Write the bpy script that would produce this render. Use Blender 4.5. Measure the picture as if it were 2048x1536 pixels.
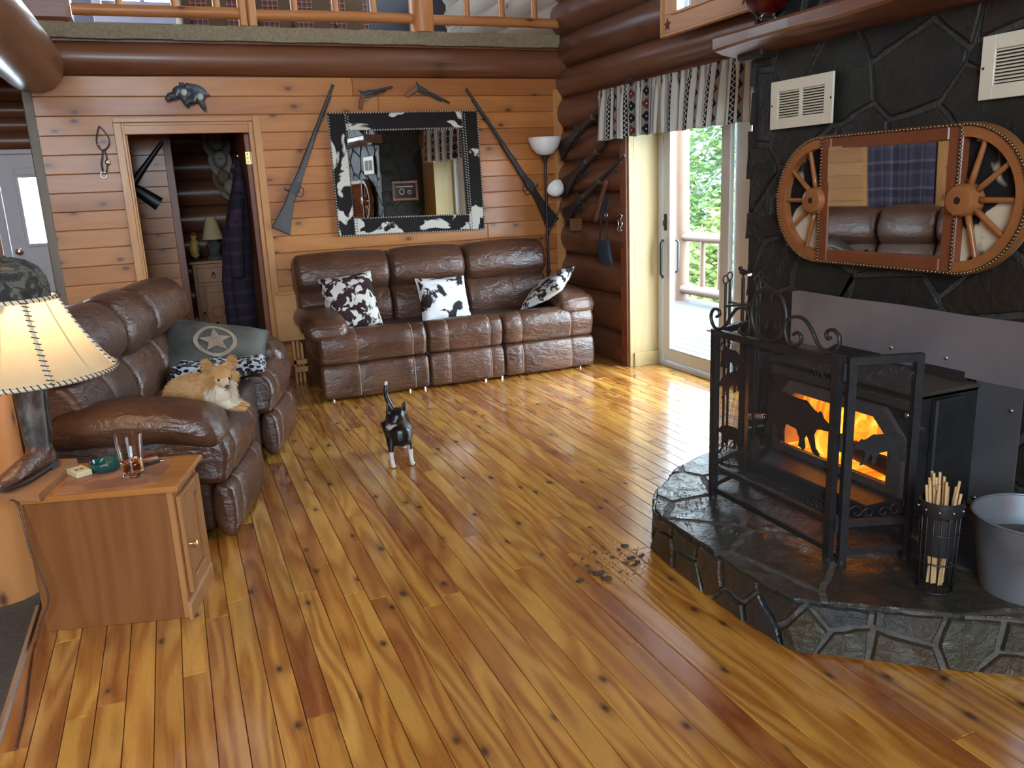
import bpy, bmesh, math, random
import numpy as np
from mathutils import Vector, Matrix, noise as mnoise
rnd = random.Random(7)
for o in list(bpy.data.objects): bpy.data.objects.remove(o)
SC = bpy.context.scene
COL = SC.collection
R = math.radians
# ------------------------------------------------------------------ camera
CAMH = 1.5; FPX = 1629.3
_y, _p, _r = R(21.987), R(13.762), R(-2.557)
FW = Vector((math.sin(_y)*math.cos(_p), math.cos(_y)*math.cos(_p), -math.sin(_p)))
_rt = FW.cross(Vector((0, 0, 1))).normalized(); _up = _rt.cross(FW)
RT = math.cos(_r)*_rt + math.sin(_r)*_up
UP = -math.sin(_r)*_rt + math.cos(_r)*_up
cam = bpy.data.cameras.new('camera'); camo = bpy.data.objects.new('camera', cam); COL.objects.link(camo)
camo.matrix_world = Matrix(((RT.x, UP.x, -FW.x, 0), (RT.y, UP.y, -FW.y, 0), (RT.z, UP.z, -FW.z, CAMH), (0, 0, 0, 1)))
cam.sensor_width = 36; cam.lens = FPX/2048*36; cam.clip_start = .02; cam.clip_end = 200
SC.camera = camo
def _ray(px, py): return FW + RT*((px-1024)/FPX) - UP*((py-768)/FPX)
def AX(px, py, X): d = _ray(px, py); return Vector((0, 0, CAMH)) + d*(X/d.x)
def AY(px, py, Y): d = _ray(px, py); return Vector((0, 0, CAMH)) + d*(Y/d.y)
def AZ(px, py, Z=0.): d = _ray(px, py); return Vector((0, 0, CAMH)) + d*((Z-CAMH)/d.z)
# ------------------------------------------------------------------ world and light
SC.view_settings.view_transform = 'Standard'; SC.view_settings.look = 'None'
SC.view_settings.gamma = 1; SC.view_settings.use_curve_mapping = False
SC.view_settings.exposure = 1.05
w = bpy.data.worlds.new('sky'); SC.world = w; w.use_nodes = True
nt = w.node_tree; nt.nodes.clear()
wo = nt.nodes.new('ShaderNodeOutputWorld'); bg = nt.nodes.new('ShaderNodeBackground')
bg.inputs[0].default_value = (.70, .87, 1.0, 1); bg.inputs[1].default_value = 13.0
nt.links.new(bg.outputs[0], wo.inputs[0])
def portal(name, loc, rot, sx, sy):
    """guides sky sampling through a real opening; gives off no light itself"""
    l = bpy.data.lights.new(name, 'AREA'); l.shape = 'RECTANGLE'; l.size = sx; l.size_y = sy; l.cycles.is_portal = True
    o = bpy.data.objects.new(name, l); COL.objects.link(o); o.location = loc; o.rotation_euler = rot
GW = (-2.4, .2, 1.6, 3.95)      # gable window opening in the wall behind the photographer: x0, x1, z0, z1
portal('portal_patio', (3.80, 4.78, 1.0), (0, R(90), 0), 2.05, 1.85)
portal('portal_gable', ((GW[0]+GW[1])/2, -3.05, (GW[2]+GW[3])/2), (R(90), 0, 0), GW[1]-GW[0], GW[3]-GW[2])
portal('portal_loft', (0, 10.2, 3.9), (R(-90), 0, 0), .7, 1.0)
portal('portal_entry', (-.91, 8.72, 1.48), (R(-90), 0, 0), .56, .65)

# ------------------------------------------------------------------ materials
def _rgb(c): return (c[0], c[1], c[2], 1)
class NT:
    def __init__(s, name):
        s.m = bpy.data.materials.new(name); s.m.use_nodes = True; s.t = s.m.node_tree
        s.b = s.t.nodes['Principled BSDF']; s.out = s.t.nodes['Material Output']
    def n(s, kind, **kw):
        nd = s.t.nodes.new(kind)
        for k, v in kw.items():
            if k.startswith('_'): s.put(nd.inputs[int(k[1:])], v)
            else: setattr(nd, k, v)
        return nd
    def put(s, sock, v):
        if isinstance(v, bpy.types.NodeSocket): s.t.links.new(v, sock)
        elif isinstance(v, bpy.types.Node): s.t.links.new(v.outputs[0], sock)
        else:
            if isinstance(v, (tuple, list)) and len(v) == 3 and sock.type == 'RGBA': v = _rgb(v)
            sock.default_value = v
    def set(s, **kw):
        for k, v in kw.items(): s.put(s.b.inputs[k.replace('_', ' ')], v)
    def math(s, op, a, b=0., c=None):
        nd = s.n('ShaderNodeMath', operation=op, _0=a, _1=b)
        if c is not None: s.put(nd.inputs[2], c)
        return nd.outputs[0]
    def ramp(s, fac, stops, interp='LINEAR'):
        nd = s.n('ShaderNodeValToRGB'); cr = nd.color_ramp; cr.interpolation = interp
        while len(cr.elements) < len(stops): cr.elements.new(.5)
        for e, (p, c) in zip(cr.elements, stops):
            e.position = p; e.color = _rgb(c) if len(c) == 3 else c
        s.put(nd.inputs[0], fac); return nd.outputs[0]
    def mix(s, f, a, b, mode='MIX'):
        nd = s.n('ShaderNodeMix', data_type='RGBA', blend_type=mode)
        s.put(nd.inputs[0], f); s.put(nd.inputs[6], a); s.put(nd.inputs[7], b); return nd.outputs[2]
    def coord(s, kind='Object', rand=0.):
        tc = s.n('ShaderNodeTexCoord'); v = tc.outputs[kind]
        if rand:
            oi = s.n('ShaderNodeObjectInfo'); mu = s.math('MULTIPLY', oi.outputs['Random'], rand)
            cb = s.n('ShaderNodeCombineXYZ', _0=mu, _1=mu, _2=mu)
            v = s.n('ShaderNodeVectorMath', operation='ADD', _0=v, _1=cb.outputs[0]).outputs[0]
        return v
    def rand(s): return s.n('ShaderNodeObjectInfo').outputs['Random']
    def mapping(s, v, scale=(1, 1, 1), rot=(0, 0, 0), loc=(0, 0, 0)):
        return s.n('ShaderNodeMapping', _0=v, _1=loc, _2=rot, _3=scale).outputs[0]
    def noise(s, v, scale=5., detail=3., rough=.5, dist=0.):
        nd = s.n('ShaderNodeTexNoise'); s.put(nd.inputs['Vector'], v); nd.inputs['Scale'].default_value = scale
        nd.inputs['Detail'].default_value = detail; nd.inputs['Roughness'].default_value = rough; nd.inputs['Distortion'].default_value = dist
        return nd.outputs[0]
    def voro(s, v, scale=5., feature='F1', dims='3D', rnd_=1.):
        nd = s.n('ShaderNodeTexVoronoi', feature=feature, voronoi_dimensions=dims); s.put(nd.inputs['Vector'], v)
        nd.inputs['Scale'].default_value = scale; nd.inputs['Randomness'].default_value = rnd_; return nd
    def bump(s, h, strength=.3, dist=.01):
        nd = s.n('ShaderNodeBump'); nd.inputs['Strength'].default_value = strength; nd.inputs['Distance'].default_value = dist
        s.put(nd.inputs['Height'], h); s.t.links.new(nd.outputs[0], s.b.inputs['Normal'])

def plain(name, col, rough=.5, metal=0., **kw):
    t = NT(name); t.set(Base_Color=_rgb(col), Roughness=rough, Metallic=metal, **kw); return t.m
def mottled(name, c1, c2, scale=8., rough=.5, bump=0., metal=0., rand=0., detail=4., bscale=None, **kw):
    t = NT(name); v = t.coord(rand=rand); n = t.noise(v, scale, detail)
    t.set(Base_Color=t.ramp(n, [(.3, c1), (.7, c2)]), Roughness=rough, Metallic=metal, **kw)
    if bump: t.bump(t.noise(v, bscale or scale*3, 4), bump, .01)
    return t.m
def wood(name, tones, axis='Y', across=1., grain=.35, knots=.7, rough=.4, coat=0., knotcol=(.07, .025, .012), ring=55., rand=37., spec=.5, kscale=3.2, bumpk=.08, ksize=.05, ramp_=.25, streak=.55):
    """tones: list of colours picked per object by its random value; grain runs along axis"""
    t = NT(name); v = t.coord(rand=rand)
    k = {'X': (.13, 1, 1), 'Y': (1, .13, 1), 'Z': (1, 1, .13)}[axis]
    vs = t.mapping(v, tuple(across*q for q in k))
    n1 = t.noise(vs, 3.2, 2, .45)
    rings = t.math('SINE', t.math('MULTIPLY', n1, ring))
    fine = t.noise(t.mapping(vs, tuple(.25 if q < 1 else 1 for q in k)), 75., 4, .6)
    sep = t.n('ShaderNodeSeparateXYZ', _0=v)
    if axis == 'X': a, b = sep.outputs[0], t.math('ADD', sep.outputs[1], sep.outputs[2])
    elif axis == 'Y': a, b = sep.outputs[1], t.math('ADD', sep.outputs[0], sep.outputs[2])
    else: a, b = sep.outputs[2], t.math('ADD', sep.outputs[0], sep.outputs[1])
    st = [(i/max(1, len(tones)-1), c) for i, c in enumerate(tones)]
    low = t.noise(vs, 1.4, 2)
    base = t.ramp(t.math('ADD', t.rand(), t.math('MULTIPLY', t.math('SUBTRACT', low, .5), streak)), st)
    dark = t.mix(1., base, (.62, .45, .33), 'MULTIPLY')
    f = t.math('MULTIPLY', t.math('ADD', t.math('MULTIPLY', rings, ramp_), fine), grain)
    col = t.mix(f, base, dark)
    h = fine
    if knots:
        kv = t.n('ShaderNodeCombineXYZ', _0=t.math('MULTIPLY', a, .55), _1=b, _2=0.)
        vo = t.voro(kv.outputs[0], kscale, dims='2D')
        on = t.math('GREATER_THAN', t.n('ShaderNodeSeparateColor', _0=vo.outputs['Color']).outputs[0], 1-knots)
        kd = t.math('ADD', vo.outputs['Distance'], t.math('MULTIPLY', t.math('SUBTRACT', n1, .5), .06))
        kf = t.math('MULTIPLY', t.ramp(kd, [(0, (1, 1, 1)), (ksize*.6, (.9, .9, .9)), (ksize*1.6, (.22, .22, .22)), (ksize*4.4, (0, 0, 0))]), on)
        col = t.mix(kf, col, knotcol)
    t.set(Base_Color=col, Roughness=t.math('ADD', t.math('MULTIPLY', fine, .16), rough-.08), Coat_Weight=coat, Coat_Roughness=.12, Specular_IOR_Level=spec)
    if bumpk: t.bump(h, bumpk, .004)
    return t.m
def leather(name, c1, c2, rough=.34):
    t = NT(name); v = t.coord(rand=11.)
    n = t.noise(v, 4., 3); pebble = t.voro(v, 260.).outputs['Distance']
    wr = t.noise(t.mapping(v, (1., 1., 2.2)), 11., 3, .55, .8)
    t.set(Base_Color=t.ramp(n, [(.3, c1), (.72, c2)]), Roughness=t.math('ADD', t.math('MULTIPLY', n, .16), rough-.08), Specular_IOR_Level=.6)
    t.bump(t.math('ADD', t.math('MULTIPLY', wr, 1.), t.math('MULTIPLY', pebble, .05)), .5, .022)
    return t.m
def patches(name, c1, c2, scale, thr=.5, rough=.8, soft=.02, dist=.6, detail=3., rand=0., space='Object', sc=(1, 1, 1)):
    t = NT(name); v = t.mapping(t.coord(space, rand), sc); n = t.noise(v, scale, detail, .5, dist)
    t.set(Base_Color=t.ramp(n, [(thr-soft, c1), (thr+soft, c2)]), Roughness=rough, Specular_IOR_Level=.25)
    t.bump(t.noise(v, 300, 2), .15, .002); return t.m
def emit(name, col, strength):
    t = NT(name); t.set(Base_Color=(0, 0, 0, 1), Emission_Color=_rgb(col), Emission_Strength=strength); return t.m
def glass(name, col=(1, 1, 1), rough=0., ior=1.45):
    t = NT(name); t.set(Base_Color=_rgb(col), Roughness=rough, Transmission_Weight=1., IOR=ior); return t.m

# ------------------------------------------------------------------ mesh building
def _basis(d):
    d = Vector(d).normalized(); a = Vector((0, 0, 1)) if abs(d.z) < .9 else Vector((1, 0, 0))
    u = d.cross(a).normalized(); return u, d.cross(u).normalized()
class MB:
    def __init__(s): s.v = []; s.f = []; s.M = Matrix.Identity(4)
    def at(s, loc=(0, 0, 0), rz=0., rx=0., ry=0.):
        s.M = Matrix.Translation(Vector(loc)) @ Matrix.Rotation(rz, 4, 'Z') @ Matrix.Rotation(ry, 4, 'Y') @ Matrix.Rotation(rx, 4, 'X'); return s
    def mat(s, M): s.M = M; return s
    def add(s, vs, fs):
        b = len(s.v); s.v += [s.M @ Vector(p) for p in vs]; s.f += [tuple(i+b for i in q) for q in fs]; return s
    def box(s, lo, hi):
        (a, b, c), (d, e, f) = lo, hi
        vs = [(a, b, c), (d, b, c), (d, e, c), (a, e, c), (a, b, f), (d, b, f), (d, e, f), (a, e, f)]
        return s.add(vs, [(0, 3, 2, 1), (4, 5, 6, 7), (0, 1, 5, 4), (1, 2, 6, 5), (2, 3, 7, 6), (3, 0, 4, 7)])
    def cbox(s, lo, hi, ch):
        """box with all edges chamfered by ch"""
        lo = Vector(lo); hi = Vector(hi); c = (lo+hi)/2; h = (hi-lo)/2; ch = min(ch, min(h)*.95)
        vs = []; idx = {}
        for sx in (-1, 1):
            for sy in (-1, 1):
                for sz in (-1, 1):
                    for ax in range(3):
                        p = [sx*(h.x-ch), sy*(h.y-ch), sz*(h.z-ch)]; p[ax] = (sx, sy, sz)[ax]*h[ax]
                        idx[(sx, sy, sz, ax)] = len(vs); vs.append(c+Vector(p))
        fs = []
        for ax in range(3):
            o1, o2 = [a for a in range(3) if a != ax]
            for sg in (-1, 1):
                q = []
                for a, b in ((-1, -1), (1, -1), (1, 1), (-1, 1)):
                    k = [0, 0, 0]; k[ax] = sg; k[o1] = a; k[o2] = b; q.append(idx[(k[0], k[1], k[2], ax)])
                fs.append(tuple(q))
        for ax in range(3):
            o1, o2 = [a for a in range(3) if a != ax]
            for a in (-1, 1):
                for b in (-1, 1):
                    def key(sg, face):
                        k = [0, 0, 0]; k[ax] = sg; k[o1] = a; k[o2] = b; return idx[(k[0], k[1], k[2], face)]
                    fs.append((key(-1, o1), key(1, o1), key(1, o2), key(-1, o2)))
        for sx in (-1, 1):
            for sy in (-1, 1):
                for sz in (-1, 1): fs.append(tuple(idx[(sx, sy, sz, a)] for a in range(3)))
        return s.add(vs, fs)
    def tube(s, pts, r, n=8, closed=False, caps=True, flat=1., up=None):
        pts = [Vector(p) for p in pts]; m = len(pts); rs = r if isinstance(r, (list, tuple)) else [r]*m
        vs = []; fs = []; pu = None
        for i, p in enumerate(pts):
            if closed: d = pts[(i+1) % m]-pts[i-1]
            else: d = pts[min(i+1, m-1)]-pts[max(i-1, 0)]
            if d.length < 1e-9: d = Vector((0, 0, 1))
            d.normalize()
            if pu is None:
                u, w_ = _basis(d)
                if up is not None:
                    u = Vector(up); u = (u-d*u.dot(d)).normalized(); w_ = d.cross(u)
            else:
                u = (pu-d*pu.dot(d)).normalized(); w_ = d.cross(u)
            pu = u
            for k in range(n):
                a = 2*math.pi*k/n; vs.append(p+u*(rs[i]*math.cos(a))+w_*(rs[i]*flat*math.sin(a)))
        for i in range(m if closed else m-1):
            j = (i+1) % m
            for k in range(n): fs.append((i*n+k, i*n+(k+1) % n, j*n+(k+1) % n, j*n+k))
        if caps and not closed: fs += [tuple(range(n-1, -1, -1)), tuple(range((m-1)*n, m*n))]
        return s.add(vs, fs)
    def cyl(s, p0, p1, r0, r1=None, n=12): return s.tube([p0, p1], [r0, r0 if r1 is None else r1], n)
    def lathe(s, prof, n=24, c=(0, 0, 0), sx=1., sy=1., cap=True):
        vs = []; fs = []; m = len(prof)
        for r_, z in prof:
            for k in range(n):
                a = 2*math.pi*k/n; vs.append((c[0]+r_*sx*math.cos(a), c[1]+r_*sy*math.sin(a), c[2]+z))
        for i in range(m-1):
            for k in range(n): fs.append((i*n+k, i*n+(k+1) % n, (i+1)*n+(k+1) % n, (i+1)*n+k))
        if cap: fs += [tuple(range(n-1, -1, -1)), tuple(range((m-1)*n, m*n))]
        return s.add(vs, fs)
    def ell(s, c, r, n=12, m=8, M=None):
        """ellipsoid"""
        vs = []; fs = []; c = Vector(c); M = M or Matrix.Identity(3)
        for i in range(m+1):
            t = math.pi*i/m
            for k in range(n):
                a = 2*math.pi*k/n
                vs.append(c + M @ Vector((r[0]*math.sin(t)*math.cos(a), r[1]*math.sin(t)*math.sin(a), r[2]*math.cos(t))))
        for i in range(m):
            for k in range(n): fs.append((i*n+k, (i+1)*n+k, (i+1)*n+(k+1) % n, i*n+(k+1) % n))
        return s.add(vs, fs)
    def prism(s, poly, d0, d1, plane='XZ', inset=0., ch=0.):
        """polygon in a plane, extruded along the third axis from d0 to d1; ch chamfers the d1 side"""
        P = [Vector((a, b)) for a, b in poly]; n = len(P)
        ar = sum(P[i].x*P[(i+1) % n].y-P[(i+1) % n].x*P[i].y for i in range(n))
        if ar < 0: P.reverse()
        def off(k):
            out = []
            for i in range(n):
                e1 = (P[i]-P[i-1]); e2 = (P[(i+1) % n]-P[i])
                if e1.length < 1e-9 or e2.length < 1e-9: out.append(P[i].copy()); continue
                e1.normalize(); e2.normalize(); n1 = Vector((-e1.y, e1.x)); n2 = Vector((-e2.y, e2.x)); b = n1+n2
                out.append(P[i]+b*(k/max(.35, b.dot(b)/2)) if b.length > 1e-6 else P[i]+n1*k)
            return out
        def em(p, d):
            return {'XZ': (p.x, d, p.y), 'YZ': (d, p.x, p.y), 'XY': (p.x, p.y, d)}[plane]
        layers = [(P, d0)]
        if ch: layers += [(P, d1-(ch if d1 > d0 else -ch)), (off(ch), d1)]
        else: layers += [(P, d1)]
        vs = []; fs = []
        for L, d in layers: vs += [em(p, d) for p in L]
        m = len(layers); flip = (plane == 'XZ') ^ (d1 < d0)
        for i in range(m-1):
            for k in range(n):
                q = (i*n+k, i*n+(k+1) % n, (i+1)*n+(k+1) % n, (i+1)*n+k); fs.append(q[::-1] if flip else q)
        a = tuple(range(n-1, -1, -1)); b = tuple(range((m-1)*n, m*n))
        fs += [a[::-1] if flip else a, b[::-1] if flip else b]
        return s.add(vs, fs)
    def rbox(s, c, h, r, n=7, bulge=(0, 0, 0), fn=None):
        """soft box: centre c, half sizes h, edge radius r; bulge pushes face centres out; fn deforms a point"""
        c = Vector(c); vs = []; fs = []; key = {}
        def t_(i): # denser towards edges
            u = -1+2*i/n; return u
        def vert(p):
            k = (round(p[0], 5), round(p[1], 5), round(p[2], 5))
            if k in key: return key[k]
            q = Vector((p[0]*h[0], p[1]*h[1], p[2]*h[2])); rr = [min(r, h[a]*.98) for a in range(3)]
            inn = Vector([max(-(h[a]-rr[a]), min(h[a]-rr[a], q[a])) for a in range(3)])
            d = Vector([(q[a]-inn[a])/rr[a] for a in range(3)])
            if d.length > 1e-9:
                d = d.normalized(); q = inn+Vector([d[a]*rr[a] for a in range(3)])
            for a in range(3):
                o1, o2 = [b for b in range(3) if b != a]
                q[a] += p[a]*bulge[a]*max(0, 1-p[o1]**2)*max(0, 1-p[o2]**2)
            if fn: q = Vector(fn(q, p))
            key[k] = len(vs); vs.append(c+q); return key[k]
        # parameter positions: put rings inside the rounded rim
        def params(a):
            rr = min(r, h[a]*.98)/h[a]; lst = [-1, -1+rr*.35, -1+rr]; k = max(2, n-4)
            lst += [-1+rr+(2-2*rr)*i/k for i in range(1, k)]; lst += [1-rr, 1-rr*.35, 1]
            return sorted(set(round(x, 6) for x in lst))
        PA = [params(a) for a in range(3)]
        for a in range(3):
            o1, o2 = [(1, 2), (2, 0), (0, 1)][a]
            for sg in (-1, 1):
                for i in range(len(PA[o1])-1):
                    for j in range(len(PA[o2])-1):
                        q = []
                        for (x, y) in ((i, j), (i+1, j), (i+1, j+1), (i, j+1)):
                            p = [0, 0, 0]; p[a] = sg; p[o1] = PA[o1][x]; p[o2] = PA[o2][y]; q.append(vert(p))
                        q = q if sg > 0 else q[::-1]
                        if len(set(q)) >= 3: fs.append(tuple(q))
        return s.add(vs, fs)
    def sweep(s, prof, w, r, axis='X', n=4, ext=None, mid=1, crown=0.):
        """closed soft profile (2D list) swept over -w/2..w/2 with rounded ends of radius r"""
        P = [Vector(p) for p in prof]; m = len(P)
        ar = sum(P[i].x*P[(i+1) % m].y-P[(i+1) % m].x*P[i].y for i in range(m))
        if ar < 0: P.reverse()
        nor = []
        for i in range(m):
            e = (P[(i+1) % m]-P[i-1]); e = e.normalized() if e.length > 1e-9 else Vector((1, 0)); nor.append(Vector((-e.y, e.x)))
        st = []
        for i in range(n+1):
            a = math.pi/2*i/n; st.append((-w/2+r*(1-math.sin(a)), r*(1-math.cos(a)) if False else r*(1-math.sin(a)) if False else r-r*math.sin(a) if False else 0))
        st = []
        for i in range(n+1):
            a = math.pi/2*i/n; st.append((-w/2+r*(1-math.cos(a)), r*(1-math.sin(a))))
        inner = [(-w/2+r+(w-2*r)*k/(mid+1), -crown*math.sin(math.pi*k/(mid+1))) for k in range(1, mid+1)]
        st = st+inner+[(-x, o) for x, o in reversed(st)]
        vs = []; fs = []
        for x, o in st:
            for i in range(m):
                q = P[i]+nor[i]*o
                vs.append({'X': (x, q.x, q.y), 'Y': (q.x, x, q.y), 'Z': (q.x, q.y, x)}[axis])
        L = len(st)
        for i in range(L-1):
            for k in range(m): fs.append((i*m+k, i*m+(k+1) % m, (i+1)*m+(k+1) % m, (i+1)*m+k))
        fs += [tuple(range(m-1, -1, -1)), tuple(range((L-1)*m, L*m))]
        if axis == 'Y': fs = [q[::-1] for q in fs]
        return s.add(vs, fs)
    def ring(s, c, rx, ry, r, plane='XZ', n=28, k=6, a0=0., a1=2*math.pi):
        c = Vector(c); full = abs(a1-a0-2*math.pi) < 1e-6; pts = []
        for i in range(n if full else n+1):
            a = a0+(a1-a0)*i/n; x, y = rx*math.cos(a), ry*math.sin(a)
            pts.append(c+Vector({'XZ': (x, 0, y), 'YZ': (0, x, y), 'XY': (x, y, 0)}[plane]))
        return s.tube(pts, r, k, closed=full)
    def build(s, name, mat, parent=None, world=False, smooth=False, fix=True, sub=0, recenter=None):
        me = bpy.data.meshes.new(name); vs = s.v; loc = None
        if parent is not None and world:
            Mi = wmat(parent).inverted(); vs = [Mi @ p for p in vs]
        elif parent is not None and parent.parent is not None:
            vs = [p-parent.location for p in vs]      # local coordinates always mean those of the thing
        elif parent is None:
            xs = [p.x for p in vs]; ys = [p.y for p in vs]; zs = [p.z for p in vs]
            loc = Vector(((min(xs)+max(xs))/2, (min(ys)+max(ys))/2, min(zs)))
        ob = bpy.data.objects.new(name, me)
        if parent is not None:
            ob.parent = parent
            if recenter or recenter is None:
                xs = [p.x for p in vs]; ys = [p.y for p in vs]; zs = [p.z for p in vs]
                loc = Vector(((min(xs)+max(xs))/2, (min(ys)+max(ys))/2, (min(zs)+max(zs))/2))
        if loc is not None: vs = [p-loc for p in vs]; ob.location = loc
        me.from_pydata([tuple(p) for p in vs], [], s.f)
        if fix:
            bm = bmesh.new(); bm.from_mesh(me); bmesh.ops.remove_doubles(bm, verts=bm.verts, dist=1e-6)
            bmesh.ops.recalc_face_normals(bm, faces=bm.faces); bm.to_mesh(me); bm.free()
        if smooth:
            for p in me.polygons: p.use_smooth = True
            if smooth != True:
                try: me.set_sharp_from_angle(angle=R(smooth))
                except Exception: pass
        me.materials.append(mat); COL.objects.link(ob)
        if sub:
            md = ob.modifiers.new('sub', 'SUBSURF'); md.levels = sub; md.render_levels = sub
        return ob
def split_build(mb, name, mat, parent=None, **kw):
    """every connected piece of mb becomes an object of its own"""
    n = len(mb.v); par = list(range(n))
    def find(a):
        while par[a] != a: par[a] = par[par[a]]; a = par[a]
        return a
    for q in mb.f:
        r0 = find(q[0])
        for i in q[1:]: par[find(i)] = r0
    groups = {}
    for q in mb.f: groups.setdefault(find(q[0]), []).append(q)
    out = []
    for fs in groups.values():
        ids = sorted({i for q in fs for i in q}); mp = {i: k for k, i in enumerate(ids)}
        m2 = MB(); m2.v = [mb.v[i] for i in ids]; m2.f = [tuple(mp[i] for i in q) for q in fs]
        out.append(m2.build(name, mat, parent, **kw))
    return out
def wmat(o):
    M = Matrix.Translation(o.location) @ o.rotation_euler.to_matrix().to_4x4()
    return wmat(o.parent) @ M if o.parent else M
def tag(o, label=None, cat=None, group=None, kind=None):
    if label: o['label'] = label
    if cat: o['category'] = cat
    if group: o['group'] = group
    if kind: o['kind'] = kind
    return o
def thing(name, label=None, cat=None, loc=(0, 0, 0), rz=0., group=None, kind=None):
    o = bpy.data.objects.new(name, None); COL.objects.link(o); o.location = loc; o.rotation_euler = (0, 0, rz)
    o.empty_display_size = .05; return tag(o, label, cat, group, kind)
def copy_tree(o, parent=None):
    c = o.copy(); COL.objects.link(c); c.parent = parent
    for ch in list(o.children): copy_tree(ch, c)
    return c
# convex polygon tools for stone work
def clip(poly, px, py, nx, ny):
    out = []
    for i in range(len(poly)):
        a = poly[i]; b = poly[(i+1) % len(poly)]
        da = (a[0]-px)*nx+(a[1]-py)*ny; db = (b[0]-px)*nx+(b[1]-py)*ny
        if da <= 0: out.append(a)
        if da*db < 0:
            t = da/(da-db); out.append((a[0]+(b[0]-a[0])*t, a[1]+(b[1]-a[1])*t))
    return out
def voronoi(poly, pts, gap):
    cells = []
    for i, p in enumerate(pts):
        c = list(poly)
        for j, q in enumerate(pts):
            if i == j: continue
            dx, dy = q[0]-p[0], q[1]-p[1]; d = math.hypot(dx, dy)
            if d < 1e-6: continue
            c = clip(c, (p[0]+q[0])/2-dx/d*gap/2, (p[1]+q[1])/2-dy/d*gap/2, dx/d, dy/d)
            if len(c) < 3: break
        if len(c) >= 3:
            # drop slivers, roughen corners
            area_ = abs(sum(c[k][0]*c[(k+1) % len(c)][1]-c[(k+1) % len(c)][0]*c[k][1] for k in range(len(c))))/2
            if area_ > .0006: cells.append(c)
    return cells
def roughen(poly, amt, rr, seg=.05):
    out = []
    for i in range(len(poly)):
        a = Vector(poly[i]); b = Vector(poly[(i+1) % len(poly)]); L = (b-a).length; k = max(1, int(L/seg))
        for j in range(k):
            p = a+(b-a)*(j/k)
            nrm = Vector((-(b-a).y, (b-a).x)).normalized() if L > 1e-6 else Vector((0, 0))
            q = p+nrm*(rr.uniform(0, amt))  # inward for ccw
            out.append((q.x, q.y))
    return out
def scatter(x0, x1, y0, y1, n, rr, mind):
    pts = []; tries = 0
    while len(pts) < n and tries < 6000:
        tries += 1; p = (rr.uniform(x0, x1), rr.uniform(y0, y1))
        if all((p[0]-q[0])**2+(p[1]-q[1])**2 > mind*mind for q in pts): pts.append(p)
    return pts
# ================================================================== material library
M = {}
M['floor'] = wood('floor_pine', [(.58, .29, .052), (.68, .345, .062), (.46, .18, .034), (.64, .35, .085), (.36, .12, .027), (.66, .32, .056), (.54, .245, .044), (.70, .375, .078)], 'Y', across=1.6, grain=.85, knots=.7, rough=.27, coat=.8, ring=60, kscale=4.6, bumpk=.05, ksize=.048, ramp_=.55, streak=1.1)
M['board'] = wood('wall_pine', [(.46, .165, .038), (.56, .22, .055), (.38, .125, .028), (.52, .205, .052), (.48, .18, .042)], 'X', across=1.3, grain=.4, knots=.85, rough=.42, coat=.1, kscale=4.4, knotcol=(.10, .028, .011), ksize=.055, streak=.8)
M['board_pale'] = wood('pale_pine_jamb', [(.40, .29, .125), (.43, .32, .145)], 'Z', across=1.3, grain=.3, knots=.3, rough=.5, knotcol=(.3, .18, .08))
M['trim'] = wood('pine_trim', [(.54, .24, .075), (.60, .29, .10)], 'Z', across=1.6, grain=.4, knots=.4, rough=.42, coat=.1)
M['trimx'] = wood('pine_trim_level', [(.50, .21, .065), (.56, .26, .09)], 'X', across=1.6, grain=.4, knots=.4, rough=.42, coat=.1)
M['redtrim'] = wood('red_stained_trim', [(.20, .055, .022), (.25, .075, .03)], 'Z', across=1.6, grain=.4, knots=.2, rough=.4)
M['log'] = wood('stained_log', [(.155, .062, .032), (.20, .082, .042), (.135, .054, .029)], 'Y', across=.8, grain=.5, knots=.35, rough=.36, coat=.1, kscale=2.2, ring=36, bumpk=.15)
M['logx'] = wood('stained_log_beam', [(.165, .062, .030), (.21, .08, .038)], 'X', across=.8, grain=.5, knots=.35, rough=.36, coat=.1, kscale=2.2, ring=36, bumpk=.15)
M['palelog'] = wood('daylit_unstained_log', [(.55, .50, .44), (.50, .43, .36), (.60, .54, .47)], 'Y', across=.8, grain=.6, knots=.4, rough=.45, kscale=2.4, ring=30, bumpk=.2)  # unstained logs, with the loft daylight also put into the pale colour
M['rail'] = wood('peeled_log_rail', [(.48, .18, .055), (.55, .23, .075)], 'X', across=1.2, grain=.4, knots=.4, rough=.4)
M['railz'] = wood('peeled_log_post', [(.50, .20, .06), (.57, .25, .085)], 'Z', across=1.2, grain=.4, knots=.4, rough=.4)
M['carpet'] = mottled('loft_carpet', (.20, .15, .09), (.30, .235, .15), 60, .95, .6)
M['greycarpet'] = mottled('grey_brown_carpet', (.07, .055, .045), (.12, .095, .075), 90, .95, .6)
M['offwhite'] = mottled('off_white_metal', (.62, .58, .46), (.68, .63, .50), 6, .45)
M['upvc'] = plain('white_vinyl', (.62, .66, .68), .35)
M['whitepaint'] = plain('white_paint', (.58, .56, .57), .5)
M['alum'] = plain('brushed_metal', (.6, .6, .6), .3, 1.)
M['brass'] = plain('brass', (.62, .48, .2), .3, 1.)
M['black'] = mottled('black_iron', (.012, .012, .014), (.022, .021, .022), 30, .45, .15)
M['chrome'] = plain('chrome', (.75, .75, .78), .12, 1.)
M['mirror'] = plain('mirror_silver', (.80, .82, .82), .015, 1.)
M['dark'] = plain('dark_void', (.01, .009, .009), .8)
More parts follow.
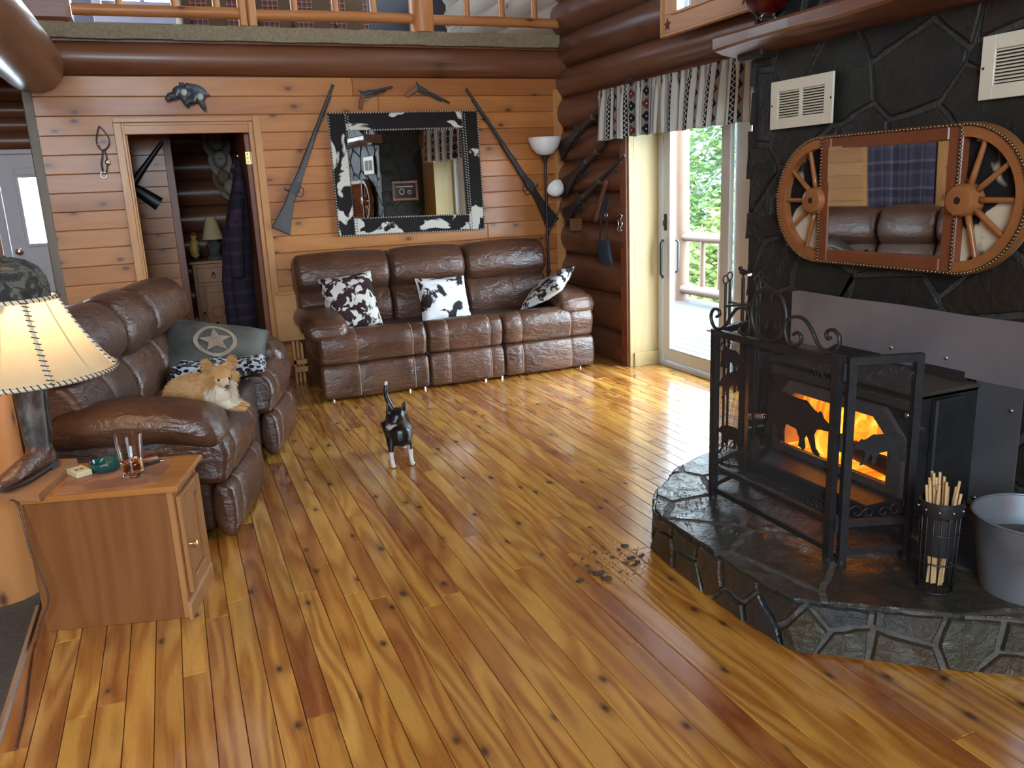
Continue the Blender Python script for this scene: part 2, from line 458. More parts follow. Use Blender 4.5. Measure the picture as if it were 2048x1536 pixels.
def stone_mat(name, tones, rough=.58, bump=.5, sp_=.35):
    t = NT(name); v = t.coord(rand=51.)
    n = t.noise(v, 5, 5, .6); big = t.noise(v, 1.6, 2)
    st = [(i/(len(tones)-1), c) for i, c in enumerate(tones)]
    base = t.ramp(t.math('ADD', t.rand(), t.math('MULTIPLY', t.math('SUBTRACT', big, .5), .9)), st)
    col = t.mix(t.math('MULTIPLY', n, .7), base, t.mix(1., base, (.42, .38, .34), 'MULTIPLY'))
    t.set(Base_Color=col, Roughness=t.math('ADD', t.math('MULTIPLY', n, .3), rough-.15), Specular_IOR_Level=sp_)
    r2 = t.noise(v, 14, 5, .6, .6)
    t.bump(t.math('ADD', t.math('MULTIPLY', big, 1.2), r2), bump, .03); return t.m
M['slate'] = stone_mat('dark_slate_stone', [(.014, .0155, .017), (.021, .020, .0175), (.017, .020, .017), (.028, .021, .016), (.0155, .0175, .020), (.020, .018, .014)])
M['hearthstone'] = stone_mat('hearth_slate', [(.030, .034, .032), (.052, .039, .024), (.034, .042, .028), (.066, .042, .024), (.028, .034, .042), (.048, .048, .030)], rough=.34, sp_=.55)
M['mortar'] = mottled('grey_mortar', (.028, .026, .023), (.055, .05, .044), 22, .8, .7)
M['steel'] = mottled('galvanised_sheet', (.20, .185, .20), (.29, .265, .28), 3, .45, 0, .35)
M['steel2'] = mottled('dark_sheet_steel', (.10, .105, .115), (.15, .15, .16), 3, .45, 0, .35)

# ================================================================== the setting
# ---- floor: base slab and individual boards
fl = thing('floor', kind='structure'); tag(fl, 'honey coloured pine plank floor of the great room', None)
MB().box((-3.4, -3, -.10), (3.7, 11, -.022)).build('subfloor', M['redtrim'], fl, world=True)
PW = .083; r5 = random.Random(5)
x = -.645; count = 0
while x < 3.60:
    y = 1.25-r5.uniform(0, 1.1)
    while y < 6.88:
        L = r5.choice([.9, 1.3, 1.7, 2.1, 2.6])*r5.uniform(.85, 1.15); y1 = min(y+L, 6.9)
        if 6.9-y1 < .35: y1 = 6.9
        dz = r5.uniform(0, .0006)
        MB().cbox((x+.0011, y+.0009, -.022), (x+PW-.0011, y1-.0009, dz), .0014).build('plank', M['floor'], fl, world=True); count += 1
        y = y1
    x += PW
MB().box((-3.4, -3, -.022), (-.65, 8.6, .006)).build('carpet', M['greycarpet'], fl, world=True)
MB().prism([(-.668, .001), (-.66, .008), (-.648, .008), (-.640, .001)], -1., 3.35, 'XZ').build('transition_strip', M['alum'], fl, world=True)

# ---- back wall: tongue and groove boards around the bedroom doorway
YB = 6.9; XL = -.815; XR = 3.40
DL, DR, DH = -.226, .70, 2.062           # doorway
wb = thing('wall_back', kind='structure'); tag(wb, 'horizontal knotty pine board wall below the loft', None)
MB().box((XL, YB+.02, 0), (DL, YB+.10, 2.42)).box((DR, YB+.02, 0), (XR, YB+.10, 2.42)).box((DL, YB+.02, DH+.02), (DR, YB+.10, 2.42)).build('core', M['redtrim'], wb, world=True)
PB = .1345; r6 = random.Random(16)
def brow(x0, x1, z0, z1, y=YB, parent=wb, mat='board', th=.02, face=-1):
    MB().cbox((x0+.0008, y, z0), (x1-.0008, y+th, z1), .0045).build('board', M[mat], parent, world=True)
z1 = 2.40
k = 0; z0 = 2.248
zs = [2.40, 2.385-.0] 
top = 2.39; seams = [2.39, 2.248]
while seams[-1] > .1: seams.append(seams[-1]-PB)
seams[-1] = max(seams[-1], 0.)
for a, b in zip(seams[1:], seams[:-1]):
    segs = []
    if b > DH+.03:
        cut = r6.uniform(.9, 2.6); segs = [(XL+.04, cut), (cut, XR)] if a > DH-.1 else [(XL+.04, DL-.05), (DR+.06, XR)]
    else:
        segs = [(XL+.04, DL-.05)]
        if r6.random() < .65: c = r6.uniform(1.2, 3.0); segs += [(DR+.06, c), (c, XR)]
        else: segs += [(DR+.06, XR)]
    for s0, s1 in segs:
        bz = b
        if a < DH+.03 < b and s0 < DR and s1 > DL: pass
        brow(s0, s1, max(a, 0)+.0006, b-.0006)
# boards right over the door head
# grey-brown corner board that ends the wall, casings of the doorway
MB().cbox((XL-.02, YB-.012, 0), (XL+.045, YB+.11, 2.36), .006).build('corner_board', wood('grey_corner_trim', [(.17, .12, .085), (.2, .14, .1)], 'Z', grain=.3, knots=0, rough=.5), wb, world=True)
MB().cbox((XR-.10, YB-.010, 0), (XR-.022, YB+.01, 2.30), .004).build('corner_strip', M['trim'], wb, world=True)
tr = thing('trim_1', kind='structure'); tag(tr, 'pine casing and jamb of the bedroom doorway')
MB().cbox((DL-.055, YB-.014, 0), (DL, YB+.002, DH+.002), .004).build('casing', M['trim'], tr, world=True)
MB().cbox((DR+.006, YB-.014, 0), (DR+.066, YB+.002, DH+.042), .004).build('casing', M['trim'], tr, world=True)
MB().cbox((DL-.055, YB-.016, DH+.002), (DR+.006, YB+.002, DH+.042), .004).build('head_casing', M['trimx'], tr, world=True)
MB().cbox((DL, YB-.005, 0), (DL+.018, YB+.115, DH), .003).build('jamb', M['trim'], tr, world=True)
MB().cbox((DR-.028, YB-.005, 0), (DR+.006, YB+.115, DH), .003).build('jamb', M['trim'], tr, world=True)
MB().cbox((DL+.018, YB-.005, DH-.02), (DR-.028, YB+.115, DH+.002), .003).build('head_jamb', M['trimx'], tr, world=True)
MB().cbox((DL+.018, YB+.05, 0), (DL+.03, YB+.075, DH-.02), .002).build('door_stop', M['trim'], tr, world=True)

# ---- logs
def logmesh(p0, p1, r0, r1=None, seed=0, n=18, amp=.012, seg=.28, flat=1.):
    """a peeled log between two points, a little crooked and lumpy"""
    p0 = Vector(p0); p1 = Vector(p1); r1 = r1 or r0; L = (p1-p0).length; m = max(3, int(L/seg)+1); d = (p1-p0)/L
    u, w_ = _basis(d); vs = []; fs = []
    for i in range(m):
        t = i/(m-1); c = p0+(p1-p0)*t; rr = r0+(r1-r0)*t
        o = Vector((mnoise.noise((seed*7.3, t*L*.7, 1.)), mnoise.noise((seed*3.1, t*L*.7, 5.)), 0))
        c = c+u*(o.x*amp)+w_*(o.y*amp)
        for k in range(n):
            a = 2*math.pi*k/n; q = rr*(1+.035*mnoise.noise((math.cos(a)*1.3+seed, math.sin(a)*1.3, t*L*1.6)))
            vs.append(c+u*(q*math.cos(a))+w_*(q*flat*math.sin(a)))
    for i in range(m-1):
        for k in range(n): fs.append((i*n+k, i*n+(k+1) % n, (i+1)*n+(k+1) % n, (i+1)*n+k))
    fs += [tuple(range(n-1, -1, -1)), tuple(range((m-1)*n, m*n))]
    return vs, fs
def log(name, p0, p1, r0, mat, parent, seed, r1=None, **kw):
    return MB().add(*logmesh(p0, p1, r0, r1, seed, **kw)).build(name, mat, parent, world=True, smooth=50)
log('log', (XL-.05, YB+.035, 2.512), (XR+.03, YB+.035, 2.512), .122, M['logx'], wb, 3, amp=.006)
# ---- right wall of logs
wr = thing('wall_right', kind='structure'); tag(wr, 'stacked red-brown log wall holding the patio door')
XW = 3.33; lz = [-.04, .24, .564, .856, 1.151, 1.395, 1.671, 1.961, 2.233, 2.47, 2.75, 3.03, 3.30, 3.57, 3.84, 4.1]
for i in range(len(lz)-1):
    a, b = lz[i], lz[i+1]; rr = (b-a)/2+.014; cz = (a+b)/2
    y0 = 5.735 if b < 2.0 else -3.0
    y1 = 7.0 if b < 2.6 else 6.98
    log('log', (XW+rr, y0, cz), (XW+rr, y1, cz), rr, M['log'], wr, 10+i)
    if b < 2.0: log('log', (XW+rr, -3, cz), (XW+rr, 3.45, cz), rr, M['log'], wr, 30+i)
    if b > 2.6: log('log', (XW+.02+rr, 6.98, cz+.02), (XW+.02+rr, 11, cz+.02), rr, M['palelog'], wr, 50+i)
    if b < 2.6: log('log', (XW+rr, 7.0, cz), (XW+rr, 10., cz), rr, M['log'], wr, 70+i)
# jamb of the patio opening: red trim, thin pale strip, deep pale pine jamb, base block
MB().cbox((3.335, 5.705, 0), (3.42, 5.80, 2.06), .004).build('red_trim', M['redtrim'], wr, world=True)
MB().cbox((3.352, 5.686, 0), (3.40, 5.706, 2.06), .003).build('edge_strip', M['board_pale'], wr, world=True)
MB().cbox((3.40, 5.69, .0), (3.66, 5.76, 2.06), .003).build('jamb_board', M['board_pale'], wr, world=True)
MB().cbox((3.385, 5.672, 0), (3.65, 5.692, .115), .003).build('base_block', M['board_pale'], wr, world=True)
MB().cbox((3.37, 3.46, 0), (3.64, 3.86, 2.06), .003).build('jamb_board', M['board_pale'], wr, world=True)
MB().cbox((3.36, 3.6, 2.04), (3.66, 5.76, 2.09), .003).build('head_jamb', M['board_pale'], wr, world=True)
# ---- sliding patio door
d2 = thing('door_2', kind='structure'); tag(d2, 'white framed sliding glass patio door')
XD = 3.64
f = MB()
f.cbox((XD-.02, 5.63, .0), (XD+.10, 5.69, 2.04), .004).cbox((XD-.02, 3.86, .0), (XD+.10, 3.92, 2.04), .004)
f.cbox((XD-.02, 3.92, 1.98), (XD+.10, 5.63, 2.04), .004).cbox((XD-.03, 3.92, .0), (XD+.10, 5.63, .035), .004)
f.build('frame', M['upvc'], d2, world=True)
def sash(y0, y1, x0, nm, wst=.085):
    f = MB(); z0, z1 = .04, 1.975
    f.cbox((x0, y0, z0), (x0+.04, y0+wst, z1), .006).cbox((x0, y1-wst, z0), (x0+.04, y1, z1), .006)
    f.cbox((x0, y0+wst, z0), (x0+.04, y1-wst, z0+.10), .006).cbox((x0, y0+wst, z1-.09), (x0+.04, y1-wst, z1), .006)
    s_ = f.build(nm, M['upvc'], d2, world=True)
    MB().box((x0+.012, y0+wst-.01, z0+.09), (x0+.026, y1-wst+.01, z1-.08)).build('pane', M['pane'], s_, world=True)
    b = MB()
    b.cbox((x0-.004, y0+wst-.002, z0+.1), (x0+.012, y0+wst+.012, z1-.09), .003).cbox((x0-.004, y1-wst-.012, z0+.1), (x0+.012, y1-wst+.002, z1-.09), .003)
    b.cbox((x0-.004, y0+wst, z0+.1), (x0+.012, y1-wst, z0+.112), .003)
    b.build('glazing_bead', M['upvc'], s_, world=True)
    return s_
M['pane'] = glass('window_glass', (1, 1, 1), 0., 1.01)
s1 = sash(4.80, 5.635, XD-.005, 'sliding_sash'); sash(3.92, 4.81, XD+.042, 'fixed_sash', .165)
h = MB(); h.tube([(XD-.03, 5.60, .72), (XD-.05, 5.60, .75), (XD-.05, 5.60, .99), (XD-.03, 5.60, 1.02)], .011, 8); h.build('handle', M['black'], s1, world=True, smooth=True)
h = MB(); h.cbox((XD-.014, 5.585, 1.09), (XD-.004, 5.615, 1.22), .003).cbox((XD-.03, 5.592, 1.13), (XD-.012, 5.608, 1.17), .003); h.build('latch', M['black'], s1, world=True)
h = MB(); h.tube([(XD+.04, 5.53, .76), (XD+.065, 5.53, .78), (XD+.065, 5.53, 1.0), (XD+.04, 5.53, 1.02)], .01, 8); h.build('outer_handle', M['black'], s1, world=True, smooth=True)

# ---- loft above the back wall
ce = thing('ceiling', kind='structure'); tag(ce, 'loft deck with carpeted edge over the bedroom')
MB().box((-1.5, YB-.03, 2.62), (XR-.02, 10.9, 2.72)).build('loft_deck', M['redtrim'], ce, world=True)
cp = MB()
for i in range(24):
    a = -.83+4.17*i/24; b = -.83+4.17*(i+1)/24
    cp.box((a, YB-.085, 2.632+.003*math.sin(i*1.7)), (b, YB-.03, 2.735+.003*math.sin(i*2.3)))
cp.box((-.83, YB-.03, 2.72), (3.34, 10.9, 2.733)); cp.build('carpet_edge', M['carpet'], ce, world=True)
# roof planes far above, closing the room
MB().box((-3.5, -3.1, 4.75), (3.8, 11.1, 4.85)).build('roof_deck', M['logx'], ce, world=True)
# ---- walls the photograph only shows in mirrors or not at all
wf = MB(); wf.box((-3.5, -3.1, 0), (GW[0], -3.0, 4.75)).box((GW[1], -3.1, 0), (3.7, -3.0, 4.75)).box((GW[0], -3.1, 0), (GW[1], -3.0, GW[2])).box((GW[0], -3.1, GW[3]), (GW[1], -3.0, 4.75))
tag(wf.build('wall_front', M['board']), kind='structure')
tag(MB().box((-3.5, -3.1, 0), (-3.4, 3.8, 4.75)).build('wall_left', M['board']), kind='structure')
# wall behind the loveseat with a curtained window: seen in the wheel mirror
w3 = thing('wall_side', kind='structure'); tag(w3, 'pine board wall behind the loveseat with a curtained window')
XS = -1.75
MB().box((XS-.12, 3.8, 0), (XS-.02, 8.6, 4.7)).build('core', M['redtrim'], w3, world=True)
z = 0
rb = random.Random(3)
Mside = wood('side_wall_pine', [(.50, .24, .09), (.58, .30, .12), (.46, .2, .07)], 'Y', across=1.3, grain=.4, knots=.6, rough=.45, kscale=3.6)
while z < 2.6:
    c = rb.uniform(5, 7.4)
    for a, b in ((3.8, c), (c, 8.6)): MB().cbox((XS-.02, a, z), (XS, b, z+.134), .004).build('board', Mside, w3, world=True)
    z += .1345
MB().box((-3.5, 3.7, 0), (XS-.02, 3.8, 4.75)).build('return_wall', M['board'], w3, world=True)
# ---- far wall of the entry with white door
w4 = thing('wall_far', kind='structure'); tag(w4, 'dim log wall of the entry with a white door')
YF = 8.6
zz = [1.985, 2.14, 2.26, 2.385, 2.60]
for i in range(len(zz)-1):
    a, b = zz[i], zz[i+1]; rr = (b-a)/2+.008
    log('log', (-1.75, YF+rr-.03, (a+b)/2), (-.30, YF+rr-.03, (a+b)/2), rr, M['logx'], w4, 90+i)
MB().box((-1.75, YF+.06, 0), (-1.38, YF+.16, 2.0)).box((-.42, YF+.06, 0), (-.2, YF+.16, 2.0)).build('core', M['redtrim'], w4, world=True)
MB().box((-1.75, YF+.16, 1.97), (-.25, YF+.30, 2.6)).build('lintel', M['redtrim'], w4, world=True)
d1 = thing('door_1', kind='structure'); tag(d1, 'white entry door with a half light window')
f = MB(); f.cbox((-1.40, YF-.02, 0), (-1.34, YF+.12, 1.985), .004).cbox((-.44, YF-.02, 0), (-.40, YF+.12, 1.985), .004).cbox((-1.40, YF-.02, 1.95), (-.40, YF+.12, 1.99), .004); f.build('frame', M['whitepaint'], d1, world=True)
s_ = MB()
s_.box((-1.335, YF+.03, 0), (-1.195, YF+.07, 1.95)).box((-.63, YF+.03, 0), (-.445, YF+.07, 1.95)).box((-1.195, YF+.03, 0), (-.63, YF+.07, 1.155)).box((-1.195, YF+.03, 1.80), (-.63, YF+.07, 1.95))
s_ = s_.build('slab', M['whitepaint'], d1, world=True)
f = MB(); z0, z1 = 1.155, 1.80
for lo, hi in (((-1.215, 0, z0-.02), (-1.185, 0, z1+.02)), ((-.64, 0, z0-.02), (-.61, 0, z1+.02)), ((-1.185, 0, z0-.02), (-.64, 0, z0+.01)), ((-1.185, 0, z1-.01), (-.64, 0, z1+.02))):
    f.cbox((lo[0], YF+.012, lo[2]), (hi[0], YF+.032, hi[2]), .004)
f.build('window_trim', M['whitepaint'], s_, world=True)
MB().box((-1.19, YF+.045, z0), (-.635, YF+.052, z1)).build('pane', M['pane'], s_, world=True)
f = MB(); f.cbox((-1.20, YF-.012, z1-.03), (-.63, YF+.012, z1+.03), .004).cbox((-1.19, YF-.01, z1-.055), (-.64, YF+.01, z1-.03), .003); f.build('blind_headrail', M['whitepaint'], s_, world=True)
MB().cyl((-1.145, YF, z1-.05), (-1.125, YF, z1-.40), .003, n=6).build('blind_wand', M['dark'], s_, world=True)
f = MB(); c = AY(36, 480, YF+.03); f.tube([c, c+Vector((0, -.02, 0))], .022, 16); f.build('deadbolt', M['chrome'], s_, world=True, smooth=40)
f = MB(); c = AY(40, 503, YF+.03); f.tube([c, c+Vector((0, -.012, 0)), c+Vector((0, -.016, 0)), c+Vector((0, -.045, 0)), c+Vector((0, -.055, 0)), c+Vector((0, -.075, 0)), c+Vector((0, -.08, 0))], [.03, .03, .012, .012, .026, .028, .015], 16); f.build('door_knob', M['chrome'], s_, world=True, smooth=40)
f = MB(); f.cbox((-1.10, YF+.022, .25), (-.72, YF+.032, .95), .006); f.build('raised_panel', M['whitepaint'], s_, world=True)
# ---- bedroom behind the doorway
wp = thing('wall_bedroom', kind='structure'); tag(wp, 'dim bedroom partition of pine boards')
MB().box((-.34, 8.02, 0), (.09, 8.1, 2.62)).build('core', M['redtrim'], wp, world=True)
z = 0.
while z < 2.6:
    MB().cbox((-.34, 8.0, z), (.088, 8.02, z+.1337), .004).build('board', M['board'], wp, world=True); z += .1345
MB().cbox((.045, 7.985, 0), (.11, 8.12, 2.62), .004).build('corner_board', M['redtrim'], wp, world=True)
z = .05; i = 0
w5 = thing('wall_bedroom_far', kind='structure'); tag(w5, 'log wall at the back of the bedroom')
while z < 2.25:
    log('log', (-.4, 9.62, z+.14), (3.3, 9.62, z+.14), .145, M['logx'], w5, 120+i, n=14); z += .272; i += 1
MB().box((-.40, YB+.1, 0), (-.34, 9.9, 2.62)).build('closet_side', M['redtrim'], wp, world=True)
MB().box((2.4, YB+.1, 0), (2.5, 9.6, 2.62)).build('side_partition', M['redtrim'], wp, world=True)
MB().box((-.42, 9.77, -.1), (3.5, 9.9, 2.6)).build('outer_shell', M['redtrim'], w5, world=True)
# ---- loft gable wall with window, log purlin
g9 = thing('wall_gable', kind='structure'); tag(g9, 'loft gable wall with a bright window')
YG = 10.0
f = MB(); f.box((-1.8, YG, 2.73), (-.352, YG+.12, 4.75)).box((.352, YG, 2.73), (3.4, YG+.12, 4.75)).box((-.352, YG, 2.73), (.352, YG+.12, 3.39)).box((-.352, YG, 4.4), (.352, YG+.12, 4.75))
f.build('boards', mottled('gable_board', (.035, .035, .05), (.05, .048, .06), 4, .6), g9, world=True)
w1 = thing('window_1', kind='structure'); tag(w1, 'small loft window glaring with daylight')
f = MB(); f.cbox((-.43, YG-.03, 3.31), (.43, YG, 3.40), .004).cbox((-.43, YG-.03, 3.40), (-.345, YG, 4.45), .004).cbox((.345, YG-.03, 3.40), (.43, YG, 4.45), .004)
f.cbox((-.34, YG+.03, 3.50), (.34, YG+.06, 3.535), .004).cbox((.03, YG+.03, 3.535), (.075, YG+.06, 4.4), .004); f.build('frame', mottled('window_timber', (.16, .15, .2), (.2, .18, .22), 5, .5), w1, world=True)
MB().box((-.35, YG+.07, 3.4), (.35, YG+.075, 4.4)).build('pane', M['pane'], w1, world=True)
# slanted log purlin coming towards the camera on the left, and heavy post base at the loft edge
bm_ = thing('beam_log', kind='structure'); tag(bm_, 'thick varnished log beam at the upper left')
log('log', (-.76, 1.0, 2.47), (-.74, YB-.02, 2.47), .205, M['log'], bm_, 201, r1=.205, amp=.01, n=24)
MB().cbox((-.80, YB-.09, 2.735), (-.435, YB+.2, 3.3), .03).build('corner_post', M['logx'], bm_, world=True)
MB().cbox((-1.4, YB+.0, 2.40), (-.80, YB+.2, 2.72), .05).build('header_log', M['logx'], bm_, world=True)
# upright log near the lamp
ps = thing('post_log', kind='structure'); tag(ps, 'upright orange log post behind the end cabinet')
MB().add(*logmesh((-.80, 3.56, .0), (-.80, 3.56, 1.25), .155, .15, 77, n=22)).build('post', M['railz'], ps, world=True, smooth=50)
# ================================================================== soft and organic helpers
def evaluated(mb, voxel, smooth_it=6, factor=.5):
    """one continuous surface from overlapping solids: voxel remesh, then smoothing"""
    me = bpy.data.meshes.new('tmp'); me.from_pydata([tuple(p) for p in mb.v], [], mb.f)
    ob = bpy.data.objects.new('tmp', me); COL.objects.link(ob)
    m = ob.modifiers.new('r', 'REMESH'); m.mode = 'VOXEL'; m.voxel_size = voxel
    if smooth_it:
        s_ = ob.modifiers.new('s', 'SMOOTH'); s_.iterations = smooth_it; s_.factor = factor
    dg = bpy.context.evaluated_depsgraph_get(); dg.update()
    out = bpy.data.meshes.new_from_object(ob.evaluated_get(dg))
    bpy.data.objects.remove(ob); bpy.data.meshes.remove(me)
    return out
def blob(name, mb, voxel, mat, parent=None, smooth_it=6, colour=None, world=False, factor=.5):
    me = evaluated(mb, voxel, smooth_it, factor); me.name = name
    for p in me.polygons: p.use_smooth = True
    if colour:
        ca = me.color_attributes.new('coat', 'FLOAT_COLOR', 'POINT')
        for i, v in enumerate(me.vertices): ca.data[i].color = _rgb(colour(v.co))
    me.materials.clear(); me.materials.append(mat)
    ob = bpy.data.objects.new(name, me); COL.objects.link(ob)
    if parent is not None:
        ob.parent = parent
        if world: me.transform(wmat(parent).inverted())
    else:
        zs = [v.co for v in me.vertices]; lo = Vector((min(p.x for p in zs)+max(p.x for p in zs), min(p.y for p in zs)+max(p.y for p in zs), 0))/2; lo.z = min(p.z for p in zs)
        me.transform(Matrix.Translation(-lo)); ob.location = lo
    return ob
def sweep2(mb, prof, stations, axis='X'):
    P = [Vector(p) for p in prof]; m = len(P)
    ar = sum(P[i].x*P[(i+1) % m].y-P[(i+1) % m].x*P[i].y for i in range(m))
    if ar < 0: P.reverse()
    nor = []
    for i in range(m):
        e = (P[(i+1) % m]-P[i-1]); e = e.normalized() if e.length > 1e-9 else Vector((1, 0)); nor.append(Vector((-e.y, e.x)))
    vs = []; fs = []
    for x, o in stations:
        for i in range(m):
            q = P[i]+nor[i]*o; vs.append({'X': (x, q.x, q.y), 'Y': (q.x, x, q.y)}[axis])
    L = len(stations)
    for i in range(L-1):
        for k in range(m): fs.append((i*m+k, i*m+(k+1) % m, (i+1)*m+(k+1) % m, (i+1)*m+k))
    fs += [tuple(range(m-1, -1, -1)), tuple(range((L-1)*m, L*m))]
    return mb.add(vs, fs)
def closed_curve(pts, n=40):
    """Catmull-Rom through control points"""
    P = [Vector(p) for p in pts]; m = len(P); out = []; per = max(2, n//m)
    for i in range(m):
        a, b, c, d = P[i-1], P[i], P[(i+1) % m], P[(i+2) % m]
        for k in range(per):
            t = k/per; out.append(.5*((2*b)+(c-a)*t+(2*a-5*b+4*c-d)*t*t+(3*b-a-3*c+d)*t**3))
    return out
def open_curve(pts, per=6):
    P = [Vector(p) for p in pts]; out = []
    for i in range(len(P)-1):
        a = P[max(0, i-1)]; b = P[i]; c = P[i+1]; d = P[min(len(P)-1, i+2)]
        for k in range(per):
            t = k/per; out.append(.5*((2*b)+(c-a)*t+(2*a-5*b+4*c-d)*t*t+(3*b-a-3*c+d)*t**3))
    return out+[P[-1]]
def stations(x0, x1, r, seams=(), pinch=.007, crown=.0, n=4, inner=10):
    st = []
    for i in range(n+1):
        a = math.pi/2*i/n; st.append((x0+r*(1-math.cos(a)), r*(1-math.sin(a))))
    xs = [x0+r+(x1-x0-2*r)*k/inner for k in range(1, inner)]
    for s_ in seams: xs += [s_-.012, s_, s_+.012]
    for x in sorted(set(round(q, 4) for q in xs)):
        if x0+r < x < x1-r:
            o = -crown*math.sin(math.pi*(x-x0)/(x1-x0))
            for s_ in seams: o += pinch*math.exp(-((x-s_)/.012)**2)
            st.append((x, o))
    return st+[(x0+x1-x, o) for x, o in reversed(st[:n+1])]

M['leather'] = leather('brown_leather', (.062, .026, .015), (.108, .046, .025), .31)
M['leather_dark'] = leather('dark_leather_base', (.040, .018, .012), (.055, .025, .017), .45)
M['stitch'] = plain('tan_stitch', (.42, .26, .17), .6)
SEATP = closed_curve([(.64, .30), (.66, .42), (.45, .455), (.22, .475), (.08, .515), (-.005, .495), (-.045, .42), (-.03, .33), (-.005, .275), (.12, .265), (.4, .27)], 66)
FOOTP = closed_curve([(-.005, .268), (-.040, .245), (-.052, .16), (-.045, .06), (-.025, .022), (.02, .03), (.05, .1), (.05, .2), (.03, .262)], 54)
BUPP = closed_curve([(.60, .735), (.535, .80), (.525, .88), (.56, .965), (.63, 1.025), (.72, 1.03), (.79, .98), (.82, .88), (.80, .75), (.70, .71)], 60)
BLOP = closed_curve([(.545, .44), (.515, .54), (.525, .64), (.575, .725), (.64, .76), (.74, .74), (.76, .6), (.74, .45), (.64, .41)], 54)
def path_on(prof, i0, i1, x, off=.002):
    P = [Vector(p) for p in prof]; m = len(P); c = sum(P, Vector((0, 0)))/m; out = []
    for i in range(i0, i1+1):
        p = P[i % m]; e = P[(i+1) % m]-P[i-1]; nr = Vector((e.y, -e.x)).normalized()
        if nr.dot(p-c) < 0: nr = -nr
        q = p+nr*off; out.append((x, q.x, q.y))
    return out
def recliner(root, seats, backs, arms, W, D=.92, lowback=None):
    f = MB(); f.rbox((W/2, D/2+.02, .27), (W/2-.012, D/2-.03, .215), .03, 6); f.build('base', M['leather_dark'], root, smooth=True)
    f = MB(); f.rbox((backs[0][0]/2+backs[-1][1]/2, .79, .66), ((backs[-1][1]-backs[0][0])/2-.005, .07, .355), .06, 7); f.build('back_shell', M['leather'], root, smooth=True)
    for (x0, x1, seams) in seats:
        s_ = sweep2(MB(), SEATP, stations(x0+.004, x1-.004, .035, seams, crown=.006)).build('seat', M['leather'], root, smooth=True)
        t_ = sweep2(MB(), FOOTP, stations(x0+.004, x1-.004, .028, seams, crown=.004)).build('footrest', M['leather'], root, smooth=True)
        a = MB(); b = MB()
        for q in seams:
            # along top and front of the seat, and front of the footrest
            pth = [p for p in path_on(SEATP, 0, len(SEATP)-1, q, -.0035) if p[1] < .5 and (p[2] > .43 or p[1] < .02)]
            pth = sorted([p for p in pth if p[1] > .08], key=lambda p: -p[1])+sorted([p for p in pth if p[1] <= .08], key=lambda p: -p[2])
            a.tube(pth, .0032, 5)
            ft = [p for p in path_on(FOOTP, 0, len(FOOTP)-1, q, -.0035) if p[1] < .0]
            b.tube(sorted(ft, key=lambda p: -p[2]), .0032, 5)
        split_build(a, 'stitching', M['stitch'], s_, smooth=True); split_build(b, 'stitching', M['stitch'], t_, smooth=True)
    for (x0, x1, seams) in backs:
        sweep2(MB(), BUPP, stations(x0+.004, x1-.004, .055, [], crown=.012, n=5)).build('headrest', M['leather'], root, smooth=True)
        l_ = sweep2(MB(), BLOP, stations(x0+.004, x1-.004, .04, seams, crown=.010)).build('backrest', M['leather'], root, smooth=True)
    for (xc, wd) in arms:
        hw = wd/2
        def droop(q, p):
            t = (q.y+.35)/.70           # 0 front .. 1 back
            q.z += -.05*(1-t)**4 + .02*math.sin(t*math.pi) - .01*t
            q.x *= 1+.10*(1-t)**2
            return q
        a = MB(); a.rbox((xc, .335, .555), (hw, .36, .082), .075, 9, bulge=(.01, .012, .012), fn=droop)
        arm = a.build('arm', M['leather'], root, smooth=True)
        s_ = MB()
        for sx in (-1, 1):
            pts = [(xc+sx*(hw*(1+.10*(1-q_)**2)-.001), -.015+.70*q_, .555-.05*(1-q_)**4+.02*math.sin(q_*math.pi)-.01*q_) for q_ in (.06, .12, .2, .35, .5, .65, .8, .92)]
            s_.tube(pts, .0028, 5)
        split_build(s_, 'stitching', M['stitch'], arm, smooth=True)

# ---- sofa against the back wall
so = thing('reclining_sofa', 'three seat brown leather reclining sofa against the board wall', 'sofa', (.88, 5.90, 0), 0)
W = 2.24
recliner(so, [(0, .82, [.28, .70]), (.82, 1.44, [.98, 1.32]), (1.44, W, [1.59, 2.02])], [(-.03, .72, [.42]), (.72, 1.36, [1.04]), (1.36, 2.10, [1.75])], [(.08, .30), (W-.13, .30)], W)
f = MB(); f.cbox((.05, -.02, .03), (W-.06, .02, .055), .004).cbox((.05, .6, .03), (W-.06, .64, .055), .004); split_build(f, 'steel_rail', plain('dark_blue_steel', (.05, .06, .08), .4, .6), so)
f = MB()
for x in (.08, .66, .78, 1.28, 1.42, W-.12): f.cyl((x, .0, 0), (x, .0, .04), .009, n=8).cyl((x, .62, 0), (x, .62, .04), .009, n=8)
split_build(f, 'glide_foot', M['alum'], so)
# ---- loveseat with console, turned 16 degrees
TH = R(74)
LV = (.065, 3.625, 0)
lo_ = thing('reclining_loveseat', 'brown leather reclining loveseat with centre console beside the oak cabinet', 'loveseat', LV, TH)
W2 = 1.89
recliner(lo_, [(0, .70, [.16, .56]), (1.16, W2, [1.32, 1.74])], [(.03, .70, [.36]), (.70, 1.16, []), (1.16, W2-.03, [1.52])], [(.10, .28), (W2-.10, .28)], W2)
f = MB(); f.rbox((.93, .36, .44), (.215, .22, .055), .045, 7, bulge=(0, 0, .012)); cl = f.build('console_lid', M['leather'], lo_, smooth=True)
f = MB(); f.ring((.93, .36, .452), .214, .219, .003, 'XY', n=40, k=5); 
f = MB(); f.rbox((.93, .42, .22), (.215, .30, .17), .03, 6); f.build('console_body', M['leather_dark'], lo_, smooth=True)

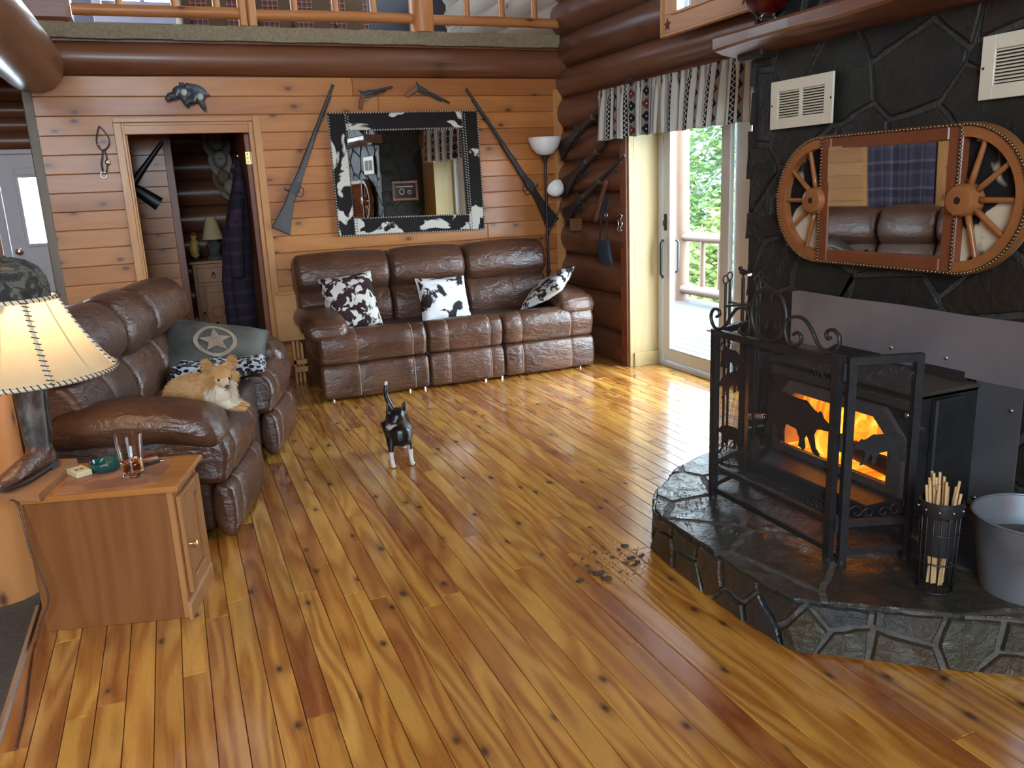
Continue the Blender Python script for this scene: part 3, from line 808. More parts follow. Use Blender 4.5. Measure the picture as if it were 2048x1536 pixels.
# ---- cushions
def pillow_pts(w, h, t, n=18, pinch=.07):
    def S(u, v, side):
        k = max(0., (1-u**4)*(1-v**4)); z = t*.5*(k**.55)*side
        x = u*w/2*(1-pinch*(1-v*v)*0.9*abs(u)**2) if False else u*w/2*(1-pinch*(1-v*v))
        y = v*h/2*(1-pinch*(1-u*u))
        z += side*.006*math.sin(u*7+v*5)*k
        return Vector((x, y, z))
    return S
def pillow(name, label, mat, c, ax, ay, w, h, t, group=None, cat='pillow', pinch=.06, extra=None, n=18, fn=None):
    ax = Vector(ax).normalized(); ay = Vector(ay); ay = (ay-ax*ay.dot(ax)).normalized(); az = ax.cross(ay)
    M4 = Matrix(((ax.x, ay.x, az.x, c[0]), (ax.y, ay.y, az.y, c[1]), (ax.z, ay.z, az.z, c[2]), (0, 0, 0, 1)))
    S = pillow_pts(w, h, t, n, pinch); vs = []; fs = []; idx = {}
    root = thing(name, label, cat, (c[0], c[1], c[2]-.15), 0, group)
    for sd in (1, -1):
        for i in range(n+1):
            for j in range(n+1):
                u = -1+2*i/n; v = -1+2*j/n; u = math.copysign(abs(u)**.8, u); v = math.copysign(abs(v)**.8, v)
                p = S(u, v, sd)
                if fn: p = fn(p, u, v, sd)
                vs.append(p)
        b = (0 if sd == 1 else (n+1)**2)
        for i in range(n):
            for j in range(n):
                q = (b+i*(n+1)+j, b+(i+1)*(n+1)+j, b+(i+1)*(n+1)+j+1, b+i*(n+1)+j+1); fs.append(q if sd == 1 else q[::-1])
    cov = MB().mat(M4).add(vs, fs).build('cover', mat, root, world=True, smooth=True)
    # piping round the seam
    e = []
    for i in range(n): e.append(S(-1+2*i/n, -1, 1))
    for i in range(n): e.append(S(1, -1+2*i/n, 1))
    for i in range(n): e.append(S(1-2*i/n, 1, 1))
    for i in range(n): e.append(S(-1, 1-2*i/n, 1))
    if fn is None: MB().mat(M4).tube(e, .004, 5, closed=True).build('seam', mat, root, world=True, smooth=True)
    if extra: extra(M4, S, root)
    return root
M['cow_brown'] = patches('brown_cow_print', (.035, .016, .018), (.66, .62, .56), 14, .50, dist=.9)
M['cow_black'] = patches('black_cow_print', (.025, .018, .02), (.74, .73, .72), 8.5, .43, dist=.5)
M['cow_grey'] = patches('spotted_cow_print', (.03, .025, .026), (.66, .65, .62), 15, .475, dist=.7)
pillow('cushion', 'brown and white cow print cushion leaning at the left arm of the sofa', M['cow_brown'], (1.21, 6.215, .675), (.97, -.10, .10), (-.40, .45, .78), .40, .45, .13)
pillow('cushion', 'white cushion with large black cow spots in the middle of the sofa', M['cow_black'], (1.965, 6.25, .625), (1, .0, -.02), (0, .45, .89), .41, .38, .12)
pillow('cushion', 'black and white cow print cushion resting on the right arm of the sofa', M['cow_grey'], (2.83, 6.12, .655), (.62, .62, .30), (.62, -.42, .46), .42, .42, .12)
# star cushion on the loveseat
M['suede'] = mottled('grey_green_suede', (.045, .045, .036), (.105, .105, .09), 6, .75, .3, bscale=40)
M['suede_tan'] = mottled('tan_suede', (.26, .185, .125), (.33, .24, .17), 20, .8)
def lpt(x, y, z): return wmat(lo_) @ Vector((x, y, z))
def ldir(x, y, z): return wmat(lo_).to_3x3() @ Vector((x, y, z))
def star_extra(M4, S, root):
    def onto(px, py, w, h, off):
        u = px/(w/2); v = py/(h/2)
        p = S(u/.95, v/.95, 1); return Vector((px, py, p.z+off))
    w_, h_ = .58, .40
    vs = []; fs = []; n = 64
    for k in range(n):
        a = 2*math.pi*k/n
        for r_ in (.098, .106, .114, .122): vs.append(onto(r_*math.cos(a), r_*math.sin(a), w_, h_, .004))
    for k in range(n):
        for j in range(3): fs.append((k*4+j, k*4+j+1, ((k+1) % n)*4+j+1, ((k+1) % n)*4+j))
    MB().mat(M4).add(vs, fs).build('ring_emblem', M['suede_tan'], root, world=True, smooth=True)
    vs = [onto(0, 0, w_, h_, .005)]; fs = []; P = []
    for k in range(10):
        a = math.pi/2+.22+2*math.pi*k/10; r_ = .097 if k % 2 == 0 else .040; P.append((r_*math.cos(a), r_*math.sin(a)))
    T = 6
    for k in range(10):
        a, b = P[k], P[(k+1) % 10]
        for i in range(1, T+1):
            s_ = i/T
            vs.append(onto(a[0]*s_, a[1]*s_, w_, h_, .005))
    for k in range(10):
        a0 = 1+k*T; b0 = 1+((k+1) % 10)*T
        fs.append((0, a0, b0))
        for i in range(T-1): fs.append((a0+i, a0+i+1, b0+i+1, b0+i))
    MB().mat(M4).add(vs, fs).build('star_emblem', M['suede_tan'], root, world=True, smooth=True)
pillow('cushion', 'grey green suede cushion with a tan star in a ring on the loveseat', M['suede'], lpt(1.42, .31, .625), (.95, -.10, -.20), (.30, .78, .55), .60, .42, .15, extra=star_extra)
# leopard blanket folded on the console
t = NT('leopard_fleece'); v = t.coord(); vo = t.voro(t.mapping(v, (1, 1, 1.3)), 34., 'F1'); d_ = t.math('ADD', vo.outputs['Distance'], t.math('MULTIPLY', t.math('SUBTRACT', t.noise(v, 40, 2), .5), .35))
t.set(Base_Color=t.ramp(d_, [(.0, (.10, .055, .05)), (.22, (.12, .07, .06)), (.27, (.012, .012, .018)), (.52, (.014, .014, .02)), (.57, (.50, .52, .56)), (1, (.58, .6, .64))]), Roughness=.9, Specular_IOR_Level=.1); M['leopard'] = t.m
def bl(q, p):
    q.z += .010*math.sin(p[0]*4)+.008*math.sin(p[1]*7+1); q.z += .035*(1-p[0])*.3; return q
f = MB(); f.at(lpt(1.20, .24, .535), TH+R(8)).rbox((0, 0, 0), (.17, .25, .028), .026, 11, fn=bl); f.at(lpt(1.19, .23, .565), TH+R(4)).rbox((0, 0, 0), (.155, .235, .020), .019, 11, fn=bl)
tag(f.build('blanket', M['leopard'], smooth=True), 'folded leopard print blanket on the loveseat console', 'blanket')

# ================================================================== end cabinet and what stands on it
CT = R(-15.5)
cn = Vector((math.cos(CT), math.sin(CT), 0)); cu = Vector((-math.sin(CT), math.cos(CT), 0))
C0 = Vector((-.112, 2.985, 0))
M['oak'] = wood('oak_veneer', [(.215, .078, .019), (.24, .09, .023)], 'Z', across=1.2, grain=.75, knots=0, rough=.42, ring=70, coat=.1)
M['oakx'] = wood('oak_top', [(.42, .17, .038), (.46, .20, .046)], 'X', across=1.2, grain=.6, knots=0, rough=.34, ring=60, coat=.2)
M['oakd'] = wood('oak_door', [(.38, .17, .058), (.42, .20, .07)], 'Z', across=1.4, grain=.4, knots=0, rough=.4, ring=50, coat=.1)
cb = thing('end_cabinet', 'small oak end cabinet with a panelled door beside the loveseat', 'cabinet', C0, CT)
# local: x forward (door at x=0), y along the door face, depth towards -x
CW, CD, CH = .315, .505, .50
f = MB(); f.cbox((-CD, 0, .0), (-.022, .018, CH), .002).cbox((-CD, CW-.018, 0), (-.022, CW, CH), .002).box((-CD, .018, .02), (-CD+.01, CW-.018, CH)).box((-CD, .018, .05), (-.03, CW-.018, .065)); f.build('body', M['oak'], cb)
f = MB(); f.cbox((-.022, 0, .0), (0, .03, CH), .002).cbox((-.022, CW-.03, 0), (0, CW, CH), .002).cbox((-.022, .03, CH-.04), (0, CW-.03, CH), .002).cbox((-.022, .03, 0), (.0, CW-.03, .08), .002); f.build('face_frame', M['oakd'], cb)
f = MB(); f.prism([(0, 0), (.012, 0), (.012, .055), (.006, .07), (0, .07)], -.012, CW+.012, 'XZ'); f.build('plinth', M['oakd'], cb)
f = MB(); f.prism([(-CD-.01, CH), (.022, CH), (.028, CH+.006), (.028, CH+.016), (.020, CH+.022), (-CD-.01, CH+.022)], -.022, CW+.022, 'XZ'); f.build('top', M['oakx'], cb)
dr = MB(); y0, y1, z0, z1 = .026, CW-.026, .085, CH-.035
dr.cbox((0, y0, z0), (.018, y0+.05, z1), .003).cbox((0, y1-.05, z0), (.018, y1, z1), .003).cbox((0, y0+.05, z0), (.018, y1-.05, z0+.05), .003).cbox((0, y0+.05, z1-.05), (.018, y1-.05, z1), .003); dr.box((0, y0+.045, z0+.045), (.006, y1-.045, z1-.045))
dr = dr.build('door', M['oakd'], cb)
f = MB(); f.tube([(.018, y0+.028, .27), (.030, y0+.028, .27), (.034, y0+.028, .27), (.044, y0+.028, .27), (.048, y0+.028, .27)], [.006, .005, .012, .013, .006], 12); f.build('knob', M['brass'], dr, smooth=40)
ZT = CH+.0222
def cpt(px, py, z=0): return AZ(px, py, ZT+z)
# placemat
a, b_, c_, d_ = cpt(108, 990), cpt(315, 966), cpt(348, 914), cpt(150, 940)
t = NT('printed_placemat'); v = t.coord(); n = t.voro(v, 14., dims='3D').outputs['Color']; sp = t.n('ShaderNodeSeparateColor', _0=n).outputs[0]
t.set(Base_Color=t.mix(t.math('MULTIPLY', t.noise(v, 18, 3), .8), t.ramp(sp, [(0, (.22, .085, .055)), (.45, (.17, .06, .045)), (.7, (.36, .17, .08)), (1, (.25, .06, .04))], 'CONSTANT'), (.24, .11, .06)), Roughness=.45); 
f = MB(); f.add([p+Vector((0, 0, dz)) for dz in (.0, .0025) for p in (a, b_, c_, d_)], [(3, 2, 1, 0), (4, 5, 6, 7), (0, 1, 5, 4), (1, 2, 6, 5), (2, 3, 7, 6), (3, 0, 4, 7)])
tag(f.build('placemat', t.m), 'reddish brown printed placemat lying on the oak cabinet', 'placemat')
# cigarette pack
p = cpt(160, 950); pk = thing('cigarette_pack', 'small cream cigarette pack beside the green ashtray', 'pack', p+Vector((0, 0, .0026)), R(28))
MB().cbox((-.028, -.043, 0), (.028, .043, .021), .0015).build('box', plain('cream_card', (.58, .5, .3), .5), pk)
MB().box((-.0285, .012, .0005), (.0285, .0135, .0214)).build('lid_line', plain('card_line', (.3, .25, .15), .6), pk)
f = MB(); f.box((-.016, -.012, .021), (-.004, .004, .0214)).box((.002, -.010, .021), (.014, .004, .0214)); split_build(f, 'printed_mark', plain('dark_print', (.05, .04, .05), .5), pk)
# ashtray
p = cpt(213, 940); at = thing('ashtray', 'dark green glass ashtray with notched rim on the cabinet', 'ashtray', p+Vector((0, 0, .0026)))
n = 48; prof = [(.030, 0), (.046, .002), (.054, .014), (.057, .030), (.056, .036), (.050, .036), (.044, .016), (.036, .009), (.0, .008)]
vs = []; fs = []
for r_, z in prof:
    for k in range(n):
        a = 2*math.pi*k/n; notch = 1 if min(abs((k % 12)-q) for q in (0, 12)) <= 1 else 0
        vs.append((r_*math.cos(a), r_*math.sin(a), z-(.008 if notch and z > .03 else 0)))
for i in range(len(prof)-1):
    for k in range(n): fs.append((i*n+k, i*n+(k+1) % n, (i+1)*n+(k+1) % n, (i+1)*n+k))
fs.append(tuple(range(n-1, -1, -1)))
MB().add(vs, fs).build('bowl', plain('green_glass', (.006, .060, .055), .12, 0., Specular_IOR_Level=.7), at, smooth=35)
MB().lathe([(.030, .0088), (.034, .0105), (.0, .0125)], 20, cap=False).build('ash', mottled('ash', (.12, .12, .12), (.35, .35, .34), 80, .95), at)
# tumbler with whisky
p = cpt(268, 952); gl = thing('drinking_glass', 'clear tumbler with amber drink on the placemat', 'glass', p+Vector((0, 0, .003)))
MB().lathe([(.0, 0), (.034, 0), (.036, .004), (.049, .158), (.0492, .16), (.0478, .16), (.0347, .016), (.030, .013), (0, .012)], 32, cap=False).build('tumbler', glass('clear_glass', (1, 1, 1), 0, 1.45), gl, smooth=35)
MB().lathe([(0, .0135), (.0295, .0142), (.0343, .017), (.0382, .062), (0, .062)], 32, cap=False).build('drink', glass('amber_drink', (.86, .34, .12), 0, 1.33), gl, smooth=35)
f = MB()
for q in ((-.013, .008, .058, 20), (.014, -.006, .060, 50), (.002, -.018, .055, 75)):
    f.at((q[0], q[1], q[2]), R(q[3]), R(20)).rbox((0, 0, 0), (.011, .011, .010), .003, 5)
split_build(f, 'ice_cube', glass('ice', (.95, .97, 1.), .08, 1.2), gl, smooth=True)
# lighter and pen
p = cpt(308, 930); li = thing('lighter', 'small black lighter with a pale tip beside the tumbler', 'lighter', p+Vector((0, 0, .0108)), R(20))
MB().tube([(-.040, 0, 0), (.022, 0, 0)], .008, 10, flat=.7).build('body', M['black'], li, smooth=40)
MB().tube([(.022, 0, 0), (.036, 0, 0)], [.0065, .0065], 10, flat=.7).build('cap', M['chrome'], li, smooth=40)
p = cpt(300, 919); pk2 = thing('match_book', 'flat red and cream matchbook behind the black lighter', 'matchbook', p+Vector((0, 0, .0026)), R(10))
MB().cbox((-.028, -.014, 0), (.028, .014, .005), .001).build('cover', plain('red_card', (.28, .04, .035), .5), pk2)
MB().cbox((-.028, -.0145, .0), (.028, -.006, .0056), .001).build('striker', plain('cream_strip', (.55, .42, .28), .5), pk2)
# ================================================================== boot lamp
LP = cpt(88, 958); lamp = thing('boot_lamp', 'cowboy boot table lamp with laced parchment shade on the cabinet', 'lamp', LP)
toe = cpt(32, 990)-LP; td = Vector((toe.x, toe.y, 0)).normalized(); tn = Vector((-td.y, td.x, 0))
ang = math.atan2(td.y, td.x)
# board the boot stands on
B = [cpt(-60, 1000), cpt(80, 1003), cpt(156, 929), cpt(60, 934)]
f = MB(); f.add([p+Vector((0, 0, dz)) for dz in (.0005, .026) for p in B], [(3, 2, 1, 0), (4, 5, 6, 7), (0, 1, 5, 4), (1, 2, 6, 5), (2, 3, 7, 6), (3, 0, 4, 7)]); f.build('base_board', wood('base_board_pine', [(.33, .15, .065), (.36, .17, .08)], 'X', grain=.4, knots=0, rough=.45), lamp, world=True)
zb = .0265
t = NT('boot_leather'); v = t.coord(); n = t.noise(t.mapping(v, (1, 1, .5)), 16, 4, .6, 1.2)
t.set(Base_Color=t.ramp(n, [(.38, (.030, .026, .026)), (.52, (.060, .052, .050)), (.62, (.12, .10, .09))]), Roughness=.42); t.bump(n, .3, .01); M['boot'] = t.m
M['bootfoot'] = leather('boot_foot_leather', (.075, .028, .018), (.13, .052, .033), .3)
M['sole'] = plain('boot_sole', (.02, .016, .014), .5)
b = MB(); b.at((0, 0, 0), ang)
for i in range(9):
    t_ = i/8; x = .02+t_*.195; wdt = .040*(1-.35*abs(t_-.45)) if t_ < .75 else .040*(1-.9*(t_-.75)/.25*.75)
    hh = .052*(1-t_)**.7+.022
    b.ell((x, 0, zb+.018+hh*.5), (.045 if t_ < .9 else .025, max(.014, wdt), hh*.62), 14, 8)
b.ell((-.035, 0, zb+.05), (.038, .034, .045), 14, 8).ell((-.005, 0, zb+.085), (.062, .036, .05), 14, 8)
b.tube([(-.004, 0, zb+.06), (-.006, 0, zb+.10), (-.010, 0, zb+.14)], [.048, .048, .050], 16, flat=.75, up=(1, 0, 0))
blob('boot_foot', b, .006, M['bootfoot'], lamp, 8)
vs = []; fs = []; nn = 24; zl = [.105, .13, .17, .21, .25, .29, .325, .35]
for i, z in enumerate(zl):
    rx = .052+.016*(i/7)**.8; ry = .040+.014*(i/7); cx = -.008-.012*(i/7)
    for k in range(nn):
        a = 2*math.pi*k/nn; sc = .012*max(0, math.cos(2*a))*(1 if i == 7 else 0)
        vs.append((cx+rx*math.cos(a), ry*math.sin(a), zb+z+sc))
for i in range(len(zl)-1):
    for k in range(nn): fs.append((i*nn+k, i*nn+(k+1) % nn, (i+1)*nn+(k+1) % nn, (i+1)*nn+k))
fs += [tuple(range(nn-1, -1, -1)), tuple(range(7*nn, 8*nn))]
sh = MB().at((0, 0, 0), ang).add(vs, fs).build('boot_shaft', M['boot'], lamp, smooth=60)
f = MB(); f.at((0, 0, 0), ang)
for sd in (-1, 1): f.tube([(-.01-.012*(z/.35), sd*(.041+.014*z/.35), zb+z) for z in (.11, .18, .26, .345)], .004, 6)
split_build(f, 'side_seam', M['sole'], sh, smooth=True)
sl = [(-.06, -.028), (-.07, 0), (-.06, .028), (-.01, .027), (.06, .036), (.13, .042), (.185, .03), (.225, .008), (.225, -.008), (.185, -.03), (.13, -.042), (.06, -.036), (-.01, -.027)]
f = MB(); f.at((0, 0, 0), ang).prism([tuple(p) for p in closed_curve(sl, 52)], zb+.012, zb+.024, 'XY'); f.build('sole', M['sole'], lamp)
f = MB(); f.at((0, 0, 0), ang).prism([(-.066, -.026), (-.066, .026), (-.02, .026), (-.02, -.026)], zb, zb+.026, 'XY'); f.build('heel', M['sole'], lamp)
# shade
SZ = .395; SC_ = Vector((-.012, 0, 0)); SC_ = Vector((math.cos(ang)*SC_.x, math.sin(ang)*SC_.x, 0))
shade_prof = [(.298, 0.), (.262, .045), (.225, .10), (.188, .165), (.158, .225), (.140, .268)]
t = NT('parchment_shade'); v = t.coord(); n = t.noise(v, 7, 3)
t.t.nodes.remove(t.b); tl = t.n('ShaderNodeBsdfTranslucent'); df = t.n('ShaderNodeBsdfDiffuse'); mx = t.n('ShaderNodeMixShader'); mx.inputs[0].default_value = .45
cc = t.ramp(n, [(.3, (.80, .66, .42)), (.7, (.88, .76, .54))]); t.put(tl.inputs[0], cc); t.put(df.inputs[0], cc)
t.t.links.new(tl.outputs[0], mx.inputs[1]); t.t.links.new(df.outputs[0], mx.inputs[2]); t.t.links.new(mx.outputs[0], t.out.inputs[0]); M['parchment'] = t.m
cs = [(SC_.x+0, SC_.y, SZ)]
shp = open_curve([(r_, z) for r_, z in shade_prof], 4)
f = MB(); f.lathe([(p.x, p.y) for p in shp], 60, (SC_.x, SC_.y, SZ), cap=False); sd_ = f.build('shade', M['parchment'], lamp, smooth=True, fix=False)
M['lace'] = plain('cream_lacing_strip', (.62, .53, .40), .6); M['lace_dark'] = plain('brown_lacing', (.06, .02, .012), .6)
a = MB(); b = MB()
def shade_pt(az, s_, off=.0):
    i = min(len(shp)-2, int(s_*(len(shp)-1))); q = s_*(len(shp)-1)-i; r_ = shp[i].x*(1-q)+shp[i+1].x*q+off; z = shp[i].y*(1-q)+shp[i+1].y*q
    return Vector((SC_.x+r_*math.cos(az), SC_.y+r_*math.sin(az), SZ+z))
for k in range(6):
    az = R(-128+60*k)
    a.tube([shade_pt(az, s_/10, .002) for s_ in range(11)], .0065, 6)
    for i in range(17):
        s_ = (i+.5)/17; b.tube([shade_pt(az-.032/(shade_pt(az, s_)-Vector((SC_.x, SC_.y, 0))).xy.length*.35, s_+.012, .007), shade_pt(az, s_, .0105), shade_pt(az+.032/(shade_pt(az, s_)-Vector((SC_.x, SC_.y, 0))).xy.length*.35, s_-.012, .007)], .0021, 5)
for s_, nst in ((0., 96), (1., 44)):
    pts = [shade_pt(2*math.pi*i/60, s_) for i in range(60)]; a.tube(pts, .0085, 6, closed=True)
    for i in range(nst):
        az = 2*math.pi*i/nst; c_ = shade_pt(az, s_); rd = Vector((math.cos(az), math.sin(az), 0)); tg = Vector((-math.sin(az), math.cos(az), 0))
        b.tube([c_+Vector((0, 0, .010))+rd*.002-tg*.006, c_+rd*.0105, c_-Vector((0, 0, .0095))+tg*.006], .0021, 5)
split_build(a, 'lacing_strip', M['lace'], sd_, smooth=True); b.build('lacing', M['lace_dark'], sd_, smooth=True, recenter=False)['kind'] = 'stuff'
f = MB()
for k in range(6):
    az = R(-98+60*k); f.tube([shade_pt(az, s_/10, -.006) for s_ in range(11)], .0035, 5)
split_build(f, 'frame_wire', M['brass'], sd_, smooth=True)
f = MB(); f.cyl((SC_.x, SC_.y, .35), (SC_.x, SC_.y, .46), .018, n=12); f.build('socket', M['brass'], lamp)
f = MB(); f.ell((SC_.x, SC_.y, .515), (.03, .03, .045), 14, 10); f.build('bulb', emit('lamp_bulb', (1, .72, .38), 4), lamp, smooth=True)
pl = bpy.data.lights.new('boot_lamp_light', 'POINT'); pl.energy = 2.4; pl.color = (1, .68, .34); pl.shadow_soft_size = .04
po = bpy.data.objects.new('boot_lamp_light', pl); COL.objects.link(po); po.location = LP+Vector((SC_.x, SC_.y, .60))
# cord down the side of the cabinet
f = MB(); pth = [cpt(20, 1000, .01), Vector((-.60, 3.085, .50)), AY(60, 1100, 3.04), AY(96, 1190, 3.03), AY(84, 1240, 3.05), AZ(70, 1285, .006), AZ(60, 1330, .006), AZ(48, 1420, .006), AZ(30, 1500, .006)]
f.tube(open_curve(pth, 6), .0035, 6); f.build('cord', plain('brown_cord', (.10, .05, .03), .5), lamp, world=True, smooth=True)
# cap hung on the shade
CP = LP+Vector((SC_.x+.005, SC_.y-.03, SZ+.272)); cap = thing('cap', 'camouflage baseball cap perched on top of the parchment lampshade', 'cap', CP, R(200))
t = NT('camouflage'); v = t.coord(); n1 = t.noise(v, 16, 2, .5, 1.5)
t.set(Base_Color=t.ramp(n1, [(.0, (.012, .012, .012)), (.42, (.03, .028, .022)), (.5, (.10, .085, .06)), (.58, (.05, .045, .035)), (.66, (.16, .11, .06))], 'CONSTANT'), Roughness=.8); M['camo'] = t.m
prof = [(.112, 0), (.113, .035), (.107, .07), (.09, .105), (.058, .13), (.023, .142), (.0, .143)]
MB().lathe(prof, 28, (0, 0, 0), 1.08, .95, cap=False).build('crown', M['camo'], cap, smooth=True)
vs = []; fs = []
for i in range(13):
    a = R(-75+150*i/12)
    for r_, z in ((.09, .004), (.125, .002), (.16, -.012*math.cos(a)-.012)): 
        k = 1+(r_-.09)*1.2*math.cos(a)**2; vs.append((r_*k*math.cos(a)*1.08, r_*.92*math.sin(a) if r_ < .1 else .09*math.sin(a)*1.05, z-.03*math.sin(a)**2*(r_-.09)/.07))
for i in range(12):
    for j in range(2): fs.append((i*3+j, i*3+j+1, i*3+j+4, i*3+j+3))
o = MB().add(vs, fs).build('brim', M['camo'], cap, smooth=True); md = o.modifiers.new('s', 'SOLIDIFY'); md.thickness = .004
MB().ell((0, 0, .144), (.007, .007, .005), 10, 6).build('button', M['camo'], cap, smooth=True)
# ================================================================== stone fireplace
XF = 2.80; HZ = .19
fp = thing('stone_fireplace', 'dark slate stone chimney breast around the wood stove', 'fireplace', (3.1, 2.2, 0))
MB().box((XF+.007, .9, 0), (3.36, 3.505, .19)).box((XF+.007, .9, .72), (3.36, 3.505, 4.74)).box((XF+.007, 3.0, .19), (3.36, 3.505, .72)).box((XF+.007, .9, .19), (3.36, 2.0, .72)).box((3.2, 2.0, .19), (3.36, 3.0, .72)).build('mortar', M['mortar'], fp, world=True)
rs = random.Random(42)
def stone_face(poly, pts, gap, mk, rr, mat, parent, amt=.010, seg=.06):
    for c in voronoi(poly, pts, gap):
        cc = roughen(c if sum(c[k][0]*c[(k+1) % len(c)][1]-c[(k+1) % len(c)][0]*c[k][1] for k in range(len(c))) > 0 else c[::-1], amt, rr, seg)
        mk(cc).build('stone', mat, parent, world=True)
def face_stone(c): return MB().prism(c, XF+.03, XF-rs.uniform(.0, .012), 'YZ', ch=.006)
stone_face([(1.0, .19), (3.53, .19), (3.53, 2.10), (1.0, 2.10)], scatter(.98, 3.55, .15, 2.14, 70, rs, .17), .015, face_stone, rs, M['slate'], fp)
stone_face([(1.0, 2.165), (3.53, 2.165), (3.53, 3.0), (1.0, 3.0)], scatter(.98, 3.55, 2.12, 3.05, 22, rs, .22), .018, face_stone, rs, M['slate'], fp)
# ragged stones of the outer corner and a corbel under the mantel
z = .19
while z < 2.05:
    h_ = rs.uniform(.12, .26); p = [(XF-.012, z+.01), (XF+.16, z+.01), (XF+.16, z+h_-.01), (XF-.012, z+h_-.01)]
    MB().prism(roughen(p, .012, rs, .05), 3.50, 3.525+rs.uniform(0, .03), 'XZ', ch=.008).build('corner_stone', M['slate'], fp, world=True); z += h_
a_ = AX(1500, 110, XF-.03); MB().cbox((XF-.09, 3.36, 2.04), (XF+.02, 3.55, 2.088), .012).build('corbel', M['slate'], fp, world=True)
# ---- raised hearth
M['hmortar'] = mottled('pale_hearth_mortar', (.060, .055, .047), (.12, .11, .094), 22, .75, .6)
he = thing('stone_hearth', 'raised flagstone hearth of dark slate in front of the stove', 'hearth', (2.2, 2.2, 0))
HO = [(2.79, 1.0), (2.79, 3.20), (2.42, 3.19), (2.21, 3.13), (2.06, 3.06), (1.80, 2.84), (1.68, 2.68), (1.655, 2.45), (1.655, 2.1), (1.672, 1.84), (1.80, 1.735), (1.96, 1.60), (2.17, 1.44), (2.48, 1.2)]
cx_, cy_ = 2.25, 2.2
core = [(cx_+(x-cx_)*.985, cy_+(y-cy_)*.99) for x, y in HO]
MB().prism(core, 0, HZ-.005, 'XY').build('mortar', M['hmortar'], he, world=True)
tp = [p for p in scatter(1.6, 2.85, .98, 3.2, 30, rs, .20)]
def top_stone(c): return MB().prism(c, HZ-.03, HZ-rs.uniform(0, .004), 'XY', ch=.005)
stone_face(HO, tp, .013, top_stone, rs, M['hearthstone'], he, .010, .04)
per = HO[1:]+[HO[0]] if False else HO[2:]  # visible run of the outline
per = [Vector(p) for p in HO[1:]]+[Vector((2.79, 1.0))]
cum = [0.]
for a, b in zip(per[:-1], per[1:]): cum.append(cum[-1]+(b-a).length)
def on_per(s_, off):
    s_ = max(0, min(cum[-1]-1e-4, s_)); i = max(k for k in range(len(cum)-1) if cum[k] <= s_)
    t_ = (s_-cum[i])/(cum[i+1]-cum[i]); p = per[i].lerp(per[i+1], t_)
    def nr(j):
        e = per[j+1]-per[j]; return Vector((e.y, -e.x)).normalized()
    n0 = nr(i); nn_ = n0
    if t_ < .5 and i > 0: nn_ = n0.lerp((n0+nr(i-1))/2, 1-2*t_)
    elif t_ >= .5 and i < len(per)-2: nn_ = n0.lerp((n0+nr(i+1))/2, 2*t_-1)
    c_ = Vector((cx_, cy_)); 
    if nn_.dot(p-c_) < 0: nn_ = -nn_
    q = p+nn_*off; return Vector((q.x, q.y))
def side_stone(c):
    n = len(c); o1 = rs.uniform(.004, .016); mb = MB(); vs = []
    ct = (sum(p[0] for p in c)/n, sum(p[1] for p in c)/n)
    for off, k in ((-.03, 1.), (o1-.006, 1.), (o1, .94)):
        for s_, z in c:
            q = on_per(ct[0]+(s_-ct[0])*k, off); vs.append((q.x, q.y, ct[1]+(z-ct[1])*k))
    fs = [(i*n+k, i*n+(k+1) % n, (i+1)*n+(k+1) % n, (i+1)*n+k) for i in range(2) for k in range(n)]
    fs += [tuple(range(n-1, -1, -1)), tuple(range(2*n, 3*n))]
    return mb.add(vs, fs)
sp = []
while len(sp) < 44:
    q_ = (rs.uniform(0, cum[-1]), rs.uniform(.0, HZ))
    if all(((q_[0]-w_[0])*.62)**2+(q_[1]-w_[1])**2 > .074**2 for w_ in sp): sp.append(q_)
    elif rs.random() < .004: break
stone_face([(0, .004), (cum[-1], .004), (cum[-1], HZ-.012), (0, HZ-.012)], sp, .014, side_stone, rs, M['hearthstone'], he, .008, .035)
# ---- metal surround
ms = thing('metal_surround', 'grey sheet metal panels fixed around the stove opening', 'panel', (2.79, 2.5, .2))
t_ = [(1.5, .70), (3.165, .684), (3.165, .93), (3.12, .94), (2.8, .936), (2.5, .941), (2.2, .936), (1.5, .945)]
MB().prism(t_, XF-.012, XF-.019, 'YZ').build('top_panel', M['steel'], ms, world=True)
MB().box((XF-.016, 1.945, HZ), (XF-.010, 2.135, .725)).build('right_panel', M['steel2'], ms, world=True)
MB().box((XF-.016, 2.93, HZ), (XF-.010, 3.16, .715)).build('left_panel', M['steel2'], ms, world=True)
for px, py in ((1782, 695), (1892, 716), (2022, 822), (1948, 995), (1680, 676)):
    p = AX(px, py, XF-.02); MB().ell(p, (.005, .009, .009), 10, 6).build('screw', M['alum'], ms, world=True, smooth=True)
# ---- wood stove insert
st = thing('wood_stove', 'black steel wood stove with a burning fire behind its glass door', 'stove', (2.6, 2.5, HZ+.0))
M['stove'] = mottled('stove_steel', (.022, .021, .022), (.036, .034, .034), 12, .38, .1, .3)
M['stovetop'] = mottled('stove_top_plate', (.075, .062, .045), (.10, .085, .062), 5, .4, 0, .4)
M['stovedoor'] = mottled('stove_door_grey', (.13, .11, .11), (.18, .155, .15), 6, .45, 0, .4)
SX, S0, S1, SZT = 2.48, 2.125, 2.92, .682
b = MB(); b.cbox((SX, S0, HZ), (3.1, S0+.012, SZT), .003).cbox((SX, S1-.012, HZ), (3.1, S1, SZT), .003).box((SX+.0, S0+.012, HZ), (3.1, S1-.012, HZ+.06)).box((3.02, S0, HZ+.06), (3.1, S1, SZT)).box((SX+.02, S0, SZT-.024), (3.1, S1, SZT-.0125))
b.build('body', M['stove'], st, world=True)
MB().cbox((SX-.02, S0-.012, SZT-.012), (XF-.012, S1+.012, SZT+.003), .004).build('top_plate', M['stovetop'], st, world=True)
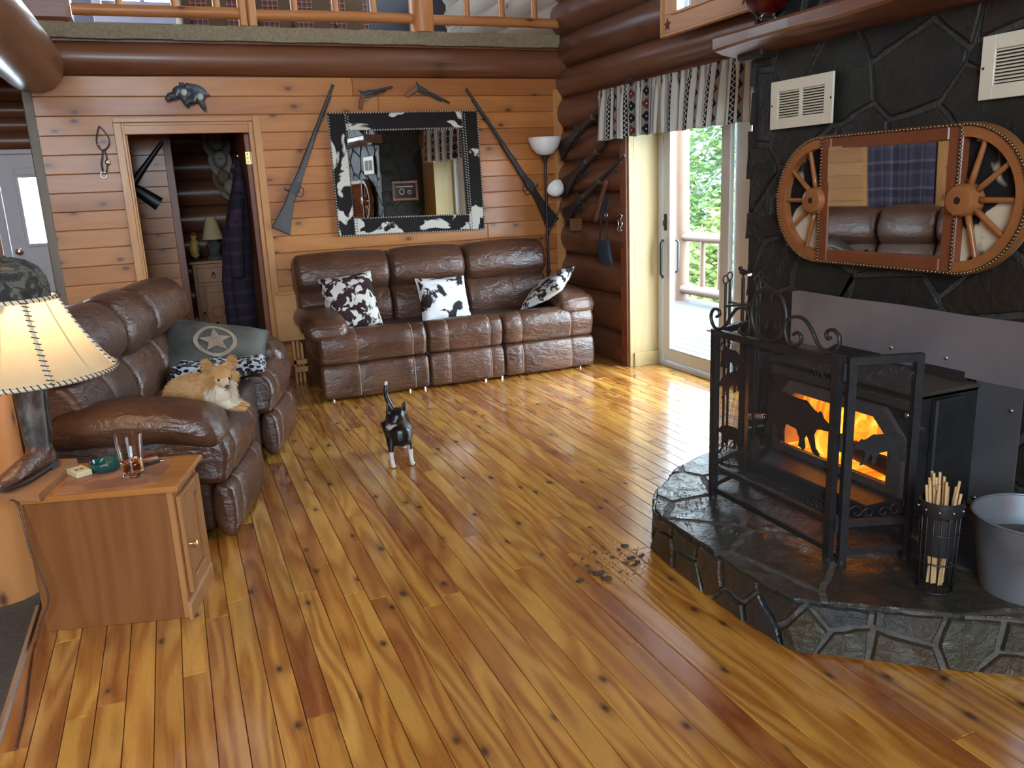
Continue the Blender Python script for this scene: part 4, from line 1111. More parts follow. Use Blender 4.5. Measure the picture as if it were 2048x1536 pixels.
def ring_face(outer, inner, x0, x1, mb):
    n = len(outer); vs = [(x0, y, z) for y, z in outer]+[(x0, y, z) for y, z in inner]+[(x1, y, z) for y, z in outer]+[(x1, y, z) for y, z in inner]
    fs = []
    for k in range(n):
        j = (k+1) % n
        fs += [(k, j, n+j, n+k), (2*n+k, 3*n+k, 3*n+j, 2*n+j), (k, 2*n+k, 2*n+j, j), (n+k, n+j, 3*n+j, 3*n+k)]
    return mb.add(vs, fs)
out = [(S0, HZ+.05), (S1, HZ+.05), (S1, .60), (S1, SZT-.012), (S0, SZT-.012), (S0, .60)]
WO = [(2.235, .295), (2.835, .295), (2.835, .475), (2.755, .552), (2.315, .552), (2.235, .475)]
DO = [(2.165, .248), (2.895, .248), (2.895, .49), (2.79, .602), (2.27, .602), (2.165, .49)]
inn = [(2.20, .275), (2.86, .275), (2.86, .48), (2.76, .575), (2.29, .575), (2.20, .48)]
o2 = [(S0+.012, HZ+.06), (S1-.012, HZ+.06), (S1-.012, .5), (S1-.012, SZT-.012), (S0+.012, SZT-.012), (S0+.012, .5)]
ring_face(o2, inn, SX+.002, SX+.02, MB()).build('front_plate', M['stove'], st, world=True)
dr = ring_face(DO, WO, SX-.022, SX+.002, MB()).build('door', M['stovedoor'], st, world=True)
MB().prism(WO, SX-.008, SX-.004, 'YZ').build('door_glass', glass('stove_glass', (1, .93, .85), .0, 1.02), dr, world=True)
MB().cbox((SX-.03, S0+.01, .615), (SX+.004, S1-.01, .652), .004).build('air_channel', M['stovetop'], st, world=True)
MB().cbox((2.29, 2.16, HZ+.004), (SX+.0, 2.89, .262), .008).build('ash_ledge', M['stove'], st, world=True)
MB().cbox((SX+.06, S0-.03, .25), (SX+.20, S0+.0, .655), .006).build('side_duct', M['stove'], st, world=True)
p = AX(1835, 803, SX-.04); MB().ell((SX-.03, S0+.02, .60), (.012, .012, .012), 10, 8).build('latch_knob', M['alum'], st, world=True, smooth=True)
hp = []
for i in range(200):
    a = i/200*2*math.pi*11; s_ = i/199; c_ = Vector((2.42, 2.905, .41)).lerp(Vector((2.38, 3.02, .385)), s_); hp.append(c_+Vector((math.cos(a)*.013, 0, math.sin(a)*.013)))
MB().tube(hp, .0025, 5).build('coil_handle', M['chrome'], st, world=True, smooth=True)
MB().cyl((2.47, 2.88, .42), (2.38, 3.03, .382), .005, n=8).build('handle_rod', M['black'], st, world=True)
MB().cyl((XF-.30, S0-.001, .545), (XF-.30, S0-.012, .545), .011, n=12).build('side_bolt', M['alum'], st, world=True)
# dark vent slots between stove top and panel
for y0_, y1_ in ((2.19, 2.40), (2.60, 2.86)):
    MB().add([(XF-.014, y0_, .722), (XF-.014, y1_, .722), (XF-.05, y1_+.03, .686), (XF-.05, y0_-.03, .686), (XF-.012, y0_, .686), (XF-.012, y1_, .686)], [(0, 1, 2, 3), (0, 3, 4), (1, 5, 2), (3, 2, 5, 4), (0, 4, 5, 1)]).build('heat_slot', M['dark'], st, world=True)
# inside: fire brick, logs, flames
M['brick_glow'] = mottled('fire_brick', (.42, .26, .15), (.55, .36, .22), 9, .8)
MB().box((2.98, S0+.02, HZ+.06), (3.01, S1-.02, SZT-.02)).box((SX+.03, S0+.015, HZ+.06), (2.98, S0+.04, SZT-.02)).box((SX+.03, S1-.04, HZ+.06), (2.98, S1-.015, SZT-.02)).build('fire_brick', M['brick_glow'], st, world=True)
t = NT('flames'); v = t.coord(); n = t.noise(t.mapping(v, (1, 6, 2.6)), 2.6, 4, .6, .7)
cc = t.ramp(n, [(.25, (1, .10, .003)), (.45, (1, .21, .008)), (.60, (1, .38, .03)), (.78, (1, .72, .22))])
t.set(Base_Color=(0, 0, 0, 1), Roughness=1., Emission_Color=cc, Emission_Strength=t.math('MULTIPLY', t.math('ADD', n, .05), 2.3)); M['flame'] = t.m
fire = thing('fire', 'bright orange log fire burning inside the stove', 'fire', (2.72, 2.52, HZ+.06))
rf = random.Random(9)
f = MB()
for i in range(3): f.add(*logmesh((2.60+.08*i, 2.24, HZ+.105+.03*(i % 2)), (2.64+.07*i, 2.80, HZ+.105+.04*((i+1) % 2)), .042, .038, 300+i, n=10))
split_build(f, 'burning_log', mottled('charred_log', (.01, .008, .007), (.05, .03, .02), 20, .9), fire, world=True, smooth=True)
MB().box((2.52, 2.17, HZ+.061), (2.95, 2.87, HZ+.085)).build('embers', M['flame'], fire, world=True)
for i in range(20):
    y = 2.20+.64*(i+.5)/20+rf.uniform(-.02, .02); x = rf.uniform(2.60, 2.88); h_ = rf.uniform(.26, .40); w_ = rf.uniform(.045, .075); ph = rf.uniform(0, 6)
    pts = [(x+.02*math.sin(ph+3*k/7), y+.03*math.sin(ph+4*k/7), HZ+.07+h_*k/7) for k in range(8)]
    MB().tube(pts, [w_*q for q in (.7, 1, 1.05, .95, .8, .55, .3, .05)], 9).build('flame', M['flame'], fire, world=True, smooth=True)


# ---- fire screen
PXS = 1.955
sc = thing('fire_screen', 'black iron folding fire screen with bear silhouettes on the hearth', 'fire screen', (PXS, 2.32, HZ))
BEAR = [(0, .33), (.03, .38), (.10, .42), (.13, .47), (.16, .49), (.19, .46), (.26, .49), (.36, .56), (.47, .55), (.6, .56), (.75, .58), (.88, .53), (.96, .43), (.985, .32), (.97, .22), (1.0, .10), (1.02, .02), (.93, 0), (.90, .04), (.90, .12), (.84, .21), (.78, .10), (.80, .02), (.70, 0), (.68, .04), (.70, .12), (.66, .22), (.5, .20), (.44, .10), (.46, .02), (.38, -.01), (.35, .03), (.37, .12), (.34, .18), (.28, .08), (.24, 0), (.14, -.02), (.15, .02), (.20, .06), (.23, .2), (.20, .27), (.14, .29), (.08, .29), (.02, .30)]
def spiral(c, r0, r1, a0, a1, n=22):
    return [(c[0]+(r0+(r1-r0)*i/n)*math.cos(a0+(a1-a0)*i/n), c[1]+(r0+(r1-r0)*i/n)*math.sin(a0+(a1-a0)*i/n)) for i in range(n+1)]
def panel(P0, P1, z0, z1, name, bears, scroll=.055, bar2=.334):
    """upright panel from ground point P0 to P1; local u runs from P0 to P1"""
    P0 = Vector(P0); P1 = Vector(P1); L = (P1-P0).length; e = (P1-P0)/L; az = math.atan2(e.y, e.x)
    M4 = Matrix.Translation((P0.x, P0.y, 0)) @ Matrix.Rotation(az, 4, 'Z')     # x along the panel, y normal
    w_ = .013
    f = MB().mat(M4)
    f.box((0, -w_, z0), (2*w_, w_, z1)).box((L-2*w_, -w_, z0), (L, w_, z1)).box((2*w_, -w_, z1-2*w_), (L-2*w_, w_, z1)).box((2*w_, -w_*.8, bar2-.011), (L-2*w_, w_*.8, bar2+.011)).box((2*w_, -w_*.8, z0+.02), (L-2*w_, w_*.8, z0+.04))
    f.cyl((w_, 0, HZ), (w_, 0, z0), .017, n=10).cyl((L-w_, 0, HZ), (L-w_, 0, z0), .017, n=10)
    fr = f.build(name, M['black'], sc, world=True)
    # woven wire
    g_ = MB().mat(M4); x0, x1, y0, y1 = 2*w_, L-2*w_, z0+.04, z1-2*w_; s_ = .0085; r_ = .00055
    def wires(sg):
        k = int((x1-x0+y1-y0)/s_)
        for i in range(1, k):
            c = i*s_
            if sg > 0: a = (x0+max(0, c-(y1-y0)), y0+min(c, y1-y0)); b = (x0+min(c, x1-x0), y0+max(0, c-(x1-x0)))
            else: a = (x1-max(0, c-(y1-y0)), y0+min(c, y1-y0)); b = (x1-min(c, x1-x0), y0+max(0, c-(x1-x0)))
            g_.tube([(a[0], .004, a[1]), (b[0], .004, b[1])], r_, 3, caps=False)
    wires(1); wires(-1)
    g_.build('wire_mesh', M['black'], fr, world=True, fix=False)['kind'] = 'stuff'
    # corner scrolls
    for (cx, cz, sx, sz) in ((2*w_, z1-2*w_, 1, -1), (L-2*w_, z1-2*w_, -1, -1), (2*w_, bar2+.011, 1, 1), (L-2*w_, bar2+.011, -1, 1)):
        q = MB().mat(M4); a = scroll
        p1 = spiral((a*.62, a*.55), a*.55, a*.12, math.pi*.95, math.pi*-1.1); p2 = spiral((a*1.45, a*.42), a*.42, a*.1, math.pi*.9, math.pi*-1.0)
        p1 = [(0.003, a*1.2), (.003, a*.9)]+p1
        for p in (p1, p2): q.tube([(cx+sx*x, -.002, cz+sz*z) for x, z in p], .0024, 5)
        split_build(q, 'corner_scroll', M['black'], fr, world=True, smooth=True)
    for (u0, u1, zf, zh, flip) in bears:
        pts = [((u0+(u1-u0)*((1-x) if flip else x)), zf+zh/.58*y) for x, y in BEAR]
        MB().mat(M4).prism(pts, -.006, -.003, 'XZ').build('bear', M['black'], fr, world=True)
    return fr, M4, L
# main panel: u from y=2.66 (far left) to y=1.985
fr, MM, LL = panel((PXS, 2.665), (PXS, 1.985), .205, .905, 'main_panel', [(.33, .655, .555, .185, True), (.055, .20, .76, .085, True), (.045, .19, .445, .09, False)])
panel((PXS+.012, 1.966), (2.205, 1.888), .205, .912, 'right_wing', [(.03, .215, .545, .105, False)], scroll=.05)
panel((2.20, 2.765), (PXS+.012, 2.683), .205, .90, 'left_wing', [(.04, .20, .60, .10, True)], scroll=.05)
# crest of scrolls over the main panel: traced on the panel's own plane
def Z1(x, y): p = AX(1400+x/2.648, 560+y/2.648, PXS); return (PXS, p.y, p.z)
f = MB()
f.tube(open_curve([Z1(*q) for q in ((105, 200), (82, 195), (88, 160), (110, 175), (100, 240), (75, 240))][:0] or [Z1(*q) for q in ((88, 195), (104, 183), (98, 158), (72, 156), (58, 195), (75, 248), (110, 258), (140, 235), (165, 190), (200, 150), (240, 150), (262, 190), (262, 250), (240, 290), (210, 270), (212, 235), (230, 228))], 5), .0075, 7, flat=.8)
f.tube(open_curve([Z1(*q) for q in ((495, 290), (515, 278), (536, 300), (530, 335), (500, 350), (470, 335), (452, 280), (455, 225), (480, 200), (520, 195), (560, 215), (595, 270), (625, 340), (660, 380), (700, 385), (735, 350), (738, 300), (710, 266), (680, 268), (668, 290), (678, 312), (692, 305))], 5), .0075, 7, flat=.8)
split_build(f, 'crest_scroll', M['black'], sc, world=True, smooth=True)
cy, cz = Z1(362, 185)[1], Z1(362, 185)[2]
MB().ring((PXS, cy, cz), .094, .097, .008, 'YZ', 36, 7).build('crest_ring', M['black'], sc, world=True, smooth=True)
MB().prism([(cy+.075-.15*x, cz-.05+.15/.58*.7*y) for x, y in BEAR], PXS-.003, PXS+.003, 'YZ').build('crest_bear', M['black'], sc, world=True)
f = MB(); f.cbox((PXS-.006, cy-.004, .905), (PXS+.006, cy+.004, cz-.09), .001); f.build('crest_stem', M['black'], sc, world=True)
for hz in (.33, .62, .86):
    MB().cyl((PXS+.012, 1.978, hz-.03), (PXS+.012, 1.978, hz+.03), .007, n=8).build('hinge', M['black'], sc, world=True)
    MB().cyl((PXS+.012, 2.672, hz-.03), (PXS+.012, 2.672, hz+.03), .007, n=8).build('hinge', M['black'], sc, world=True)
# ---- fire tools behind the screen
TB = Vector((2.34, 2.98, HZ))
tt = thing('fireplace_tool_set', 'black iron fireplace tool stand behind the fire screen', 'tool set', TB)
MB().lathe([(.10, 0), (.10, .008), (.03, .016), (.012, .03), (0, .03)], 20, cap=False).build('base', M['black'], tt, smooth=40)
f = MB(); f.tube([(0, 0, .02), (0, 0, .86)], .008, 8); f.build('pole', M['black'], tt)
f = MB(); f.tube([(-.10, 0, .74), (.10, 0, .74)], .006, 6); f.build('crossbar', M['black'], tt)
f = MB(); f.tube([(0, -.10, .74), (0, .10, .74)], .006, 6); f.build('crossbar', M['black'], tt)
for nm, dx, dy in (('poker', -.095, 0), ('shovel', .095, 0), ('brush', 0, -.095), ('tongs', 0, .095)):
    f = MB(); f.tube(open_curve([(dx, dy, .84), (dx, dy, .78), (dx, dy, .4), (dx, dy, .14)], 3), .006, 7); h_ = f.build(nm, M['black'], tt, smooth=40)
    e_ = MB()
    if nm == 'poker': e_.tube([(dx, dy, .14), (dx, dy, .08), (dx-.02, dy, .06), (dx-.035, dy, .09)], [.006, .006, .005, .002], 7)
    elif nm == 'shovel': e_.add([(dx-.045, dy, .05), (dx+.045, dy, .05), (dx+.045, dy-.01, .15), (dx-.045, dy-.01, .15), (dx-.05, dy+.025, .05), (dx+.05, dy+.025, .05), (dx+.05, dy+.015, .15), (dx-.05, dy+.015, .15)], [(0, 1, 2, 3), (7, 6, 5, 4), (0, 3, 7, 4), (1, 5, 6, 2), (3, 2, 6, 7), (0, 4, 5, 1)])
    elif nm == 'brush': e_.lathe([(.012, .15), (.03, .13), (.04, .05), (.0, .05)], 14, (dx, dy, 0), cap=False)
    else: e_.tube([(dx-.012, dy, .14), (dx-.022, dy, .1), (dx-.006, dy, .06)], .005, 6)
    e_.build('head', M['black'], h_)
    MB().ring((dx, dy, .86), .014, .018, .0035, 'XZ', 14, 5).build('loop', M['black'], h_, smooth=True)
f = MB(); f.ell((0, 0, .885), (.012, .028, .014), 10, 6).ell((0, .02, .90), (.010, .012, .011), 8, 6).tube([(0, .03, .90), (0, .045, .897)], [.004, .001], 6).tube([(0, -.02, .887), (0, -.05, .882)], [.008, .004], 6).tube([(0, 0, .86), (0, 0, .88)], .005, 6)
blob('bird_finial', f, .003, M['black'], tt, 3)
# ---- wire basket with sticks
KB = Vector((2.108, 1.695, HZ)); kb = thing('stick_basket', 'tall black wire basket holding long fire sticks on the hearth', 'basket', KB)
KH = .30
f = MB()
for k in range(16):
    a = 2*math.pi*k/16; f = MB(); f.tube([(.052*math.cos(a), .052*math.sin(a), .004), (.058*math.cos(a), .058*math.sin(a), KH)], .0022, 5); f.build('wire', M['black'], kb, smooth=True)
for z, r_ in ((.004, .053), (.10, .055), (.20, .057)): MB().ring((0, 0, z), r_, r_, .0026, 'XY', 28, 6).build('hoop', M['black'], kb, smooth=True)
f = MB(); f.lathe([(.060, KH-.045), (.064, KH-.04), (.064, KH+.0), (.060, KH+.004), (.058, KH), (.058, KH-.045)], 30, cap=False); f.build('collar', M['black'], kb, smooth=40)
for k in range(10):
    a = 2*math.pi*k/10; MB().ell((.065*math.cos(a), .065*math.sin(a), KH-.02), (.004, .004, .004), 8, 6).build('rivet', M['alum'], kb, smooth=True)
MB().lathe([(0, .125), (.05, .125), (.0545, .15), (.0555, KH-.05), (.0535, KH-.05), (.05, .15), (.047, .132), (0, .132)], 24, cap=False).build('liner', plain('black_liner', (.008, .008, .009), .6), kb, smooth=40)
M['stick'] = wood('pale_stick', [(.62, .42, .2), (.68, .48, .25)], 'Z', grain=.3, knots=0, rough=.6)
rk = random.Random(21)
for k in range(24):
    a = rk.uniform(0, 2*math.pi); r_ = .04*math.sqrt(rk.random()); lean = .018 if k < 21 else .05
    ex = -.014 if k < 20 else .05; p0 = KB+Vector((r_*math.cos(a)*.6, r_*math.sin(a)*.6, .02)); p1 = KB+Vector((r_*math.cos(a)+rk.uniform(-.008, .008)+(-.012 if k < 19 else .0), r_*math.sin(a)+(.016 if k < 19 else -.03), rk.uniform(.315, .385)))
    tag(MB().cyl(p0, p1, .0042, n=7).build('fire_stick', M['stick'], smooth=50), 'thin pale wooden stick standing in the wire basket', 'stick', 'sticks in the wire basket')
# ---- galvanised bucket
BB = Vector((2.36, 1.565, HZ)); bk = thing('bucket', 'galvanised metal ash bucket standing on the hearth', 'bucket', BB)
t = NT('galvanised_bucket'); v = t.coord(); n = t.noise(v, 5, 4); t.set(Base_Color=t.ramp(n, [(.35, (.17, .20, .24)), (.6, (.29, .32, .36)), (.75, (.30, .25, .24))]), Metallic=.6, Roughness=t.math('ADD', t.math('MULTIPLY', n, .3), .22)); M['galv'] = t.m
MB().lathe([(0, .008), (.130, .008), (.132, 0), (.136, 0), (.138, .012), (.174, .245), (.171, .245), (.134, .014), (0, .014)], 40, cap=False).build('pail', M['galv'], bk, smooth=40)
MB().ring((0, 0, .247), .174, .174, .0045, 'XY', 48, 7).build('rim', M['galv'], bk, smooth=True)
MB().lathe([(0, .15), (.1545, .15)], 32, cap=False).build('ash', mottled('wood_ash', (.05, .05, .045), (.10, .10, .09), 40, .95, .5), bk)
ea = math.atan2(-.60, -.80)
for s_ in (0, math.pi):
    a = ea+s_+.25; c_ = Vector((.175*math.cos(a), .175*math.sin(a), .228)); n_ = Vector((math.cos(a), math.sin(a), 0)); f = MB()
    f.tube([c_-n_*.004, c_+n_*.006], .020, 16); er = f.build('ear', M['galv'], bk, smooth=40)
    MB().tube([c_+n_*.006, c_+n_*.012], .006, 10).build('pivot', M['galv'], er, smooth=40)
a0 = ea+.25; pts = []
for i in range(25):
    a = a0+math.pi*i/24; dr_ = math.sin(math.pi*i/24); pts.append((.186*math.cos(a), .186*math.sin(a), .236+.012*dr_))
MB().tube(pts, .004, 7).build('bail', M['galv'], bk, smooth=True)
for k in (1.2, 3.6): a = ea+k; MB().tube([(.138*math.cos(a), .138*math.sin(a), .012), (.1735*math.cos(a), .1735*math.sin(a), .240)], .003, 5).build('side_seam', M['galv'], bk, smooth=True)
# ---- mantel
mt = thing('mantel_shelf', 'rough half log mantel shelf over the fireplace', 'mantel', (2.7, 2.5, 2.09))
prof = [(2.605, 2.163), (2.595, 2.15), (2.595, 2.108), (2.61, 2.098), (2.66, 2.082), (2.74, 2.066), (2.83, 2.06), (2.83, 2.163)]
nn_ = 10; vs = []; fs = []
for i in range(nn_+1):
    y = 3.585-2.7*i/nn_
    for x, z in prof: vs.append((x+.006*math.sin(i*1.9) if x < 2.7 else x, y, z+(.006*math.sin(i*2.3+x*9) if z < 2.12 else 0)))
m_ = len(prof)
for i in range(nn_):
    for k in range(m_): fs.append((i*m_+k, i*m_+(k+1) % m_, (i+1)*m_+(k+1) % m_, (i+1)*m_+k))
fs += [tuple(range(m_-1, -1, -1)), tuple(range(nn_*m_, (nn_+1)*m_))]
MB().add(vs, fs).build('slab', M['log'], mt, world=True)
p = AX(1452, 78, 3.30); MB().ring((3.30, p.y, p.z), .028, .028, .004, 'YZ', 18, 6, R(30), R(330)).build('hook', M['brass'], mt, world=True, smooth=True)
# jar of red liquid
J = Vector((2.70, 3.305, 2.1645)); jr = thing('glass_jar', 'round footed glass jar of red liquid on the mantel', 'jar', J)
MB().lathe([(0, 0), (.055, 0), (.056, .006), (.030, .016), (.036, .03), (.085, .075), (.108, .125), (.104, .165), (.08, .20), (.077, .20), (.100, .165), (.104, .125), (.082, .078), (.03, .034), (0, .03)], 36, cap=False).build('jar', glass('jar_glass', (1, 1, 1), 0, 1.45), jr, smooth=35)
MB().lathe([(0, .0315), (.0285, .0345), (.081, .0785), (.1025, .118), (0, .118)], 36, cap=False).build('red_liquid', plain('red_liquid', (.16, .004, .008), .08, 0., Transmission_Weight=.5, IOR=1.33), jr, smooth=35)
# ---- grille vents
M['ventdark'] = plain('vent_shadow', (.02, .018, .014), .8)
def vent(label, y0, y1, z0, z1, cols):
    r_ = thing('wall_vent', label, 'vent', (XF-.02, (y0+y1)/2, z0))
    bw = .055; f = MB(); x0, x1 = XF-.030, XF-.020
    f.cbox((x0, y0, z0), (x1, y0+bw, z1), .002).cbox((x0, y1-bw, z0), (x1, y1, z1), .002).cbox((x0, y0+bw-.002, z0), (x1, y1-bw+.002, z0+bw*.9), .002).cbox((x0, y0+bw-.002, z1-bw*.9), (x1, y1-bw+.002, z1), .002)
    if cols == 2: f.cbox((x0+.001, (y0+y1)/2-.010, z0+bw*.8), (x1, (y0+y1)/2+.010, z1-bw*.8), .001)
    f.build('face_frame', M['offwhite'], r_, world=True)
    MB().box((XF-.016, y0+.02, z0+.02), (XF-.008, y1-.02, z1-.02)).build('duct', M['ventdark'], r_, world=True)
    n = 10; yy = [(y0+bw, (y0+y1)/2-.010), ((y0+y1)/2+.010, y1-bw)] if cols == 2 else [(y0+bw, y1-bw)]
    H_ = z1-z0-1.8*bw
    for a, b in yy:
        for i in range(n+1):
            z = z0+.9*bw+H_*i/n-.003
            MB().add([(x0+.001, a, z), (x0+.001, b, z), (x1+.002, b, z+.0035), (x1+.002, a, z+.0035), (x0+.002, a, z-.005), (x0+.002, b, z-.005), (x1+.003, b, z-.0015), (x1+.003, a, z-.0015)], [(0, 1, 2, 3), (7, 6, 5, 4), (0, 4, 5, 1), (2, 6, 7, 3), (1, 5, 6, 2), (0, 3, 7, 4)]).build('louvre', M['offwhite'], r_, world=True)
    for y in (y0+.012, y1-.012): MB().ell((x0, y, (z0+z1)/2), (.003, .005, .005), 8, 6).build('screw', M['dark'], r_, world=True, smooth=True)
c1 = AX(1542, 166, XF-.03); c2 = AX(1668, 141, XF-.03); c3 = AX(1539, 260, XF-.03); c4 = AX(1667, 246, XF-.03)
vent('cream metal double grille vent on the stone near the patio door', c2.y, c1.y, (c3.z+c4.z)/2, (c1.z+c2.z)/2, 2)
c1 = AX(1966, 74, XF-.03); c3 = AX(1954, 202, XF-.03)
vent('cream metal grille vent on the stone above the spoked wheel end of the mirror', c1.y-.42, c1.y, c3.z, c1.z, 1)
# ---- wagon wheel mirror
WX = XF-.062
def W1(x, y): p = AX(1500+x/3.737, 220+y/3.737, WX); return p
pTL, pTR, pBL, pBR = W1(550, 195), W1(1620, 85), W1(505, 1145), W1(1525, 1225)
yl = (pTL.y+pBL.y)/2; yr = (pTR.y+pBR.y)/2; zt = (pTL.z+pTR.z)/2; zb_ = (pBL.z+pBR.z)/2; zc = (zt+zb_)/2; rad = (zt-zb_)/2
wm = thing('wagon_wheel_mirror', 'wooden mirror with half wagon wheel ends and brass nailheads on the stone', 'mirror', (WX, (yl+yr)/2, zb_))
M['wheelwood'] = wood('red_orange_wood', [(.17, .046, .018), (.20, .058, .022)], 'Z', across=1.4, grain=.4, knots=0, rough=.4, coat=.15)
M['wheelwood2'] = wood('orange_rim_wood', [(.30, .115, .034), (.34, .13, .04)], 'Y', across=1.4, grain=.4, knots=0, rough=.4, coat=.15)
x0, x1 = WX-.012, WX+.03; fw = .062
f = MB()
f.cbox((x0, yl-fw, zb_), (x1, yl, zt), .005); f.build('stile', M['wheelwood'], wm, world=True)
f = MB(); f.cbox((x0, yr, zb_), (x1, yr+fw, zt), .005); f.build('stile', M['wheelwood'], wm, world=True)
f = MB(); f.cbox((x0, yr+fw, zt-fw), (x1, yl-fw, zt), .005); f.build('rail', M['wheelwood'], wm, world=True)
f = MB(); f.cbox((x0, yr+fw, zb_), (x1, yl-fw, zb_+fw), .005); f.build('rail', M['wheelwood'], wm, world=True)
# glass, leaning a little down and towards the back of the room
c_ = Vector((WX+.006, (yl+yr)/2, zc)); hy = (yl-yr)/2-fw+.012; hz = rad-fw+.012
n_ = Matrix.Rotation(R(3.0), 3, 'Z') @ Matrix.Rotation(R(-1.5), 3, 'Y')
def G(y, z, d=0): return c_+n_ @ Vector((d, y, z))
MB().add([G(-hy, -hz), G(hy, -hz), G(hy, hz), G(-hy, hz), G(-hy, -hz, .004), G(hy, -hz, .004), G(hy, hz, .004), G(-hy, hz, .004)], [(0, 1, 2, 3), (7, 6, 5, 4), (0, 4, 5, 1), (1, 5, 6, 2), (2, 6, 7, 3), (3, 7, 4, 0)]).build('mirror_glass', M['mirror'], wm, world=True)
MB().box((WX+.03, yr, zb_), (WX+.045, yl, zt)).build('back_board', M['redtrim'], wm, world=True)
M['hide'] = patches('black_white_cowhide', (.012, .010, .011), (.58, .50, .36), 4.2, .52, rough=.85, dist=.8)
for sg, yc in ((1, yl), (-1, yr)):
    arc = [R(-90+180*i/32) for i in range(33)]
    ro, ri = rad, rad-.052
    vs = []; fs = []
    for a in arc:
        for r_, x in ((ro, x0), (ri, x0), (ri, x1), (ro, x1)): vs.append((x, yc+sg*r_*math.cos(a), zc+r_*math.sin(a)))
    for i in range(32):
        for k in range(4): fs.append((i*4+k, i*4+(k+1) % 4, i*4+4+(k+1) % 4, i*4+4+k))
    fs += [(0, 1, 2, 3), (131, 130, 129, 128)]
    rim = MB().add(vs, fs).build('wheel_rim', M['wheelwood2'], wm, world=True, smooth=35)
    MB().prism([(yc+sg*(ro-.004)*math.cos(a), zc+(ro-.004)*math.sin(a)) for a in arc], WX+.026, WX+.040, 'YZ').build('cowhide', M['hide'], wm, world=True)
    f = MB(); f.tube([(x0-.03, yc+sg*.02, zc), (x0-.028, yc+sg*.02, zc), (x0-.01, yc+sg*.02, zc), (x1, yc+sg*.02, zc)], [.045, .052, .06, .062], 24); f.build('hub', M['wheelwood2'], wm, world=True, smooth=40)
    MB().cyl((x0-.0305, yc+sg*.02, zc), (x0-.026, yc+sg*.02, zc), .014, n=14).build('hub_hole', M['dark'], wm, world=True)
    for k, a in enumerate((74, 38, 0, -38, -74)):
        a = R(a); d_ = Vector((0, sg*math.cos(a), math.sin(a))); c0 = Vector((WX+.004, yc+sg*.02, zc))
        f = MB(); f.tube([c0+d_*.05, c0+d_*.10, c0+d_*(ri-.02), c0+d_*(ri+.005)], [.013, .0115, .0095, .0105], 10); f.build('spoke', M['wheelwood2'], wm, world=True, smooth=True)
f = MB(); M['nail'] = plain('antique_brass', (.22, .15, .08), .35, .9)
def stud(y, z): f.ell((x0-.002, y, z), (.007, .0075, .0075), 8, 4)
per_ = []
for i in range(41): per_.append((yl+(yr-yl)*i/40, zt-.008)); per_.append((yl+(yr-yl)*i/40, zb_+.008))
for sg, yc in ((1, yl), (-1, yr)):
    for i in range(1, 62): a = R(-90+180*i/62); per_.append((yc+sg*(rad-.008)*math.cos(a), zc+(rad-.008)*math.sin(a)))
    for i in range(1, 40): per_.append((yc-sg*.008, zb_+2*rad*i/40))
for y, z in per_: stud(y, z)
f.build('nailheads', M['nail'], wm, world=True, smooth=True)['kind'] = 'stuff'
# ================================================================== side of the chimney breast (seen in the cowhide mirror)
stone_face([(2.79, .19), (3.35, .19), (3.35, 2.85), (2.79, 2.85)], scatter(2.75, 3.4, .15, 2.9, 26, rs, .2), .018, lambda c: MB().prism(c, 3.49, 3.512+rs.uniform(0, .012), 'XZ', ch=.006), rs, M['slate'], fp)
sbx = thing('shadow_box', 'dark shadow box frame of relics on the chimney side', 'frame', (3.08, 3.54, 1.36))
f = MB(); f.cbox((2.92, 3.526, 1.36), (3.26, 3.56, 1.39), .003).cbox((2.92, 3.526, 1.57), (3.26, 3.56, 1.60), .003).cbox((2.92, 3.526, 1.39), (2.95, 3.56, 1.57), .003).cbox((3.23, 3.526, 1.39), (3.26, 3.56, 1.57), .003); f.build('frame', M['redtrim'], sbx, world=True)
MB().box((2.945, 3.527, 1.385), (3.235, 3.532, 1.575)).build('backing', plain('felt_backing', (.06, .05, .045), .9), sbx, world=True)
MB().tube([(2.97, 3.545, 1.53), (3.2, 3.545, 1.53)], .006, 8).build('relic_rod', M['alum'], sbx, world=True)
MB().ring((3.05, 3.542, 1.47), .03, .035, .006, 'XZ', 16, 6).build('relic_ring', M['alum'], sbx, world=True, smooth=True)
MB().ring((3.15, 3.542, 1.46), .022, .022, .005, 'XZ', 16, 6).build('relic_ring', M['brass'], sbx, world=True, smooth=True)
# ================================================================== valance over the patio door
va = thing('valance_curtain', 'off white valance with southwestern diamond stripes over the patio door', 'valance', (3.2, 4.95, 1.79))
t = NT('southwest_fabric'); uv = t.n('ShaderNodeTexCoord').outputs['UV']; sp = t.n('ShaderNodeSeparateXYZ', _0=uv); u_, v_ = sp.outputs[0], sp.outputs[1]
fr_ = t.math('FRACT', t.math('DIVIDE', u_, .37))
base = t.ramp(fr_, [(0, (.66, .66, .61)), (.12, (.27, .23, .20)), (.37, (.66, .66, .61)), (.49, (.42, .40, .39)), (.60, (.05, .045, .05)), (.625, (.46, .44, .43)), (.70, (.66, .66, .61)), (.81, (.02, .02, .025)), (.91, (.62, .62, .57))], 'CONSTANT')
a_ = t.math('ABSOLUTE', t.math('DIVIDE', t.math('SUBTRACT', fr_, .245), .125)); vb = t.math('DIVIDE', v_, .085); b_ = t.math('ABSOLUTE', t.math('SUBTRACT', t.math('MULTIPLY', t.math('FRACT', vb), 2.), 1.))
def stair(q): return t.math('DIVIDE', t.math('FLOOR', t.math('MULTIPLY', q, 5.)), 5.)
dsum = t.math('ADD', stair(a_), stair(b_)); inb = t.math('LESS_THAN', a_, 1.)
dia = t.math('MULTIPLY', t.math('LESS_THAN', dsum, .75), inb); dot = t.math('MULTIPLY', t.math('LESS_THAN', t.math('ADD', a_, b_), .16), inb)
